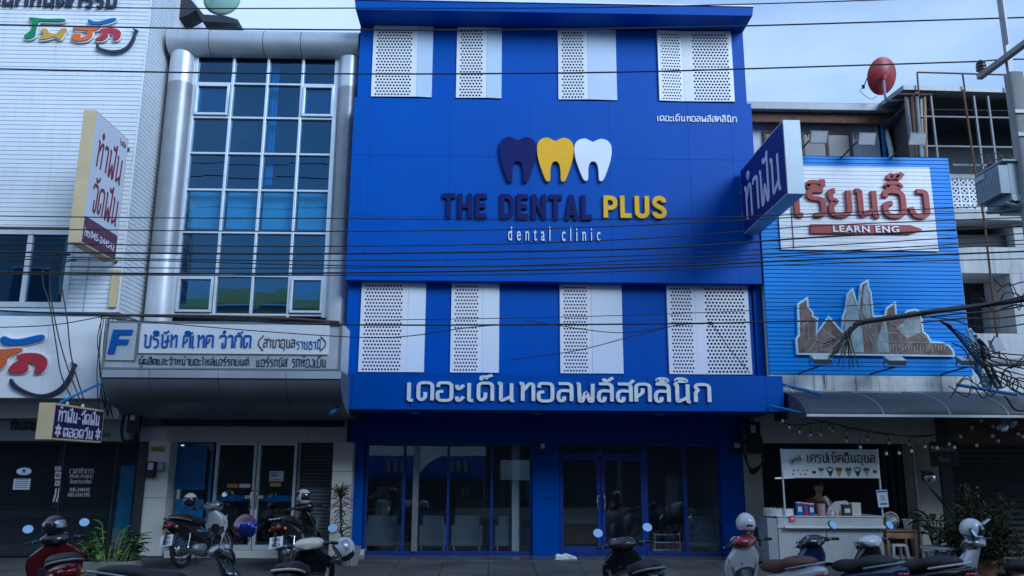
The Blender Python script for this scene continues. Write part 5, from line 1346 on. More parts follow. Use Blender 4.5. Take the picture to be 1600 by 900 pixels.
def make_bike(label, body='paint_black', accent='paint_black', seat='seat_black', kind='scooter', plate='', rack=False, shield=None, mirrors=(1, 1), cowl=None):
    t = empty('motorbike', (0, 0, 0), label, 'motorbike', 'motorbikes parked in front of the shops')
    maxi = kind == 'maxi'; under = kind == 'underbone'
    shield = shield or body; cowl = cowl or accent
    kW = 1.25 if maxi else 1.0
    Rw = .285 if under else .25
    for (ax, nm) in ((-.60, 'wheel'), (.64, 'wheel')):
        g = MB(); g.torus((ax, 0, Rw), Rw - .075, .016, 'Y', 28, 6); g.lathe([(.05, -.05), (.055, .05)], (ax, 0, Rw), 14, 'Y')
        for k in range(5 if not under else 10):
            a = 2 * math.pi * k / (5 if not under else 10); d = Vector((math.cos(a), 0, math.sin(a)))
            g.tube([Vector((ax, 0, Rw)) + d * .04, Vector((ax, 0, Rw)) + d * (Rw - .08)], .014 if not under else .004, 5)
        wh = g.build('wheel', 'steel', t, smooth=True)
        g = MB(); g.torus((ax, 0, Rw), Rw - .045 * (1.15 if not under else .9), .05 * kW * (1 if not under else .72), 'Y', 32, 10); g.build('tyre', 'rubber', wh, smooth=True)
    # tail and side panels
    g = MB(); loftx2(g, [(-1.0, .76, .03, .025), (-.88, .73, .10 * kW, .075), (-.62, .65, .145 * kW, .135), (-.35, .55, .155 * kW, .16), (-.1, .48, .135 * kW, .17), (.05, .40, .10 * kW, .13)], 2.6)
    bd = g.build('body', body, t, smooth=True)
    g = MB(); loftx2(g, [(-.02, .40, .105, .12), (.14, .345, .11 * kW, .075 if not under else .12), (.3, .37, .11 * kW, .085 if not under else .15), (.44, .52, .10, .18 if not under else .22)], 3); g.build('footboard', 'dark_paint' if not under else body, t, smooth=True)
    # side flashes
    for s_ in (-1, 1):
        g = MB(); R = []
        for k in range(9):
            u = k / 8; x = -.84 + .72 * u; hw = .155 * kW * (1 - .75 * (1 - u) ** 2) + .004; z = .66 - .12 * u
            R.append([(x, s_ * hw * .985, z - .035 * math.sin(math.pi * u) - .004), (x, s_ * (hw + .006), z), (x, s_ * hw * .985, z + .03 * math.sin(math.pi * u) + .004)])
        g.rings(R, caps=False, closed=False); sheet(g.build('side_flash', accent, t, smooth=True), .006)
    # seat
    g = MB(); loftx2(g, [(-.84, .84, .06, .025), (-.72, .83, .125 * kW, .06), (-.48, .80, .15 * kW, .08), (-.30, .745, .145 * kW, .075), (-.05, .725, .105 * kW, .07), (.06, .70, .05, .03)], 2.8); g.build('seat', seat, t, smooth=True)
    # leg shield and nose
    if under: secs = [(.30, .46, .05, .05), (.48, .48, .13, .06), (.66, .46, .19, .06), (.80, .42, .14, .07), (.90, .38, .07, .06)]
    else: secs = [(.24, .46, .12, .04), (.42, .50, .20 * kW, .05), (.62, .48, .26 * kW, .06), (.78, .43, .25 * kW, .065), (.92, .38, .14, .07)]
    g = MB(); loftz2(g, secs, 3.2); sh = g.build('leg_shield', shield, t, smooth=True)
    g = MB(); loftz2(g, [(.44, .53, .05, .03), (.58, .56, .14 * kW, .05), (.74, .52, .16 * kW, .06), (.86, .45, .09, .05)], 2.4); g.build('nose', body if shield == body else shield, sh, smooth=True)
    g = MB(); g.ell((.435, 0, .60), (.03, .17 * kW, .17)); g.build('inner_panel', 'dark_paint', sh, smooth=True)
    g = MB(); g.ell((.397, .05, .72), (.012, .022, .022), 10, 6); g.build('ignition', 'chrome', sh, smooth=True)
    # fork, fender
    g = MB()
    for s_ in (-1, 1): g.tube([(.46, s_ * .06, .62), (.64, s_ * .075, Rw)], .018, 7)
    g.tube([(.37, 0, .92), (.50, 0, .55)], .03, 8); g.build('fork', 'steel', t, smooth=True)
    g = MB(); R = []
    for k in range(13):
        a = rad(10 + 150 * k / 12); c = Vector((.64 + (Rw + .03) * math.cos(a), 0, Rw + (Rw + .03) * math.sin(a)))
        d = Vector((math.cos(a), 0, math.sin(a)))
        R.append([c + Vector((0, -.065 * kW, 0)) - d * .03, c + Vector((0, -.05, 0)) + d * .006, c + d * .014, c + Vector((0, .05, 0)) + d * .006, c + Vector((0, .065 * kW, 0)) - d * .03])
    g.rings(R, caps=False, closed=False); sheet(g.build('front_fender', body, t, smooth=True), .006)
    g = MB(); R = []
    for k in range(10):
        a = rad(70 + 95 * k / 9); c = Vector((-.60 + (Rw + .045) * math.cos(a), 0, Rw + (Rw + .045) * math.sin(a))); d = Vector((math.cos(a), 0, math.sin(a)))
        R.append([c + Vector((0, -.07, 0)) - d * .02, c + d * .01, c + Vector((0, .07, 0)) - d * .02])
    g.rings(R, caps=False, closed=False); sheet(g.build('rear_fender', 'dark_paint', t, smooth=True), .006)
    # handlebar
    g = MB()
    for s_ in (-1, 1): g.tube(catmull([(.36, s_ * .02, .94), (.345, s_ * .14, .965), (.30, s_ * .27, .985), (.26, s_ * .35, .975)], 4), .013, 7)
    hb = g.build('handlebar', 'steel', t, smooth=True)
    for s_ in (-1, 1):
        g = MB(); g.tube([(.295, s_ * .275, .985), (.258, s_ * .37, .973)], .019, 9); g.build('grip', 'rubber', hb, smooth=True)
        g = MB(); g.tube([(.325, s_ * .2, .975), (.36, s_ * .27, .97), (.325, s_ * .37, .955)], .006, 5); g.build('brake_lever', 'chrome', hb, smooth=True)
        g = MB(); g.ell((.31, s_ * .22, .985), (.035, .04, .03), 10, 6); g.build('switch_block', 'dark_paint', hb, smooth=True)
    g = MB(); loftx2(g, [(.24, .975, .06, .035), (.29, .985, .16, .065), (.38, .985, .185, .08), (.46, .95, .14, .075), (.52, .91, .06, .04)], 2.4); cw_ = g.build('headset', cowl, t, smooth=True)
    g = MB(); R3 = Matrix.Rotation(rad(-25), 3, 'Y'); g.ell((.292, 0, 1.015), (.05, .085, .02), 16, 6, rot=R3); g.build('dial', 'visor', cw_, smooth=True)
    g = MB(); g.ell((.485, 0, .945), (.03, .075, .05), 14, 8); g.build('headlight', 'lamp_clear', cw_, smooth=True)
    if maxi:
        g = MB(); R = [[(.50 - .12 * k / 5, y * (1 - .1 * k), .96 + .26 * k / 5 - .06 * abs(y) * 10 * .4) for y in (-.16, -.1, 0, .1, .16)] for k in range(6)]
        g.rings(R, caps=False, closed=False); sheet(g.build('windscreen', 'visor', t, smooth=True), .004)
    # control cables, shocks, chain guard, pegs, decals
    g = MB()
    for s_ in (-1, 1):
        g.tube(catmull([(.31, s_ * .24, .985), (.42, s_ * .22, 1.0), (.50, s_ * .10, .90), (.46, s_ * .03, .70)], 5), .0065, 5)
        g.tube(catmull([(.31, s_ * .19, .98), (.44, s_ * .15, .985), (.52, s_ * .06, .84)], 5), .0055, 5)
    g.build('control_cable', 'cable', hb)
    for s_ in (-1, 1):
        g = MB(); a, b = Vector((-.60, s_ * .125, .28)), Vector((-.50, s_ * .135, .60)); g.tube([a, b], .012, 7)
        for k in range(9): g.torus(a.lerp(b, .25 + .07 * k), .026, .006, 'Z', 12, 4)
        g.build('shock_absorber', 'chrome' if under else 'steel', t, smooth=True)
        g = MB(); g.ell((-.60, s_ * .055, Rw), (.07, .02, .07), 14, 7); g.build('hub_drum', 'steel', t, smooth=True)
    if under:
        g = MB(); g.box(-.58, -.05, .10, .125, .22, .33); g.ell((-.6, .112, .275), (.08, .014, .06), 12, 6); g.ell((-.05, .112, .275), (.07, .014, .055), 12, 6); g.build('chain_case', 'dark_paint', t, bevel=.01)
        g = MB(); g.tube(catmull([(.02, -.12, .30), (.18, -.17, .22), (.22, -.17, .20)], 4), .010, 6); g.ell((.24, -.17, .2), (.04, .02, .012), 8, 5); g.build('kick_lever', 'chrome', t, smooth=True)
    for s_ in (-1, 1):
        g = MB(); R = []
        for k in range(6):
            z = .50 + .055 * k; x = .505 - .012 * k; yy = s_ * (.11 + .018 * k); R.append([(x - .052, yy, z - .02), (x - .050, yy + s_ * .05, z + .01), (x - .046, yy + s_ * .06, z + .035)])
        g.rings(R, caps=False, closed=False); sheet(g.build('shield_edge', 'decal' if accent != 'paint_black' else 'steel', sh), .006)
    g = MB(); c0 = Vector((.38, 0, .985))
    for s_ in (-1, 1):
        R = [[c0 + Vector((u, s_ * (.185 * math.cos(v)) * (1 - abs(u) * 1.2), .083 * math.sin(v))) for v in (rad(15), rad(30), rad(45), rad(60))] for u in (-.06, -.02, .02, .05)]
        g.rings(R, caps=False, closed=False)
    sheet(g.build('decal', 'decal', cw_, smooth=True), .004)
    # mirrors
    for s_, on in zip((1, -1), mirrors):
        if not on: continue
        c = Vector((.27, s_ * .315, 1.155)); g = MB()
        g.tube(catmull([(.315, s_ * .21, .99), (.31, s_ * .235, 1.07), tuple(c + Vector((.022, -.0 * s_, -.02)))], 4), .006, 6)
        R = []
        for (r_, dx) in ((.02, .034), (.05, .028), (.058, .012), (.056, -.003)): R.append([c + Vector((dx + .50 * r_ * .92 * math.sin(a), r_ * math.cos(a) * 1.12, r_ * .92 * math.sin(a))) for a in [2 * math.pi * j / 18 for j in range(18)]])
        g.rings(R); mr_ = g.build('mirror', 'dark_paint', t, smooth=True)
        g = MB(); tl = rad(0); g.add([c + Vector((-.006 + .052 * .92 * math.sin(a) * .50, .052 * math.cos(a) * 1.12, .052 * .92 * math.sin(a))) for a in [2 * math.pi * j / 18 for j in range(18)]], [tuple(range(18))]); g.build('mirror_glass', 'mirror', mr_)
    # tail lamp, signals, plate
    g = MB(); g.ell((-.94, 0, .715), (.06, .085 * kW, .045), 14, 8); g.build('taillight', 'lamp_red', bd, smooth=True)
    for s_ in (-1, 1):
        g = MB(); g.ell((-.875, s_ * .125 * kW, .68), (.035, .03, .026), 10, 7); g.build('turn_signal', 'lamp_orange', bd, smooth=True)
    g = MB(); g.bar((-.90, 0, .60), (-1.0, 0, .40), .15, .006, (0, 1, 0)); g.build('plate_bracket', 'dark_paint', bd)
    pm = plane_map((-1.005, .115, .385), (0, -1, 0), (.32, 0, .947), (-.947, 0, .32))
    g = MB(); g.prism([(0, 0), (.23, 0), (.23, .19), (0, .19)], 0, .004, pm); pl = g.build('number_plate', 'plate', bd, bevel=.002)
    if plate:
        g = MB(); thai(g, plate[0], (.13, .055), lambda u, v, w_: pm(u + .05, v + .115, w_ + .004), wt=1.8, depth=.001); latin(g, plate[1], (.15, .07), lambda u, v, w_: pm(u + .04, v + .025, w_ + .004), .001, .012); g.build('lettering', 'dark_text', pl)
    # engine, exhaust, stand, rail
    g = MB(); g.ell((-.12, 0, .29), (.20, .12, .12), 14, 8); g.box(-.45, -.08, .08, .15, .2, .34); g.ell((-.45, .115, .27), (.2, .05, .09), 12, 7); g.build('engine', 'steel', t, smooth=True)
    g = MB(); g.tube(catmull([(-.0, -.06, .22), (-.12, -.15, .16), (-.4, -.17, .21), (-.92, -.18, .34)], 5), [.018] * 6 + [.045] * 9 + [.03], 10); g.build('exhaust', 'chrome' if kind == 'underbone' else 'dark_paint', t, smooth=True)
    g = MB(); g.tube([(.0, .1, .25), (.06, .24, .0)], .012, 6); g.tube([(-.2, .13, .27), (-.24, .2, .27)], .012, 6); g.build('side_stand', 'steel', t)
    g = MB()
    if rack:
        for y in (-.1, -.035, .035, .1): g.tube([(-.50, y, .845), (-.98, y, .865)], .008, 6)
        for x in (-.54, -.75, -.97): g.tube([(x, -.1, .848), (x, .1, .848)], .008, 6)
        for s_ in (-1, 1): g.tube([(-.55, s_ * .1, .845), (-.60, s_ * .12, .72)], .009, 6); g.tube([(-.9, s_ * .1, .86), (-.78, s_ * .1, .7)], .009, 6)
        g.build('rear_rack', 'chrome', t)
    else:
        g.tube(catmull([(-.52, .155 * kW, .755), (-.72, .145 * kW, .80), (-.90, .09, .835), (-.93, 0, .84), (-.90, -.09, .835), (-.72, -.145 * kW, .80), (-.52, -.155 * kW, .755)], 4), .014, 7)
        g.build('grab_rail', accent if accent != 'paint_black' else 'steel', t, smooth=True)
    return t
def place(t, x, y, z, heading, lean=6.):
    t.location = (x, y, z); t.rotation_euler = (rad(-lean), 0, rad(heading))
RZ = -.27
PAV = lambda y: -.02 + (y + .45) * .0326
place(make_bike('dark red maxi scooter by the potted leafy plant with two pale angular mirrors', 'paint_red', 'paint_black', kind='maxi'), -5.25, -5.6, RZ, 122)
place(make_bike('red motorbike cut off by the photo edge in front of the dark window', 'paint_bright_red', 'paint_white', kind='underbone'), -7.28, -5.1, RZ, 96)
place(make_bike('black motorbike with white shield parked at the blue side window', 'paint_black', 'paint_silver', kind='underbone', plate=('จกบ', '3391'), shield='paint_white'), -4.99, -1.20, PAV(-1.2), 74, 8)
place(make_bike('black scooter at the kerb wearing a rainbow visor helmet', 'paint_black', 'paint_silver', mirrors=(1, 1)), -3.22, -7.2, RZ, 26)
place(make_bike('black motorbike with chrome rear rack in front of the roller shutter', 'paint_black', 'paint_black', kind='underbone', plate=('รดน', '4526'), rack=True, mirrors=(0, 0)), -3.24, -1.42, PAV(-1.42), 81, 8)
place(make_bike('cream topped small scooter with red tail lamp in front of the spiky potted plant', 'paint_black', 'paint_cream', cowl='paint_cream', mirrors=(0, 1)), -2.06, -6.45, RZ, 88)
place(make_bike('black scooter with two round mirrors before the clinic doors', 'paint_black', 'paint_black', plate=('กขต', '258')), 1.80, -6.25, RZ, 97)
place(make_bike('white scooter with brown seat beside the blue corner column', 'paint_white', 'paint_black', seat='seat_brown', shield='paint_white', cowl='paint_bright_red', mirrors=(0, 0)), 3.52, -5.8, RZ, 113)
place(make_bike('dark blue scooter in front of the white crepe counter', 'paint_blue', 'paint_black', mirrors=(0, 1)), 4.44, -5.75, RZ, 116)
place(make_bike('black and white scooter in front of the counter end by the wooden table', 'paint_black', 'paint_white', cowl='paint_white', mirrors=(0, 1)), 5.20, -5.75, RZ, 118)
place(make_bike('pale silver scooter in front of the dark bush with a peaked helmet', 'paint_silver', 'paint_white', shield='paint_white', cowl='paint_silver', mirrors=(1, 0)), 6.62, -5.7, RZ, 135)

# ---- helmets, each resting on a motorbike
def patch(g, c, r, a0, a1, e0, e1, R3, na=12, ne=7):
    R = []
    for i in range(ne + 1):
        e = e0 + (e1 - e0) * i / ne
        R.append([Vector(c) + R3 @ Vector((r[0] * math.cos(e) * math.cos(a0 + (a1 - a0) * k / na), r[1] * math.cos(e) * math.sin(a0 + (a1 - a0) * k / na), r[2] * math.sin(e))) for k in range(na + 1)])
    g.rings(R, caps=False, closed=False)
def helmet(px, py, Y, shell, visor, label, yaw=90, pitch=0, full=False, open_=True, peak=False, badge=None, stripe=None):
    c = P(px, py, Y); t = empty('helmet', c, label, 'helmet', 'helmets left on motorbikes')
    R3 = Matrix.Rotation(rad(yaw), 3, 'Z') @ Matrix.Rotation(rad(pitch), 3, 'Y'); r = (.145, .122, .138)
    g = MB(); g.ell(c, r, 24, 14, -.62 if not full else -.9, 1, R3); sh = g.build('shell', shell, t, smooth=True)
    g = MB(); patch(g, c, [k * 1.015 for k in r], rad(-68), rad(68), rad(-30 if full else -42), rad(28), R3); sheet(g.build('visor', visor, t, smooth=True), .004)
    g = MB(); patch(g, c, [k * 1.02 for k in r], rad(-180), rad(180), rad(-40), rad(-33), R3, 28, 2); g.build('trim', 'dark_paint', sh, smooth=True)
    if peak:
        g = MB(); R = [[c + R3 @ Vector((r[0] * (.8 + .55 * k / 4), y * (1 - .08 * k), .085 + .02 * k - .25 * y * y * 10 * .1)) for y in (-.1, -.05, 0, .05, .1)] for k in range(5)]
        g.rings(R, caps=False, closed=False); sheet(g.build('peak', shell, t, smooth=True), .006)
    if full:
        g = MB(); patch(g, c, [k * 1.05 for k in r], rad(-80), rad(80), rad(-62), rad(-28), R3); sheet(g.build('chin_bar', shell, t, smooth=True), .01)
    if badge:
        g = MB(); patch(g, c, [k * 1.012 for k in r], rad(160), rad(200), rad(-12), rad(-2), R3, 4, 2); g.build('badge', badge, sh, smooth=True)
    if stripe:
        for s_ in (1, -1):
            g = MB(); patch(g, c, [k * 1.012 for k in r], rad(85 * s_), rad(140 * s_), rad(-5), rad(35), R3, 6, 4); g.build('stripe', stripe, sh, smooth=True)
    g = MB(); 
    for s_ in (1, -1): g.tube([c + R3 @ Vector((0, s_ * r[1] * .85, -.06)), c + R3 @ Vector((.02, s_ * .03, -.19))], .007, 5)
    g.build('strap', 'dark_paint', t)
    return t
helmet(86, 822, -5.35, 'paint_black', 'visor', 'black helmet with pale grey patches on the dark red maxi scooter', -140, 0, stripe='paint_silver')
helmet(297, 782, -1.0, 'paint_white', 'visor', 'white open face helmet with dark visor hung on the motorbike at the side window', -75, 4)
helmet(383, 823, -7.0, 'paint_red', 'visor_rainbow', 'dark red helmet with shining rainbow visor on the black scooter', -48, 5)
helmet(474, 776, -1.1, 'paint_white', 'visor', 'white and black helmet on the rack motorbike by the roller shutter', -30, 0, full=True, stripe='paint_black')
helmet(537, 858, -6.1, 'paint_white', 'visor', 'white shell helmet tipped over the handlebar of the cream scooter', 25, 55, stripe='paint_silver')
helmet(1165, 818, -5.45, 'paint_white', 'visor', 'plain white helmet seen from behind beside the blue corner column', 95, 0, badge='dark_text')
helmet(1518, 827, -5.6, 'paint_white', 'visor', 'white full face helmet with peak in front of the dark bush', -15, 8, full=True, peak=True)
# ================================================================== CLINIC INTERIOR
def armchair(px, Y, label, wid=.62):
    x = X_(px, 830, Y); t = empty('armchair', (x, Y, 0), label, 'armchair', 'grey armchairs inside the clinic window')
    h = wid / 2
    g = MB(); g.rings([[(x - h, Y + a, z) for a, z in q] for q in ()] or [[(x - h + .06, Y, .12), (x + h - .06, Y, .12), (x + h - .06, Y + .09, .12), (x - h + .06, Y + .09, .12)], [(x - h + .06, Y, .70), (x + h - .06, Y, .70), (x + h - .06, Y + .09, .70), (x - h + .06, Y + .09, .70)]]); g.build('backrest', 'sofa', t, bevel=.03)
    g = MB(); g.box(x - h + .06, x + h - .06, Y + .1, Y + .6, .14, .36); g.build('seat', 'sofa', t, bevel=.04)
    for s_ in (-1, 1):
        g = MB(); a = x + s_ * h; g.box(min(a, a - s_ * .09), max(a, a - s_ * .09), Y - .01, Y + .6, .12, .52); g.build('armrest', 'sofa', t, bevel=.03)
        for yy in (.03, .55):
            g = MB(); b = x + s_ * (h - .06); g.lathe([(.012, 0), (.022, .125)], (b, Y + yy, 0), 8); g.build('leg', 'light_wood', t)
for px, w_, lb in ((596, .72, 'wide grey armchair behind the first clinic window pane from the brick pot side'), (676, .55, 'grey armchair seen from behind just past the steel window post'), (729, .62, 'grey armchair seen from behind between two thin blue mullions'), (797, .62, 'grey armchair seen from behind next to the middle blue column'), (1093, .66, 'grey armchair in the far clinic window behind the shoe rack')):
    armchair(px, .42, lb.replace('brick pot side', 'spiky plant'), w_)
def counter(x0, x1, y, z0, z1, label):
    t = empty('reception_counter', ((x0 + x1) / 2, y, 0), label, 'counter')
    g = MB(); g.box(x0 + .04, x1 - .04, y + .04, y + .5, .08, z0); g.build('base', 'light_wood', t, bevel=.01)
    g = MB(); g.box(x0, x1, y, y + .55, z0 + .002, z1); g.build('top', 'plastic_white', t, bevel=.015)
    return t
a, b = X_(712, 800, 1.9), X_(831, 800, 1.9)
t = counter(a, b, 1.9, .52, .80, 'white and wood reception counter behind the armchairs'); g = MB(); g.box(a, a + .62, 2.0, 2.4, .802, 1.02); g.build('raised_ledge', 'light_wood', t, bevel=.008)
counter(X_(876, 800, 1.6), X_(934, 800, 1.6), 1.6, .48, .82, 'white topped wooden counter seen through the left clinic door')
def small_box(px, Y, m, name, label, cat, dep=.12, bev=.01):
    x0, x1, z0, z1 = rect_px(*px, Y); g = MB(); g.box(x0, x1, Y, Y + dep, z0, z1); return tag(g.build(name, m, bevel=bev), label, cat)
r_, x0, x1, z0, z1 = flat('picture_frame', (720, 761, 733, 780), 2.05, 'paper', 'small standing frame on the raised reception ledge', 'frame', .02)
g = MB(); g.box(x0 + .03, x1 - .03, 2.024, 2.029, z0 + .04, z1 - .04); g.build('print', 'photo_print', r_)
small_box((793, 782, 809, 796), 1.95, 'photo_print', 'tissue_box', 'patterned box on the reception counter near the mullion', 'box')
small_box((814, 783, 830, 796), 1.95, 'photo_print', 'tissue_box', 'second patterned box on the reception counter by the blue column', 'box')
g = MB(); c = P(761, 778, 2.0); g.lathe([(.03, -.07), (.035, .02), (.014, .05), (.014, .09)], c, 12); tag(g.build('pump_bottle', 'paper', smooth=True), 'white pump bottle standing on the reception counter', 'bottle')
# small table with white box, orchid
t = empty('side_table', (X_(598, 800, 1.5), 1.5, 0), 'grey cabinet with white vase behind the wide armchair', 'cabinet')
x0, x1, z0, z1 = rect_px(590, 760, 606, 785, 1.6); g = MB(); g.box(x0, x1, 1.55, 1.8, .0, z1); g.build('case', 'grey_fascia', t, bevel=.01)
g = MB(); c = P(598, 795, 1.4); g.lathe([(.1, -.2), (.17, .05), (.175, .16), (.16, .16), (.15, .0)], c, 4); g.build('vase', 'plastic_white', t)
t = empty('orchid', P(586, 800, 1.2), 'yellow orchid by the inner wall of the clinic window', 'orchid')
g = MB(); g.tube(catmull([P(587, 806, 1.2), P(586, 780, 1.2), P(583, 772, 1.2)], 4), .008, 5); g.build('stem', 'leaf', t)
for k in range(5):
    c = P(578 + k * 2.2, 777 - k * 1.6, 1.2); g = MB(); g.ell(c, (.035, .012, .03), 8, 5); g.build('flower', 'yellow', t, smooth=True)
# shoe rack with red shoes
rx0, rx1, rz0, rz1 = rect_px(1023, 836, 1062, 866, .45)
t = empty('shoe_rack', ((rx0 + rx1) / 2, .45, 0), 'white wire shoe rack inside the clinic window beside the door', 'shoe rack')
g = MB()
for x in (rx0, rx1):
    for y in (.42, .64): g.tube([(x, y, 0), (x, y, .40)], .008, 6)
for z in (.05, .2, .345):
    for y in (.42, .49, .56, .64): g.tube([(rx0, y, z), (rx1, y, z)], .006, 5)
    for x in (rx0, rx1): g.tube([(x, .42, z), (x, .64, z)], .006, 5)
g.build('frame', 'plastic_white', t)
def shoe(x, y, z, m, label, rz=90, s=.9, grp='shoes on the shoe rack'):
    t = empty('shoe', (x, y, z), label, 'shoe', grp); c = math.cos(rad(rz)); n = math.sin(rad(rz))
    q = lambda p: Vector((x + s * (p[0] * c - p[1] * n), y + s * (p[0] * n + p[1] * c), z + s * p[2]))
    g = MB(); R = [[q(p) for p in sring((u, 0, h * .5 + .012), wv, h * .5, (0, 1, 0), (0, 0, 1), 2.6, 12)] for u, wv, h in ((-.13, .02, .03), (-.125, .034, .085), (-.06, .036, .095), (.0, .036, .075), (.06, .045, .055), (.11, .04, .04), (.14, .015, .02))]
    g.rings(R); g.build('upper', m, t, smooth=True)
    g = MB(); R = [[q(p) for p in sring((u, 0, .008), wv, .012, (0, 1, 0), (0, 0, 1), 3, 12)] for u, wv in ((-.14, .02), (-.12, .04), (0, .038), (.08, .048), (.145, .018))]; g.rings(R); g.build('sole', 'plastic_white', t, smooth=True)
for k in range(4): shoe(rx0 + .07 + k * .12, .52, .353, 'paint_bright_red', 'red shoe on the top shelf of the white wire rack', 80 + 10 * k)
for k in range(3): shoe(rx0 + .25 + k * .1, .52, .058, 'paint_bright_red', 'red shoe on the lowest shelf of the white wire rack', 90)
p = PZ(885, 874, 0)
shoe(p.x - .09, p.y, .0, 'plastic_white', 'left white sneaker on the floor before the middle blue column', 20, .95, 'white sneakers by the column'); shoe(p.x + .06, p.y + .06, .0, 'plastic_white', 'right white sneaker on the floor before the clinic door', -12, .95, 'white sneakers by the column')
r_, x0, x1, z0, z1 = flat('wall_panel', (1040, 745, 1060, 800), 1.9, 'paper', 'tall pale panel inside the clinic behind the far window', 'panel', .03)

# ================================================================== CREPE STALL
ST_Y = -1.4
st = empty('crepe_stall', (6.1, -1.1, 0), 'white crepe stall with counter, two posts and a printed banner', 'stall')
cx0, cx1 = 5.14, 7.06
g = MB(); g.box(cx0, cx1 - .04, ST_Y, ST_Y + .05, .02, .60); g.box(cx0, cx0 + .04, ST_Y + .051, ST_Y + .75, .02, .60); g.box(cx1 - .08, cx1 - .04, ST_Y + .051, ST_Y + .75, .02, .60); g.build('cabinet', 'counter_white', st, bevel=.006)
g = MB(); g.box(cx0 + .10, cx1 + .03, ST_Y - .10, ST_Y - .005, .605, .635); g.build('ledge', 'plastic_white', st, bevel=.006)
g = MB(); g.box(cx0 - .02, cx1 + .0, ST_Y - .02, ST_Y + .78, .602, .655); g.box(cx0 + .0, cx1 - .02, ST_Y + .0, ST_Y + .03, .656, .79); g.build('counter_front', 'counter_white', st, bevel=.005)
g = MB(); g.box(cx0 - .02, cx1, ST_Y - .015, ST_Y + .78, .792, .815); g.build('worktop', 'counter_white', st, bevel=.006)
g = MB(); g.box(cx0 + .02, cx1 - .03, ST_Y + .74, ST_Y + .76, .656, .79); g.build('back_board', 'grey_fascia', st)
g = MB(); g.box(4.94, cx0 - .022, ST_Y - .03, ST_Y + .9, .02, .77); g.build('side_panel', 'grey_fascia', st, bevel=.006)
for px in (1225.5, 1377.5):
    x = X_(px, 780, ST_Y); g = MB(); g.tube([(x, ST_Y + .01, .816), (x - .0, ST_Y + .01, 1.99)], .017, 8); g.build('post', 'alu', st, smooth=True)
x0, x1, z0, z1 = rect_px(1222, 702, 1373, 747, ST_Y - .03)
g = MB(); g.box(x0, x1, ST_Y - .03, ST_Y - .008, z0, z1); bn = g.build('banner', 'sign_white', st, bevel=.004)
YBN = ST_Y - .031
def bword(fn, s, px, m, **k):
    a, b, c, d = rect_px(*px, YBN); g = MB(); fn(g, s, (b - a, d - c), wall_map(a, c, YBN), depth=.004, **k); return g.build('lettering', m, bn)
bword(thai, 'เครปเช็คอินอุบล', (1261, 705, 1367, 728.5), 'dark_text', wt=1.45)
g = MB(); a, b, c, d = rect_px(1236, 713, 1256, 727, YBN); t_ = rad(24); W, H = b - a, d - c
g.prism([(0, 0), (W, 0), (W, H * .95), (0, H * .95)], 0, .003, plane_map((a, YBN - .001, c - .03), (math.cos(t_), 0, math.sin(t_)), (-math.sin(t_), 0, math.cos(t_)), (0, -1, 0))); g.build('logo_patch', 'plastic_white', bn)
g = MB(); thai(g, 'เครป', (W * .9, H * .62), plane_map((a + .0, YBN - .005, c + .01), (math.cos(t_), 0, math.sin(t_)), (-math.sin(t_), 0, math.cos(t_)), (0, -1, 0)), wt=1.8, depth=.003); g.build('lettering', 'dark_text', bn)
for (px, m) in ((1283, 'paper'), (1297, 'dark_text'), (1311, 'gold'), (1326, 'mesh_green'), (1340, 'dark_text'), (1354, 'pale_edge')):
    a, b, c, d = rect_px(px - 6, 730, px + 6, 745, YBN); W, H = b - a, d - c
    g = MB(); g.prism([(W * .45, 0), (W * .55, 0), (W, H * .8), (W * .85, H), (W * .5, H * 1.02), (W * .15, H), (0, H * .8)], 0, .003, wall_map(a, c, YBN)); cr_ = g.build('crepe_print', m, bn)
    g = MB(); g.prism([(W * .15, H * .68), (W * .5, H * .55), (W * .85, H * .72), (W * .8, H * .92), (W * .5, H * .86), (W * .2, H * .94)], 0, .002, wall_map(a, c, YBN - .0035)); g.build('filling', 'paper' if m == 'dark_text' else 'brown', cr_)
for (px, py, m) in ((1272, 738, 'maroon'), (1367, 737, 'brown'), (1240, 735, 'leaf'), (1247, 735, 'wood'), (1255, 735, 'gold'), (1261, 735, 'leaf'), (1239, 741, 'dark_text'), (1251, 741, 'pink'), (1258, 741, 'dark_text')):
    q = P(px, py, YBN); rr_ = .038 if px in (1272, 1367) else .018
    g = MB(); g.prism([(rr_ * math.cos(2 * math.pi * k / 14), rr_ * .8 * math.sin(2 * math.pi * k / 14)) for k in range(14)], 0, .003, plane_map((q.x, YBN, q.z), (1, 0, 0), (0, 0, 1), (0, -1, 0))); g.build('fruit_print', m, bn)
# goods on the worktop
YI = ST_Y + .12
def goods(px, m, name, label, cat, lid=None, rnd_=False, lab=None):
    x0, x1, z0, z1 = rect_px(*px, YI); z0 = .816; c = ((x0 + x1) / 2, YI, z0); h = z1 - z0; r = (x1 - x0) / 2
    t = empty(name, c, label, cat, 'goods on the crepe counter')
    g = MB()
    if rnd_: g.lathe([(r * .85, 0), (r, h * .1), (r, h * .92), (r * .9, h)], c, 16)
    else: g.box(x0, x1, YI - r * .8, YI + r * .8, z0, z1)
    g.build('body', m, t, smooth=rnd_, bevel=0 if rnd_ else .006)
    if lid:
        g = MB()
        if rnd_: g.lathe([(r * 1.04, h * .93), (r * 1.04, h * 1.06), (0, h * 1.07)], c, 16)
        else: g.box(x0 - .004, x1 + .004, YI - r * .8 - .004, YI + r * .8 + .004, z1 + .001, z1 + .018)
        g.build('lid', lid, t)
    if lab:
        g = MB(); g.box(x0 + r * .3, x1 - r * .3, YI - (r if rnd_ else r * .8) - .004, YI - (r if rnd_ else r * .8) + .002, z0 + h * .3, z0 + h * .72); g.build('label', lab, t)
goods((1244, 786, 1253, 803), 'logo_blue', 'canister', 'blue canister with pale lid first in the row on the counter', 'canister', 'plastic_white', lab='paper')
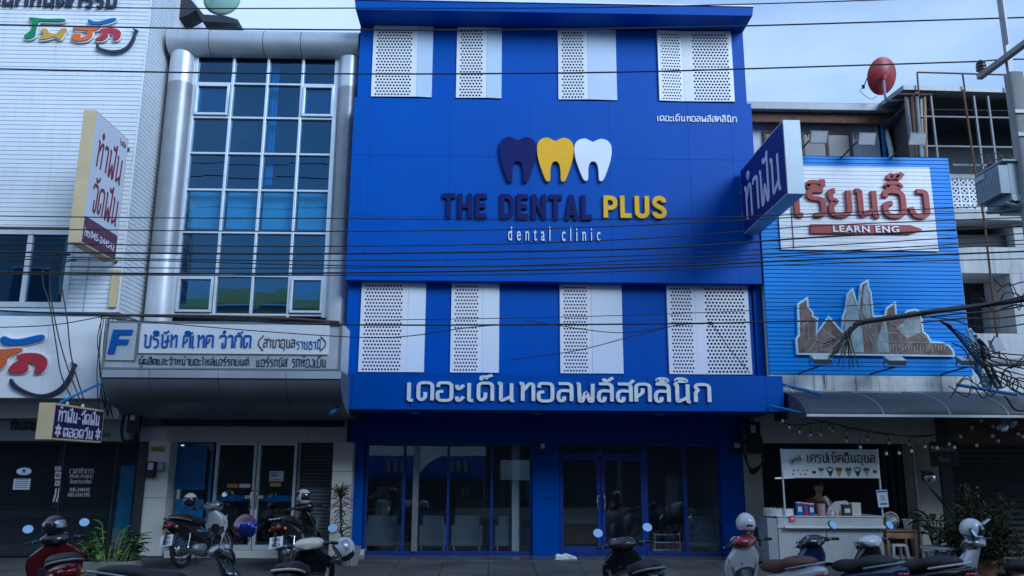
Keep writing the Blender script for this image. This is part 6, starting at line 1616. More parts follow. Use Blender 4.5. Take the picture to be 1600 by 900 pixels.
goods((1254, 787, 1262, 803), 'crimson', 'canister', 'dark red canister between two blue ones on the counter', 'canister', 'plastic_white', lab='logo_blue')
goods((1263, 788, 1271, 803), 'logo_blue', 'canister', 'blue canister with white badge beside the pink tub', 'canister', 'plastic_white', lab='paper')
goods((1277, 788, 1289, 804), 'skin_tub', 'tub', 'pale pink round tub on the counter in front of the vendor', 'tub', 'skin_tub', True)
goods((1297, 798, 1303, 804), 'plastic_white', 'squeeze_bottle', 'short white squeeze bottle with orange tip on the counter', 'bottle', 'orange', True)
goods((1305, 798, 1310, 804), 'cream', 'squeeze_bottle', 'short cream squeeze bottle between the white bottle and black jar', 'bottle', 'plastic_white', True)
goods((1316, 790, 1328, 803), 'dark_text', 'jar', 'black jar with white label on the counter', 'jar', 'dark_paint', False, lab='paper')
goods((1329, 787, 1343, 804), 'cream', 'clear_box', 'tall cream food box at the end of the row on the counter', 'box', 'plastic_white', False)
# white griddle hood behind the goods
t = empty('griddle_hood', (6.55, -1.0, .815), 'white rounded griddle shield behind the jars on the counter', 'appliance')
x0, x1, z0, z1 = rect_px(1291, 782, 1327, 804, -1.0)
g = MB(); g.prism([(x0, .816), (x1, .816), (x1, z1 - .05), (x1 - .04, z1), (x0 + .18, z1 - .02), (x0 + .05, z1 - .12)], 0, .05, plane_map((0, -1.0, 0), (1, 0, 0), (0, 0, 1), (0, 1, 0))); g.build('shield', 'plastic_white', t, bevel=.008)
t = empty('wash_basin', (5.05, -1.25, .77), 'white basin of dark utensils on the grey end panel of the stall', 'basin')
x0, x1, z0, z1 = rect_px(1194, 792, 1240, 813, -1.1)
g = MB(); R = [[Vector(((x0 + x1) / 2, -1.1, 0)) + Vector((p.x, p.y, z)) for p in [Vector((k * (x1 - x0) / 2 * math.cos(a), k * .26 * math.sin(a), 0)) for a in [2 * math.pi * j / 24 for j in range(24)]]] for k, z in ((.8, .772), (1, .80), (1, .93), (.96, .93), (.95, .81))]
g.rings(R); g.build('tub', 'plastic_white', t, smooth=True)
g = MB()
for k in range(9): a = x0 + .1 + .06 * k; g.tube([(a, -1.1, .82), (a + rnd.uniform(-.06, .06), -1.1 + rnd.uniform(-.08, .08), .93 + rnd.uniform(0, .09))], .012, 5)
g.build('utensils', 'dark_paint', t)
r_, x0, x1, z0, z1 = flat('stall_sticker', (1234, 806, 1242, 815), ST_Y - .022, 'pink', 'square pink sticker on the front of the crepe counter', 'sticker')
g = MB(); g.box(x0 + .02, x1 - .02, ST_Y - .0305, ST_Y - .0285, z0 + .04, z0 + .06); g.box(x0 + .045, x1 - .045, ST_Y - .0305, ST_Y - .0285, z0 + .062, z1 - .02); g.build('mark', 'paper', r_)
# payment poster on the stall post (code left out)
a, b, c, d = P(1369, 766, -1.46), P(1386, 765, -1.46), P(1389, 792, -1.46), P(1373, 793, -1.46)
r_ = empty('payment_poster', c, 'white poster with blue border tied to the stall post', 'poster')
th = Vector((0, .008, 0)); g = MB(); g.hexa([d, c, c + th, d + th, a, b, b + th, a + th]); g.build('sheet', 'paper', r_)
lp = lambda u, v: a + (b - a) * u + (d - a) * v + Vector((0, -.003, 0))
def pp(u0, u1, v0, v1, m, nm): g = MB(); g.hexa([lp(u0, v1), lp(u1, v1), lp(u1, v1) + th * .2, lp(u0, v1) + th * .2, lp(u0, v0), lp(u1, v0), lp(u1, v0) + th * .2, lp(u0, v0) + th * .2]); g.build(nm, m, r_)
pp(.06, .94, .04, .14, 'logo_blue', 'header_band'); pp(.06, .13, .15, .92, 'cyan_trim', 'border'); pp(.87, .94, .15, .92, 'cyan_trim', 'border'); pp(.3, .7, .3, .62, 'pale_edge', 'panel'); pp(.2, .8, .76, .86, 'logo_blue', 'footer_band')
# wooden table, fan, bucket, stools
TY0, TY1 = -1.42, -.95
tx0, tx1 = X_(1385, 830, TY0), X_(1434, 830, TY0); tz = .575
t = empty('table', ((tx0 + tx1) / 2, -1.2, 0), 'small wooden table beside the crepe stall carrying a bucket', 'table')
g = MB(); g.box(tx0, tx1, TY0, TY1, tz - .025, tz); g.build('top', 'wood', t, bevel=.006)
g = MB(); g.box(tx0 + .05, tx1 - .05, TY0 + .03, TY0 + .05, tz - .15, tz - .026); g.box(tx0 + .05, tx1 - .05, TY1 - .05, TY1 - .03, tz - .15, tz - .026); g.build('apron', 'wood', t, bevel=.004)
for x in (tx0 + .03, tx1 - .03):
    for y in (TY0 + .04, TY1 - .04): g = MB(); g.box(x - .024, x + .024, y - .024, y + .024, -.03, tz - .026); g.build('leg', 'wood', t, bevel=.004)
c = P(1418, 819, -1.2); c.z = tz
t = empty('bucket', c, 'white plastic bucket on the small wooden table', 'bucket'); g = MB(); g.lathe([(.055, .002), (.08, .17), (.086, .175), (.074, .17), (.05, .012)], c, 20); g.build('pail', 'plastic_white', t, smooth=True); g = MB(); g.torus(c + Vector((0, 0, .165)), .088, .006, 'Z', 20, 6); g.build('rim', 'plastic_white', t)
c = P(1392, 813, -1.05)
t = empty('fan', (c.x, c.y, tz), 'round white table fan beside the stall counter', 'fan')
g = MB()
for k in range(26): a = 2 * math.pi * k / 26; g.tube([c + Vector((.03 * math.cos(a), -.05, .03 * math.sin(a))), c + Vector((.13 * math.cos(a), -.045, .13 * math.sin(a))), c + Vector((.145 * math.cos(a), 0, .145 * math.sin(a)))], .0035, 4)
g.torus(c, .146, .008, 'Y', 28, 6); g.torus(c + Vector((0, -.047, 0)), .085, .004, 'Y', 24, 5); g.build('cage', 'plastic_white', t)
g = MB()
for k in range(3):
    a = 2 * math.pi * k / 3; u = Vector((math.cos(a), 0, math.sin(a))); v = Vector((-math.sin(a), 0, math.cos(a)))
    g.add([c + u * .02, c + u * .06 + v * .05 + Vector((0, .02, 0)), c + u * .12 + v * .04 + Vector((0, .02, 0)), c + u * .125 - v * .02, c + u * .05 - v * .02], [(0, 1, 2, 3, 4)])
sheet(g.build('blades', 'pale_edge', t), .004)
g = MB(); g.lathe([(.03, -.05), (.05, .0), (.045, .08), (.02, .1)], c, 14, 'Y'); g.tube([c + Vector((0, .04, 0)), Vector((c.x, c.y + .04, tz + .02))], .015, 8); g.lathe([(.09, tz + .001), (.09, tz + .015), (.03, tz + .03)], (c.x, c.y + .04, 0), 18); g.build('stand', 'plastic_white', t, smooth=True)
def pstool(x, y, z, label, h=.38, m='plastic_white'):
    t = empty('plastic_stool', (x, y, z), label, 'stool'); g = MB(); g.rings([sring((x, y, z + hh), a, a, (1, 0, 0), (0, 1, 0), 4, 20) for hh, a in ((h - .04, .145), (h - .01, .14), (h, .125))]); g.build('seat', m, t, smooth=True)
    for sx in (-1, 1):
        for sy in (-1, 1): g = MB(); g.rings([sring((x + sx * a, y + sy * a, z + hh), w_, w_, (1, 0, 0), (0, 1, 0), 4, 8) for hh, a, w_ in ((0, .15, .022), (h - .03, .115, .03))]); g.build('leg', m, t, smooth=True)
pstool((tx0 + tx1) / 2 - .02, -1.2, -.03, 'white plastic stool pushed under the wooden table', .36)
t = empty('steel_stool', (P(1470, 868, -2.4).x, -2.4, -.09), 'round grey topped stool with bent steel legs in front of the bush', 'stool')
c = Vector((P(1470, 868, -2.4).x, -2.4, -.09)); zt = Z_(1470, 858, -2.4)
g = MB(); g.lathe([(.0, zt), (.30, zt), (.31, zt + .02), (.30, zt + .045), (0, zt + .05)], (c.x, c.y, 0), 28); g.build('top', 'grey_fascia', t, smooth=True)
for (dx, dy) in ((-.19, -.1), (.19, -.1), (-.1, .16), (.1, .16)):
    g = MB(); g.tube(catmull([(c.x + dx * .5, c.y + dy * .5, zt - .05), (c.x + dx * .95, c.y + dy * .95, zt - .06), (c.x + dx * 1.05, c.y + dy * 1.05, zt - .14), (c.x + dx * 1.15, c.y + dy * 1.15, c.z)], 4), .014, 7); g.build('leg', 'alu', t, smooth=True)
# box and clutter by the pier
t = empty('storage_box', P(1192, 850, -1.0), 'grey box printed with dark shapes on the floor beside the stall', 'box')
x0, x1, z0, z1 = rect_px(1183, 842, 1203, 857, -1.0); g = MB(); g.box(x0, x1, -1.0, -.75, z0, z1); g.build('case', 'pale_edge', t, bevel=.006)
g = MB(); g.box(x0 + .03, x0 + .1, -1.004, -1.0005, z0 + .04, z1 - .05); g.box(x1 - .1, x1 - .03, -1.004, -1.0005, z0 + .04, z1 - .05); g.build('print', 'dark_text', t)
g = MB(); g.box(x0 - .1, x1 + .2, -1.1, -.6, -.0, z0 - .002); tag(g.build('low_plinth', 'concrete', bevel=.02), 'low rough concrete block under the grey printed box', 'block')
small_box((1184, 824, 1203, 841), -.9, 'dark_paint', 'crate', 'dark crate above the grey printed box by the pier', 'crate', .25)
# ---- vendor
def skin(pts, edges, radii, name, m, parent, root, sub=2):
    me = bpy.data.meshes.new(name); me.from_pydata([tuple(p) for p in pts], edges, []); o = bpy.data.objects.new(name, me); COL.objects.link(o)
    o.modifiers.new('skin', 'SKIN'); sv = me.skin_vertices[0].data
    for i, r in enumerate(radii): sv[i].radius = (r, r) if not isinstance(r, tuple) else r
    sv[root].use_root = True
    ss = o.modifiers.new('sub', 'SUBSURF'); ss.levels = sub; ss.render_levels = sub
    dg = bpy.context.evaluated_depsgraph_get(); nm = bpy.data.meshes.new_from_object(o.evaluated_get(dg)); bpy.data.objects.remove(o)
    nm.materials.clear(); nm.materials.append(M[m])
    for p in nm.polygons: p.use_smooth = True
    b = rootloc(parent)
    for v in nm.vertices: v.co -= b
    nm.name = name; q = bpy.data.objects.new(name, nm); COL.objects.link(q); q.parent = parent
    return q
hd = P(1279, 762, -.62)
pr = empty('person', (hd.x, -.55, 0), 'seated person in a dark red shirt behind the crepe counter holding a white wrap', 'person')
hx, hy, hz_ = hd.x, hd.y, hd.z
V = lambda x, y, z: Vector((hx + x, hy + y, hz_ + z))
pts = [V(0, .06, -.72), V(0, .05, -.55), V(0, .04, -.36), V(0, .03, -.24), V(0, .02, -.155), V(0, -.005, -.06), V(0, -.012, .03), V(0, .0, .10),
       V(-.17, .03, -.25), V(-.24, -.02, -.47), V(-.06, -.2, -.53), V(.03, -.25, -.50),
       V(.17, .03, -.25), V(.25, -.04, -.48), V(.16, -.22, -.36), V(.10, -.25, -.27),
       V(-.10, .03, -.78), V(-.14, -.34, -.80), V(-.14, -.36, -1.22), V(-.14, -.48, -1.28), V(.10, .03, -.78), V(.14, -.34, -.80), V(.14, -.36, -1.22), V(.14, -.48, -1.28)]
ed = [(0, 1), (1, 2), (2, 3), (3, 4), (4, 5), (5, 6), (6, 7), (3, 8), (8, 9), (9, 10), (10, 11), (3, 12), (12, 13), (13, 14), (14, 15), (0, 16), (16, 17), (17, 18), (18, 19), (0, 20), (20, 21), (21, 22), (22, 23)]
rd = [(.15, .12), (.14, .11), (.15, .11), (.11, .09), .05, .07, .085, .06, .06, .045, .034, .03, .06, .045, .034, .03, .085, .07, .045, .035, .085, .07, .045, .035]
base = len(pts)
def fingers(hand, dirv, side, curl):
    d = Vector(dirv).normalized(); s_ = Vector(side).normalized(); n_ = d.cross(s_)
    for k, (off, ln) in enumerate(((-.028, .062), (-.009, .072), (.01, .068), (.028, .054))):
        a = pts[hand] + d * .035 + s_ * off; b_ = a + d * ln * .55 + curl * ln * .25; c_ = b_ + d * ln * .15 + curl * ln * .5
        i = len(pts); pts.extend([a, b_, c_]); ed.extend([(hand, i), (i, i + 1), (i + 1, i + 2)]); rd.extend([.010, .009, .007])
    a = pts[hand] + s_ * -.03 + curl * .01; b_ = a + (d * .4 - s_ * .5 + curl * .7).normalized() * .04; i = len(pts); pts.extend([a, b_]); ed.extend([(hand, i), (i, i + 1)]); rd.extend([.011, .009])
fingers(11, (.8, -.3, .1), (0, .3, 1), Vector((.1, -.9, .1)))
fingers(15, (-.55, -.35, .6), (.5, -.6, .2), Vector((-.7, -.2, -.1)))
skin(pts, ed, rd, 'body', 'skin', pr, 0)
sp = [V(0, .06, -.74), V(0, .05, -.55), V(0, .04, -.36), V(0, .03, -.235), V(-.17, .03, -.25), V(-.225, -.01, -.41), V(.17, .03, -.25), V(.228, -.015, -.41), V(0, .025, -.20)]
skin(sp, [(0, 1), (1, 2), (2, 3), (3, 4), (4, 5), (3, 6), (6, 7), (3, 8)], [(.165, .135), (.155, .125), (.165, .125), (.125, .10), .074, .062, .074, .062, .07], 'shirt', 'shirt', pr, 0)
g = MB(); g.ell((hx, hy + .018, hz_ + .045), (.092, .098, .105), 18, 10, -.15, 1.0); g.ell((hx, hy + .07, hz_ - .02), (.08, .045, .1), 14, 8); g.build('hair', 'hair', pr, smooth=True)
g = MB()
for s_ in (-1, 1): g.ell((hx + s_ * .032, hy - .083, hz_ + .012), (.013, .008, .007), 10, 6)
g.build('eyes', 'dark_text', pr, smooth=True)
g = MB(); g.ell((hx, hy - .095, hz_ - .016), (.013, .018, .022), 10, 6)
for s_ in (-1, 1): g.ell((hx + s_ * .084, hy + .0, hz_ - .005), (.012, .02, .028), 8, 6)
g.build('nose_and_ears', 'skin', pr, smooth=True)
g = MB(); g.ell((hx, hy - .083, hz_ - .052), (.024, .01, .007), 10, 6); g.build('mouth', 'maroon', pr, smooth=True)
w_ = Vector(pts[15]) + Vector((-.02, -.045, .0)); tg = empty('crepe_wrap', w_, 'white paper crepe wrap held up by the vendor', 'food')
g = MB(); g.rings([sring(w_ + Vector((-.03 * k, -.01 * k, .055 * k - .08)), .012 + .011 * k, .010 + .009 * k, (1, 0, .3), (0, 1, 0), 2, 14) for k in range(4)]); g.build('paper_cone', 'paper', tg, smooth=True)
g = MB(); g.ell(w_ + Vector((-.10, -.03, .10)), (.04, .035, .03), 12, 7); g.build('filling', 'cream', tg, smooth=True)
pstool(hx, hy + .12, .0, 'plastic stool the crepe vendor sits on behind the counter', max(.2, hz_ - .92))
# ---- hanging sign, dome mirror, bulbs
x0, x1, z0, z1 = rect_px(1454, 690, 1497, 729, -.75)
r_ = empty('hanging_sign', ((x0 + x1) / 2, -.75, z0), 'black board lettered LEARN ENG hanging under the awning', 'sign')
g = MB(); g.box(x0, x1, -.75, -.72, z0, z1); g.build('board', 'black', r_, bevel=.004)
g = MB(); latin(g, 'LEARN ENG', ((x1 - x0) * .82, .10), wall_map(x0 + (x1 - x0) * .06, z1 - .19, -.751), .004, .01); thai(g, 'เรียนอิ๊ง', ((x1 - x0) * .44, .13), wall_map(x0 + (x1 - x0) * .26, z0 + .09, -.751), wt=1.3, depth=.004); g.build('lettering', 'grey_fascia', r_)
g = MB()
for x in (x0 + .06, x1 - .06): g.tube([(x, -.735, z1), (x, -.735, 2.7)], .004, 4)
g.build('chain', 'dark_paint', r_)
c = P(1452, 746, -.6); t = empty('dome_mirror', c, 'round chrome dome mirror on the cream pier', 'mirror')
g = MB(); g.ell(c, (.125, .10, .125), 24, 12); g.build('dome', 'chrome', t, smooth=True); g = MB(); g.torus(c + Vector((0, .04, 0)), .118, .014, 'Y', 26, 7); g.tube([c + Vector((0, .05, .05)), Vector((c.x, -.3, c.z + .12))], .018, 7); g.build('rim_arm', 'dark_paint', t, smooth=True)
def festoon(path, Y, drops, label):
    q = catmull([P(a, b, Y) for a, b in path], 8); t = empty('string_lights', q[0], label, 'string lights', 'bulb strings under the awning')
    g = MB(); g.tube(q, .007, 5); g.build('wire', 'cable', t)
    xs_ = [p.x for p in q]
    for (px, py) in drops:
        b = P(px, py, Y); top_ = min(q, key=lambda p: abs(p.x - b.x)); tz_ = max(top_.z, b.z + .06)
        g = MB(); g.tube([(b.x, Y, tz_), (b.x, Y, b.z + .035)], .004, 4); g.lathe([(.014, .03), (.017, .05), (.012, .07)], b, 8); so_ = g.build('socket', 'cable', t)
        g = MB(); g.ell(b, (.028, .028, .034), 12, 8); g.build('bulb', 'bulb', so_, smooth=True)
festoon([(1200, 650), (1240, 664), (1290, 660), (1330, 670), (1380, 678), (1430, 681), (1470, 678)], -1.7, [(1223, 658), (1234, 668), (1250, 675), (1267, 680), (1283, 679), (1296, 668), (1301, 673), (1325, 676), (1356, 687), (1389, 692), (1421, 694), (1457, 699)], 'string of small white bulbs drooping over the crepe banner')
festoon([(1270, 655), (1330, 668), (1390, 678), (1440, 682), (1500, 672), (1560, 664), (1610, 660)], -1.95, [(1323, 689), (1344, 699), (1385, 709), (1405, 708), (1424, 705), (1445, 698), (1464, 700), (1483, 694), (1491, 699), (1501, 682), (1518, 668), (1526, 696), (1560, 689), (1551, 666)], 'second string of bulbs running on past the black hanging sign')
festoon([(1500, 652), (1540, 668), (1580, 676), (1615, 672)], -2.1, [(1533, 657), (1551, 681), (1573, 670), (1591, 678), (1598, 682)], 'short string of bulbs below the blue plastic at the awning edge')
g = MB(); c = P(1572, 662, -2.3)
for k in range(14):
    p = c + Vector((rnd.uniform(-.13, .13), rnd.uniform(-.1, .1), rnd.uniform(-.12, .14))); g.ell(p, (rnd.uniform(.03, .06),) * 2 + (rnd.uniform(.04, .09),), 7, 5, rot=Euler((rnd.random(), rnd.random(), 0)).to_matrix())
tag(g.build('plastic_bag', 'pale_edge'), 'crumpled pale blue plastic tied under the awning edge', 'plastic bag')
# ================================================================== POLE, TRANSFORMER, CABLES
PY = -4.1
pt, pb = P(1579, 62, PY), P(1600, 262, PY)
px_ = (pt.x + pb.x) / 2
t = empty('utility_pole', (px_, PY, -.3), 'grey concrete power pole with crossarm at the photo edge behind the transformer', 'utility pole')
g = MB(); g.rings([sring((px_, PY, z), a, a * .8, (1, 0, 0), (0, 1, 0), 5, 16) for z, a in ((-.3, .17), (4, .15), (8.05, .125))]); g.build('shaft', 'pole_concrete', t, smooth=True)
q0, q1 = P(1571, 66, PY + .12), P(1564, -30, PY + .12)
g = MB(); g.box(q0.x - .05, q0.x + .05, PY + .06, PY + .13, q0.z - .6, q1.z + .6); g.box(q0.x - .05, q0.x - .04, PY - .02, PY + .06, q0.z - .1, q1.z + .6); g.build('steel_extension', 'steel', t, bevel=.004)
g = MB(); a = P(1560, 155, PY); 
for z in (6.9, 7.3): g.box(px_ - .14, px_ + .14, PY - .13, PY - .11, z, z + .06)
g.build('band', 'steel', t)
za = P(1583, 90, PY).z; e = PZ(1530, 121, za); f = PZ(1612, 60, za)
g = MB(); dn = (e - f).normalized(); g.bar(e, e - dn * 2.4, .10, .09); g.build('crossarm', 'pole_concrete', t, bevel=.006)
c = e - dn * .08
g = MB(); g.lathe([(.03, .04), (.05, .06), (.05, .09), (.085, .10), (.085, .12), (.05, .135), (.085, .16), (.085, .18), (.05, .195), (.075, .215), (.075, .235), (.03, .25), (.035, .28), (0, .285)], c, 16); g.build('insulator', 'porcelain', t, smooth=True)
def trX(px, py, X): return PXp(px, py, X)
TX = 8.19
ft, bt, fb, bb = trX(1560, 257, TX), trX(1521, 279, TX), trX(1562, 303, TX), trX(1525, 321, TX)
t = empty('transformer', (TX + .5, (ft.y + bt.y) / 2, fb.z), 'grey finned transformer tank with bushings hung by the pole at the photo edge', 'transformer')
y0, y1, z0, z1 = ft.y, bt.y, fb.z, ft.z
g = MB(); g.box(TX + .16, TX + 1.25, y0 + .02, y1 - .02, z0 - .12, z1 + .05); g.box(TX + .05, TX + 1.3, y0 - .03, y1 + .03, z1 + .052, z1 + .085); g.box(TX + .3, TX + 1.2, y0 - .10, y1 - .1, z0 - .20, z0 - .122); g.build('tank', 'transformer', t, bevel=.01)
g = MB(); n = 15
for k in range(n): y = y0 + .03 + (y1 - y0 - .06) * k / (n - 1); g.box(TX, TX + .16, y - .012, y + .012, z0, z1)
g.build('fins', 'transformer', t, bevel=.003)
g = MB(); g.box(TX - .012, TX - .002, y1 - .32, y1 - .04, z1 - .10, z1 - .01); g.build('maker_plate', 'pale_edge', t)
g = MB()
for k in range(5): g.box(TX + .9, TX + 1.0, y0 - .0, y0 + .02, z0, z0 + .02)
g.box(TX + .42, TX + .52, y0 + .005, y0 + .019, z1 - .12, z1 - .03); g.build('warning_label', 'sign_white', t)
g = MB(); a = P(1582, 291, y0); b = P(1604, 316, y0); latin(g, '0.90', (b.x - a.x, .10), wall_map(a.x, b.z + .03, y0 + .018), .006, .01); g.build('stencil', 'sign_white', t)
for k in range(4):
    x = TX + .22 + .2 * k; y = y1 - .15 - .06 * (k % 2)
    g = MB(); g.lathe([(.05, z1 + .086), (.03, z1 + .11), (.06, z1 + .125), (.03, z1 + .15), (.06, z1 + .165), (.03, z1 + .19), (.055, z1 + .205), (.02, z1 + .24), (.02, z1 + .30)], (x, y, 0), 12); g.tube(catmull([(x, y, z1 + .3), (x - .06, y + .05, z1 + .42), (x - .22, y + .1, z1 + .34), (x - .3, y + .12, z1 + .2)], 4), .008, 5); g.build('bushing', 'porcelain', t, smooth=True)
g = MB(); g.tube([(TX + .1, y1 - .1, z0 - .14), (px_, PY, z0 - .3)], .035, 6); g.tube([(TX + .1, y0 + .1, z0 - .14), (px_, PY, z0 - .3)], .035, 6); g.build('support', 'steel', t)
# overhead cables
CY = -3.9
def cable(pts, r, label, grp='overhead cables crossing the shop fronts', Y=CY, m='cable', name='overhead_cable'):
    q = catmull([P(a, b, (Y[i] if isinstance(Y, (list, tuple)) else Y)) for i, (a, b) in enumerate(pts)], 6)
    g = MB(); g.tube(q, r, 6); return tag(g.build(name, m, smooth=True), label, 'cable', grp)
cable([(-30, 8.5), (270, 13), (600, 12.5), (900, 12), (1200, 5.5), (1450, -3), (1640, -10)], .010, 'highest thin cable, crossing the sky and the clinic eave')
cable([(-30, 38), (270, 44), (560, 46.7), (800, 46.5), (1000, 44), (1200, 39.5), (1640, 26)], .013, 'black cable crossing just under the clinic eave')
cable([(-30, 107), (270, 113), (560, 115.5), (800, 114.8), (1000, 112), (1200, 106.5), (1530, 96)], .013, 'black cable crossing the top row of white panels to the insulator', Y=[CY, CY, CY, CY, CY, CY, -3.75])
cable([(1530, 96), (1570, 93), (1640, 92)], .012, 'short black cable running on from the insulator past the pole')
band = [[337, 340, 341.7, 343, 342, 334, 318], [357, 360, 361, 358, 350, 338, 330], [379, 383, 385, 381, 370, 352, 338], [393, 395, 397, 393, 386, 370, 352], [400, 405, 408, 405, 398, 384, 362], [404, 408, 414, 415, 404, 393, 372], [415, 418, 419, 416, 410, 397, 380], [425, 427.5, 427, 423, 416, 405, 392], [428, 430, 431, 429, 421, 412, 404]]
xsn = [-30, 250, 500, 800, 1050, 1280, 1640]
for k, ys in enumerate(band):
    lab = {0: 'uppermost cable of the dense band, passing just under the clinic name', 7: 'thickest cable of the dense band low over the blue sign block', 8: 'lowest cable of the dense band skimming the bottom of the blue sign block'}.get(k, 'thin black cable inside the dense band crossing below the clinic name')
    cable(list(zip(xsn, [y + rnd.uniform(-.8, .8) for y in ys])), .0145 if k in (7, 3) else .009, lab, 'cables of the dense band', Y=CY - .03 * k)
cable([(-30, 484), (150, 492), (320, 497), (470, 506), (640, 508), (900, 507), (1110, 505), (1230, 502), (1350, 501)], .013, 'cable crossing the lower white panels into the frayed bundle')
cable([(160, 497), (400, 517), (560, 527), (640, 525), (760, 509), (900, 506)], .008, 'thin slack cable looping from the silver sign up to the lower panels')
cable([(790, 563), (900, 548), (990, 525), (1060, 507)], .007, 'slanting thin wire rising across the lower white panels')
cable([(820, 500), (930, 517), (990, 519), (1060, 508), (1100, 506)], .007, 'drooping thin wire loop between two lower white panels')
cable([(1112, 505), (1140, 545), (1172, 583)], .006, 'thin wire dropping over the last lower perforated panel')
cable([(600, 500), (800, 497), (1000, 492), (1200, 484), (1400, 474)], .006, 'very thin wire running above the main lower cable')
g = MB(); c = P(1110, 505, CY); g.ell(c, (.05, .03, .03), 10, 6); tag(g.build('cable_clamp', 'cable'), 'small black clamp on the cable over the last lower panel', 'clamp')
cable([(1640, 462), (1560, 474), (1480, 484), (1410, 494), (1350, 503), (1335, 508)], .045, 'thick black cable bundle sweeping in front of the blue billboard', Y=[-4, -3.9, -3.85, -3.8, -3.75, -3.75])
t = empty('frayed_cable_end', P(1335, 508, -3.75), 'frayed end of the thick bundle fanning down over the skyline board', 'cable end')
g = MB()
for k in range(17):
    ex, ey = 1283 + k * 3.6 + rnd.uniform(-4, 4), 532 + 26 * abs(math.sin(k * .55)) + k * 1.3 + rnd.uniform(-5, 8)
    g.tube(catmull([P(1344, 505 + rnd.uniform(-2, 3), -3.75), P(1330 + rnd.uniform(-6, 4), 516, -3.75 + rnd.uniform(-.05, .05)), P((ex + 1325) / 2, (ey + 522) / 2, -3.75 + rnd.uniform(-.08, .08)), P(ex, ey, -3.75 + rnd.uniform(-.1, .1))], 4), .009, 5)
g.build('strands', 'cable', t)
for k, (ya, yb) in enumerate(((452, 484), (470, 492), (486, 500))):
    cable([(1640, ya), (1560, (ya + yb) / 2 + 4), (1500, yb - 2), (1440, yb + 4)], .014, 'black cable merging into the thick bundle from the pole', 'cables merging by the pole', Y=-3.95 - .05 * k)
cable([(1640, 496), (1590, 508), (1530, 512), (1490, 500), (1440, 494)], .011, 'sagging cable under the thick bundle by the white balcony')
t = empty('cable_tangle', P(1560, 590, -3.4), 'tangle of black cable loops and slack wires beside the billboard over the awning', 'cables')
g = MB()
for k in range(15):
    x, y = rnd.uniform(1515, 1600), rnd.uniform(520, 625) if k > 4 else rnd.uniform(400, 480) ; yy = -3.3 + rnd.uniform(-.4, .4)
    if k <= 4: x = rnd.uniform(1565, 1605)
    q = [P(x + (j - 2) * rnd.uniform(8, 22), y + rnd.uniform(-20, 20) + 6 * (2 - abs(j - 2)), yy + rnd.uniform(-.1, .1)) for j in range(5)]
    g.tube(catmull(q, 6), rnd.choice((.008, .011, .014)), 5)
for k in range(7):
    q = [P(1465 + k * 3, 500 + k, -3.6), P(1500 + k * 4, 520 + k * 7, -3.5), P(1545 + k * 3, 548 + k * 8, -3.4), P(1610, 556 + k * 11, -3.4)]; g.tube(catmull(q, 6), .011, 5)
g.build('wires', 'cable', t)
g = MB()
for k in range(6): g.torus(P(1540 + k * 11, 596 + 9 * math.sin(k * 1.7), -1.7), .09 + .03 * (k % 3), .013, ('Y', 'X', 'Y')[k % 3], 20, 5)
g.build('coils', 'cable', t)
t = empty('wrapped_cables', P(1530, 590, -1.6), 'pale blue wrapped cable bundle down the edge of the billboard', 'cable bundle')
for k in range(6):
    g = MB(); q = [P(1514 + k * 3, 515 + k * 3, -1.5 - .05 * k), P(1523 + k * 4 + rnd.uniform(-4, 4), 545, -1.7), P(1527 + k * 4 + rnd.uniform(-6, 6), 575, -1.6), P(1540 + k * 5, 606, -1.6)]; g.tube(catmull(q, 6), .05 - .004 * k, 8); g.build('strand', ('pipe_pale', 'strut_blue', 'pipe_pale', 'cable', 'pale_edge', 'cable')[k], t, smooth=True)
g = MB(); a = P(1556, 551, -2.0); R3 = Matrix.Rotation(rad(-18), 3, 'Y'); g.hexa([a + R3 @ Vector(p) for p in ((0, 0, 0), (.2, 0, 0), (.2, .1, 0), (0, .1, 0), (0, 0, .24), (.2, 0, .24), (.2, .1, .24), (0, .1, .24))]); tag(g.build('junction_box', 'pale_edge', bevel=.01), 'tilted pale junction box hanging among the cables by the white wall', 'junction box')
g = MB(); g.tube([P(1535, 567, -1.9), P(1612, 566, -2.0)], .07, 10); tag(g.build('conduit', 'pole_concrete', smooth=True), 'thick pale conduit running out of the cable tangle', 'conduit')
# left hand service drops and corner wires
for k, (pts, lb) in enumerate((([(88, 396), (70, 412), (67, 440), (78, 478), (88, 540), (97, 590), (122, 640)], 'outer service wire dropping from the white wall to the purple sign'), ([(100, 398), (82, 410), (78, 450), (88, 510), (104, 570), (128, 632)], 'middle service wire dropping from the white wall to the purple sign'), ([(120, 406), (100, 412), (96, 440), (105, 500), (112, 560), (132, 628)], 'inner service wire dropping past the smiling logo'))):
    cable(pts, .011, lb, None, Y=-1.95)
g = MB()
for (a, b) in ((90, 397), (105, 398), (116, 406)): g.ell(P(a, b, -1.9), (.07, .03, .022), 10, 6)
tag(g.build('wire_joint', 'cable'), 'taped black wire joints on the white wall above the drops', 'wire joint')
cable([(-20, 512), (80, 508), (160, 495), (185, 494)], .009, 'thin wire sagging across the lower white logo panel', None, Y=-2.0)
t = empty('corner_wires', P(165, 560, -2.0), 'vertical bunch of wires at the corner between the white panel and silver sign', 'cables')
g = MB()
for k in range(8):
    x = 153 + k * 2.6; g.tube(catmull([P(x + 6, 490, -2.0), P(x + rnd.uniform(-4, 4), 530, -2.0 + rnd.uniform(-.1, .1)), P(x + rnd.uniform(-5, 3), 580, -2.0), P(x + 2 + rnd.uniform(-3, 6), 620, -2.0), P(x + 8 + rnd.uniform(-8, 14), 652, -1.6)], 5), .008, 5)
g.build('wires', 'cable', t)
g = MB(); g.tube(catmull([P(165, 492, -2.65), P(300, 493, -2.74), P(420, 496, -2.74), P(530, 503, -2.74)], 5), .02, 7); tag(g.build('conduit', 'rust', smooth=True), 'thin rusty pipe along the top of the silver sign box', 'pipe')
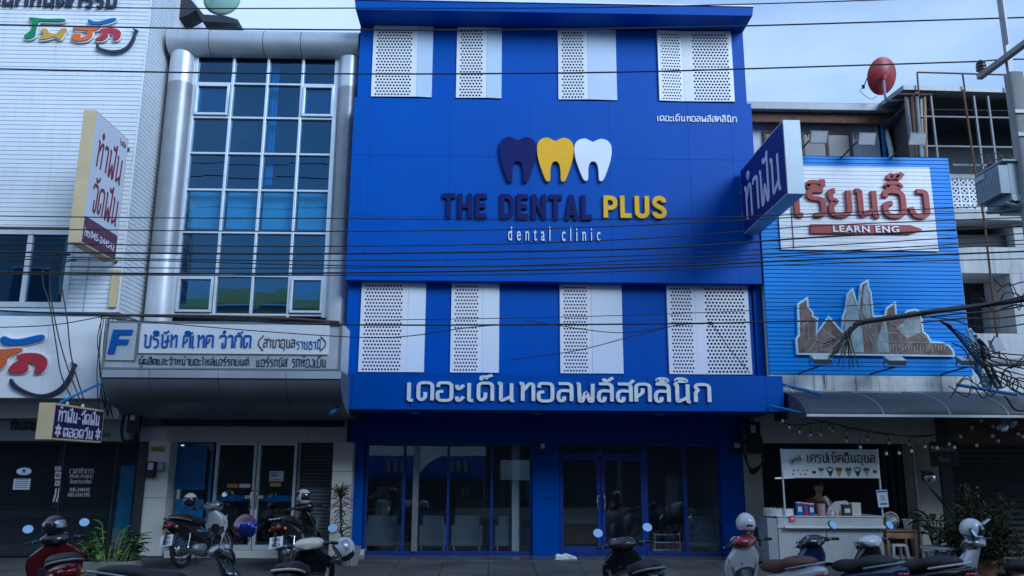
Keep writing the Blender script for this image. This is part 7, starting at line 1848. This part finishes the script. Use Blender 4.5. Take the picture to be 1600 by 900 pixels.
def coil(px, Y, label):
    x0, x1, z0, z1 = rect_px(*px, Y); t = empty('cable_box', ((x0 + x1) / 2, Y, z0), label, 'cable box'); w_ = x1 - x0; h = z1 - z0; cx_ = (x0 + x1) / 2
    g = MB(); g.box(x0 + w_ * .3, x1 - w_ * .05, Y - .12, Y, z0 + h * .35, z1); g.build('case', 'black', t, bevel=.01)
    g = MB(); g.box(x0 + w_ * .45, x0 + w_ * .7, Y - .128, Y - .1205, z1 - h * .22, z1 - h * .06); g.build('label_plate', 'paper', t)
    g = MB()
    for k in range(5):
        q = [(x0 + w_ * (.1 + .05 * k), Y - .1 - .02 * k, z1), (x0 + rnd.uniform(-.02, .05), Y - .13, z0 + h * .5), (x0 + w_ * .25, Y - .14, z0 + .02 * k), (cx_ + w_ * .1, Y - .15, z0 - .02 + .02 * k), (x1, Y - .13, z0 + h * .25), (x1 - .02 + rnd.uniform(-.03, .03), Y - .1, z0 + h * .7)]
        g.tube(catmull(q, 5), .012, 5)
    g.build('loops', 'cable', t)
coil((193, 647, 222, 693), -.45, 'black cable box with white label and hanging loops under the silver canopy')
coil((1158, 660, 1188, 736), -.12, 'black cable box and wire loops at the corner of the clinic and stall')
# ================================================================== PLANTS
def blade_leaf(g, base, d, L, w_, droop, seg=4, twist=0.):
    d = Vector(d).normalized(); s_ = d.cross(Vector((0, 0, 1)))
    s_ = s_.normalized() if s_.length > .05 else Vector((1, 0, 0)); p = Vector(base); vs = []; 
    for i in range(seg + 1):
        t_ = i / seg; ww = w_ * (math.sin(math.pi * min(1, .12 + .88 * t_)) ** .8 if i < seg else .02)
        n_ = s_.cross(d); vs += [p - s_ * ww + n_ * ww * .35, p.copy(), p + s_ * ww + n_ * ww * .35]
        p = p + d * (L / seg); d = (d + Vector((0, 0, -droop / seg))).normalized()
    fs = []
    for i in range(seg): a = i * 3; fs += [(a, a + 1, a + 4, a + 3), (a + 1, a + 2, a + 5, a + 4)]
    g.add(vs, fs)
# broad leaved plant in a low stone bed
c = P(172, 862, -1.9); zc = PAV(-1.9)
t = empty('potted_plant', (c.x, -1.9, zc), 'broad leaved green plant in a stone bed beside the white tiled pillar', 'plant')
g = MB(); R = [sring((c.x, -1.9, z), a, a * .6, (1, 0, 0), (0, 1, 0), 4, 24) for z, a in ((zc, .50), (zc + .16, .52), (zc + .165, .45), (zc + .10, .44))]; g.rings(R); g.build('stone_bed', 'pot', t, bevel=.01)
g = MB(); g2 = MB(); g3 = MB()
for k in range(30):
    a = rnd.uniform(0, 2 * math.pi); rr_ = rnd.uniform(.05, .36); b = Vector((c.x + rr_ * math.cos(a), -1.9 + rr_ * .5 * math.sin(a), zc + .12)); h = rnd.uniform(.12, .62) * (1.1 - rr_)
    tp = b + Vector((.14 * math.cos(a), .1 * math.sin(a), h)); g3.tube([b, (b + tp) / 2 + Vector((0, 0, .05)), tp], .007, 5)
    for j in range(4):
        aa = a + rnd.uniform(-1.4, 1.4); (g if rnd.random() < .6 else g2).cur = 0
        blade_leaf(g if rnd.random() < .6 else g2, tp - Vector((0, 0, .08 * j)), (math.cos(aa), math.sin(aa), rnd.uniform(.1, .9)), rnd.uniform(.16, .26), rnd.uniform(.04, .062), rnd.uniform(.5, 1.4))
g.build('leaves', 'leaf', t); g2.build('young_leaves', 'leaf_light', t); g3.build('stems', 'leaf_light', t)
# spiky plant
c = P(535, 850, -1.25); zc = PAV(-1.25)
t = empty('spiky_plant', (c.x, -1.25, zc), 'spiky long leaved plant in a pale fluted pot by the blue column', 'plant')
cp = P(546, 872, -1.35)
g = MB(); R = []
for z, a in ((zc, .13), (zc + .30, .18), (zc + .32, .185), (zc + .32, .16), (zc + .25, .15)): R.append([Vector((cp.x + a * (1 + .05 * math.cos(14 * q)) * math.cos(q), -1.3 + a * (1 + .05 * math.cos(14 * q)) * math.sin(q), z)) for q in [2 * math.pi * k / 56 for k in range(56)]])
g.rings(R); g.build('pot', 'pot', t, smooth=True)
g = MB(); q = catmull([Vector((cp.x, -1.3, zc + .22)), Vector((c.x - .03, -1.27, zc + .55)), Vector((c.x - .05, -1.25, P(528, 795, -1.25).z)), Vector((c.x - .08, -1.25, P(524, 772, -1.25).z))], 5); g.tube(q, .022, 7); g.build('trunk', 'bark', t)
g = MB(); g2 = MB()
for i, p in enumerate(q[4:]):
    for k in range(12 if i < len(q) - 7 else 20):
        a = rnd.uniform(0, 2 * math.pi); up_ = rnd.uniform(-.3, .6) if i < len(q) - 7 else rnd.uniform(-.1, 1.3)
        blade_leaf(g if (k + i) % 4 else g2, p, (math.cos(a), math.sin(a) * .8, up_), rnd.uniform(.22, .36), .016, rnd.uniform(.3, 1.1), 4)
g.build('leaves', 'leaf_olive', t); g2.build('dry_leaves', 'wood', t)
# dark bush right of the stall
c = P(1528, 840, -2.5); zc = PAV(-2.5)
t = empty('bush', (c.x, -2.5, zc), 'tall dark loose leaved bush in front of the dark roller shutter', 'bush')
g3 = MB(); gd = MB(); go = MB(); gr = MB()
tips = []
for k in range(36):
    a = rnd.uniform(0, 2 * math.pi); sp_ = rnd.uniform(.1, .85); H_ = rnd.uniform(.6, 1.5) * (1 - .35 * sp_)
    p0 = Vector((c.x + rnd.uniform(-.12, .12), -2.5 + rnd.uniform(-.1, .1), zc + .1)); p1 = p0 + Vector((sp_ * .5 * math.cos(a), sp_ * .35 * math.sin(a), H_ * .55)); p2 = p0 + Vector((sp_ * math.cos(a), sp_ * .6 * math.sin(a), H_))
    s_ = catmull([p0, p1, p2], 6); g3.tube(s_, .010, 5); tips.append(s_)
for s_ in tips:
    for p in s_[3:]:
        for j in range(15):
            o = Vector((rnd.gauss(0, .085), rnd.gauss(0, .08), rnd.gauss(0, .075))); a = rnd.uniform(0, 6.28)
            blade_leaf(rnd.choice((gd, gd, go, gr) if rnd.random() < .55 else (gd, go)), p + o, (math.cos(a), math.sin(a), rnd.uniform(-.4, .8)), rnd.uniform(.08, .14), rnd.uniform(.014, .024), .6, 2)
g3.build('stems', 'bark', t); gd.build('leaves', 'leaf_dark', t); go.build('olive_leaves', 'leaf_olive', t); gr.build('red_leaves', 'rust', t)
g = MB(); R = [sring((c.x, -2.5, z), a, a, (1, 0, 0), (0, 1, 0), 2, 24) for z, a in ((zc, .2), (zc + .28, .27), (zc + .30, .275), (zc + .3, .24), (zc + .22, .23))]; g.rings(R); g.build('pot', 'terracotta', t, smooth=True)
c = P(1590, 862, -2.6); t = empty('shrub', (c.x, -2.6, zc), 'low green shrub at the foot of the shutter by the photo edge', 'bush'); g = MB()
for k in range(420):
    o = Vector((rnd.gauss(0, .24), rnd.gauss(0, .18), abs(rnd.gauss(0, .18)))); a = rnd.uniform(0, 6.28); blade_leaf(g, Vector((c.x, -2.6, zc + .12)) + o, (math.cos(a), math.sin(a), rnd.uniform(-.1, .9)), .09, .018, .6, 2)
g.build('leaves', 'leaf', t)
g = MB(); R = [sring((c.x, -2.6, z), a, a, (1, 0, 0), (0, 1, 0), 2, 24) for z, a in ((zc, .18), (zc + .2, .24), (zc + .2, .2))]; g.rings(R); g.build('pot', 'terracotta', t, smooth=True)
# big-leaved potted plant by the pier
c = P(1462, 850, -1.6); zc = PAV(-1.6); t = empty('broad_plant', (c.x, -1.6, zc), 'dark plant with large pointed leaves in front of the cream pier', 'plant'); g = MB(); gs = MB()
for k in range(15):
    a = rnd.uniform(0, 6.28); h = rnd.uniform(.35, .98); b = Vector((c.x, -1.6, zc + .2)); tp = b + Vector((.12 * math.cos(a), .1 * math.sin(a), h * .75)); gs.tube([b, tp], .009, 5)
    blade_leaf(g, tp, (math.cos(a), math.sin(a) * .7, rnd.uniform(.1, .9)), rnd.uniform(.28, .45), rnd.uniform(.045, .08), rnd.uniform(.5, 1.3), 5)
a_ = P(1482, 800, -1.7); gs.tube([Vector((c.x, -1.6, zc + .2)), a_], .012, 5); blade_leaf(g, a_, (P(1450, 760, -1.7) - a_), (P(1450, 760, -1.7) - a_).length * 1.05, .07, .05, 5)
g.build('leaves', 'leaf_dark', t); gs.build('stems', 'leaf_dark', t)
g = MB(); g.lathe([(.14, zc), (.2, zc + .26), (.205, zc + .28), (.17, zc + .27), (.165, zc + .2)], (c.x, -1.6, 0), 22); g.build('pot', 'pot', t, smooth=True)
# ================================================================== ACROSS THE STREET (seen only in the glass; tall ones raised to shade the lower fronts)
def opp(x0, x1, h, m, label, floors):
    r_ = empty('shophouse', ((x0 + x1) / 2, -22, 0), label, 'building')
    g = MB(); g.box(x0 + .02, x1 - .02, -30, -22, -.14, h); g.build('wall', m, r_)
    n = max(1, int((x1 - x0) / 2.2)); fh = (h - 3.6) / floors
    g = MB(); gp = MB()
    for f in range(floors):
        for k in range(n):
            a = x0 + (x1 - x0) * (k + .18) / n; b = x0 + (x1 - x0) * (k + .82) / n; z0 = 3.9 + f * fh + .5; z1 = z0 + fh * .52
            gp.box(a, b, -21.995, -21.98, z0, z1)
            g.box(a - .06, b + .06, -22, -21.9, z0 - .1, z0 - .002); g.box(a - .06, b + .06, -22, -21.9, z1 + .002, z1 + .1)
    g.build('sill', 'plastic_white', r_); gp.build('pane', 'window_dark', r_)
    g = MB(); g.box(x0 + .1, x1 - .1, -21.99, -21.96, -.1, 3.0); g.build('shopfront', 'opp_dark', r_)
    g = MB(); g.hexa([(x0, -20.2, 3.0), (x1, -20.2, 3.0), (x1, -21.99, 3.3), (x0, -21.99, 3.3), (x0, -20.2, 3.08), (x1, -20.2, 3.08), (x1, -21.99, 3.4), (x0, -21.99, 3.4)]); g.build('canopy', 'roof_metal', r_)
    return r_
opp(-32, -19, 15, 'opp_wall', 'grey shophouse row across the street reflected in the glass', 3)
ob = opp(-19, -4, 9.0, 'opp_wall', 'shophouse with a yellow green sheet roof across the street', 2)
g = MB(); g.hexa([(-18.9, -21.6, 9.0), (-4.1, -21.6, 9.0), (-4.1, -26, 10.6), (-18.9, -26, 10.6), (-18.9, -21.6, 9.06), (-4.1, -21.6, 9.06), (-4.1, -26, 10.66), (-18.9, -26, 10.66)]); g.build('roof', 'opp_green', ob)
g = MB(); g.box(-15.6, -6.6, -21.9, -21.8, 6.6, 8.7); sp = g.build('sign_panel', 'opp_green', ob)
opp(-4, 6, 15.0, 'old_white', 'pale shophouse across the street behind the photographer', 3)
opp(6, 16, 14.0, 'opp_wall', 'taller grey shophouse across the street to the east', 3)
opp(16, 34, 14.0, 'old_white', 'long pale shophouse at the far end across the street', 3)
# blue stall awning with a white scalloped valance
r_ = empty('stall_awning', (-2.7, -19.6, -.14), 'blue cloth stall awning with white valance reflected in the clinic window', 'awning')
g = MB(); n = 40; R = []
for z, dy in ((2.2, 0), (1.9, .01), (1.5, -.01), (1.12, .03)): R.append([(-5.3 + 5.1 * k / n, -19.6 + dy + .03 * math.sin(k * .9), z) for k in range(n + 1)])
g.rings(R, caps=False, closed=False); sheet(g.build('curtain', 'tarp_blue', r_, smooth=True), .01)
g = MB()
for k in range(26):
    a = -5.35 + k * .2; g.prism([(a, 2.2), (a + .03, 2.16), (a + .1, 2.14), (a + .165, 2.16), (a + .195, 2.2), (a + .195, 2.42), (a, 2.42)], 0, .01, plane_map((0, -19.55, 0), (1, 0, 0), (0, 0, 1), (0, 1, 0)))
g.box(-5.35, -.15, -19.56, -19.54, 2.425, 2.56); g.build('valance', 'tarp_white', r_)
g = MB(); g.prism([(-3.0, 1.2), (-2.9, 1.5), (-2.6, 1.85), (-2.2, 2.1), (-2.0, 2.18), (-3.0, 2.18)], 0, .01, plane_map((0, -19.5, 0), (1, 0, 0), (0, 0, 1), (0, 1, 0))); g.build('white_corner', 'tarp_white', r_)
for x in (-4.3, -1.6):
    for k in range(3):
        g = MB(); h = .5 + .06 * k; b = x + k * .3
        g.prism([(b - .09, 1.5), (b + .09, 1.5), (b + .09, 1.5 + h * .55), (b + .03, 1.5 + h * .8), (b + .03, 1.5 + h), (b - .03, 1.5 + h), (b - .03, 1.5 + h * .8), (b - .09, 1.5 + h * .55)], 0, .01, plane_map((0, -19.5, 0), (1, 0, 0), (0, 0, 1), (0, 1, 0))); g.build('bottle_print', 'photo_print', r_)
g = MB()
for x in (-5.3, -.2): g.tube([(x, -19.66, 2.5), (x, -19.66, -.14)], .03, 8)
g.tube([(-5.3, -19.66, 2.5), (-.2, -19.66, 2.5)], .03, 8); g.build('frame', 'steel', r_)
r_ = empty('notice_board', (1.2, -20.5, -.14), 'white board on two legs across the street', 'notice board')
g = MB(); g.box(.5, 1.8, -20.5, -20.46, 1.15, 2.0); g.build('board', 'tarp_white', r_)
g = MB()
for x in (.6, 1.7): g.tube([(x, -20.52, 1.9), (x, -20.52, -.14)], .025, 8)
g.build('leg', 'steel', r_)
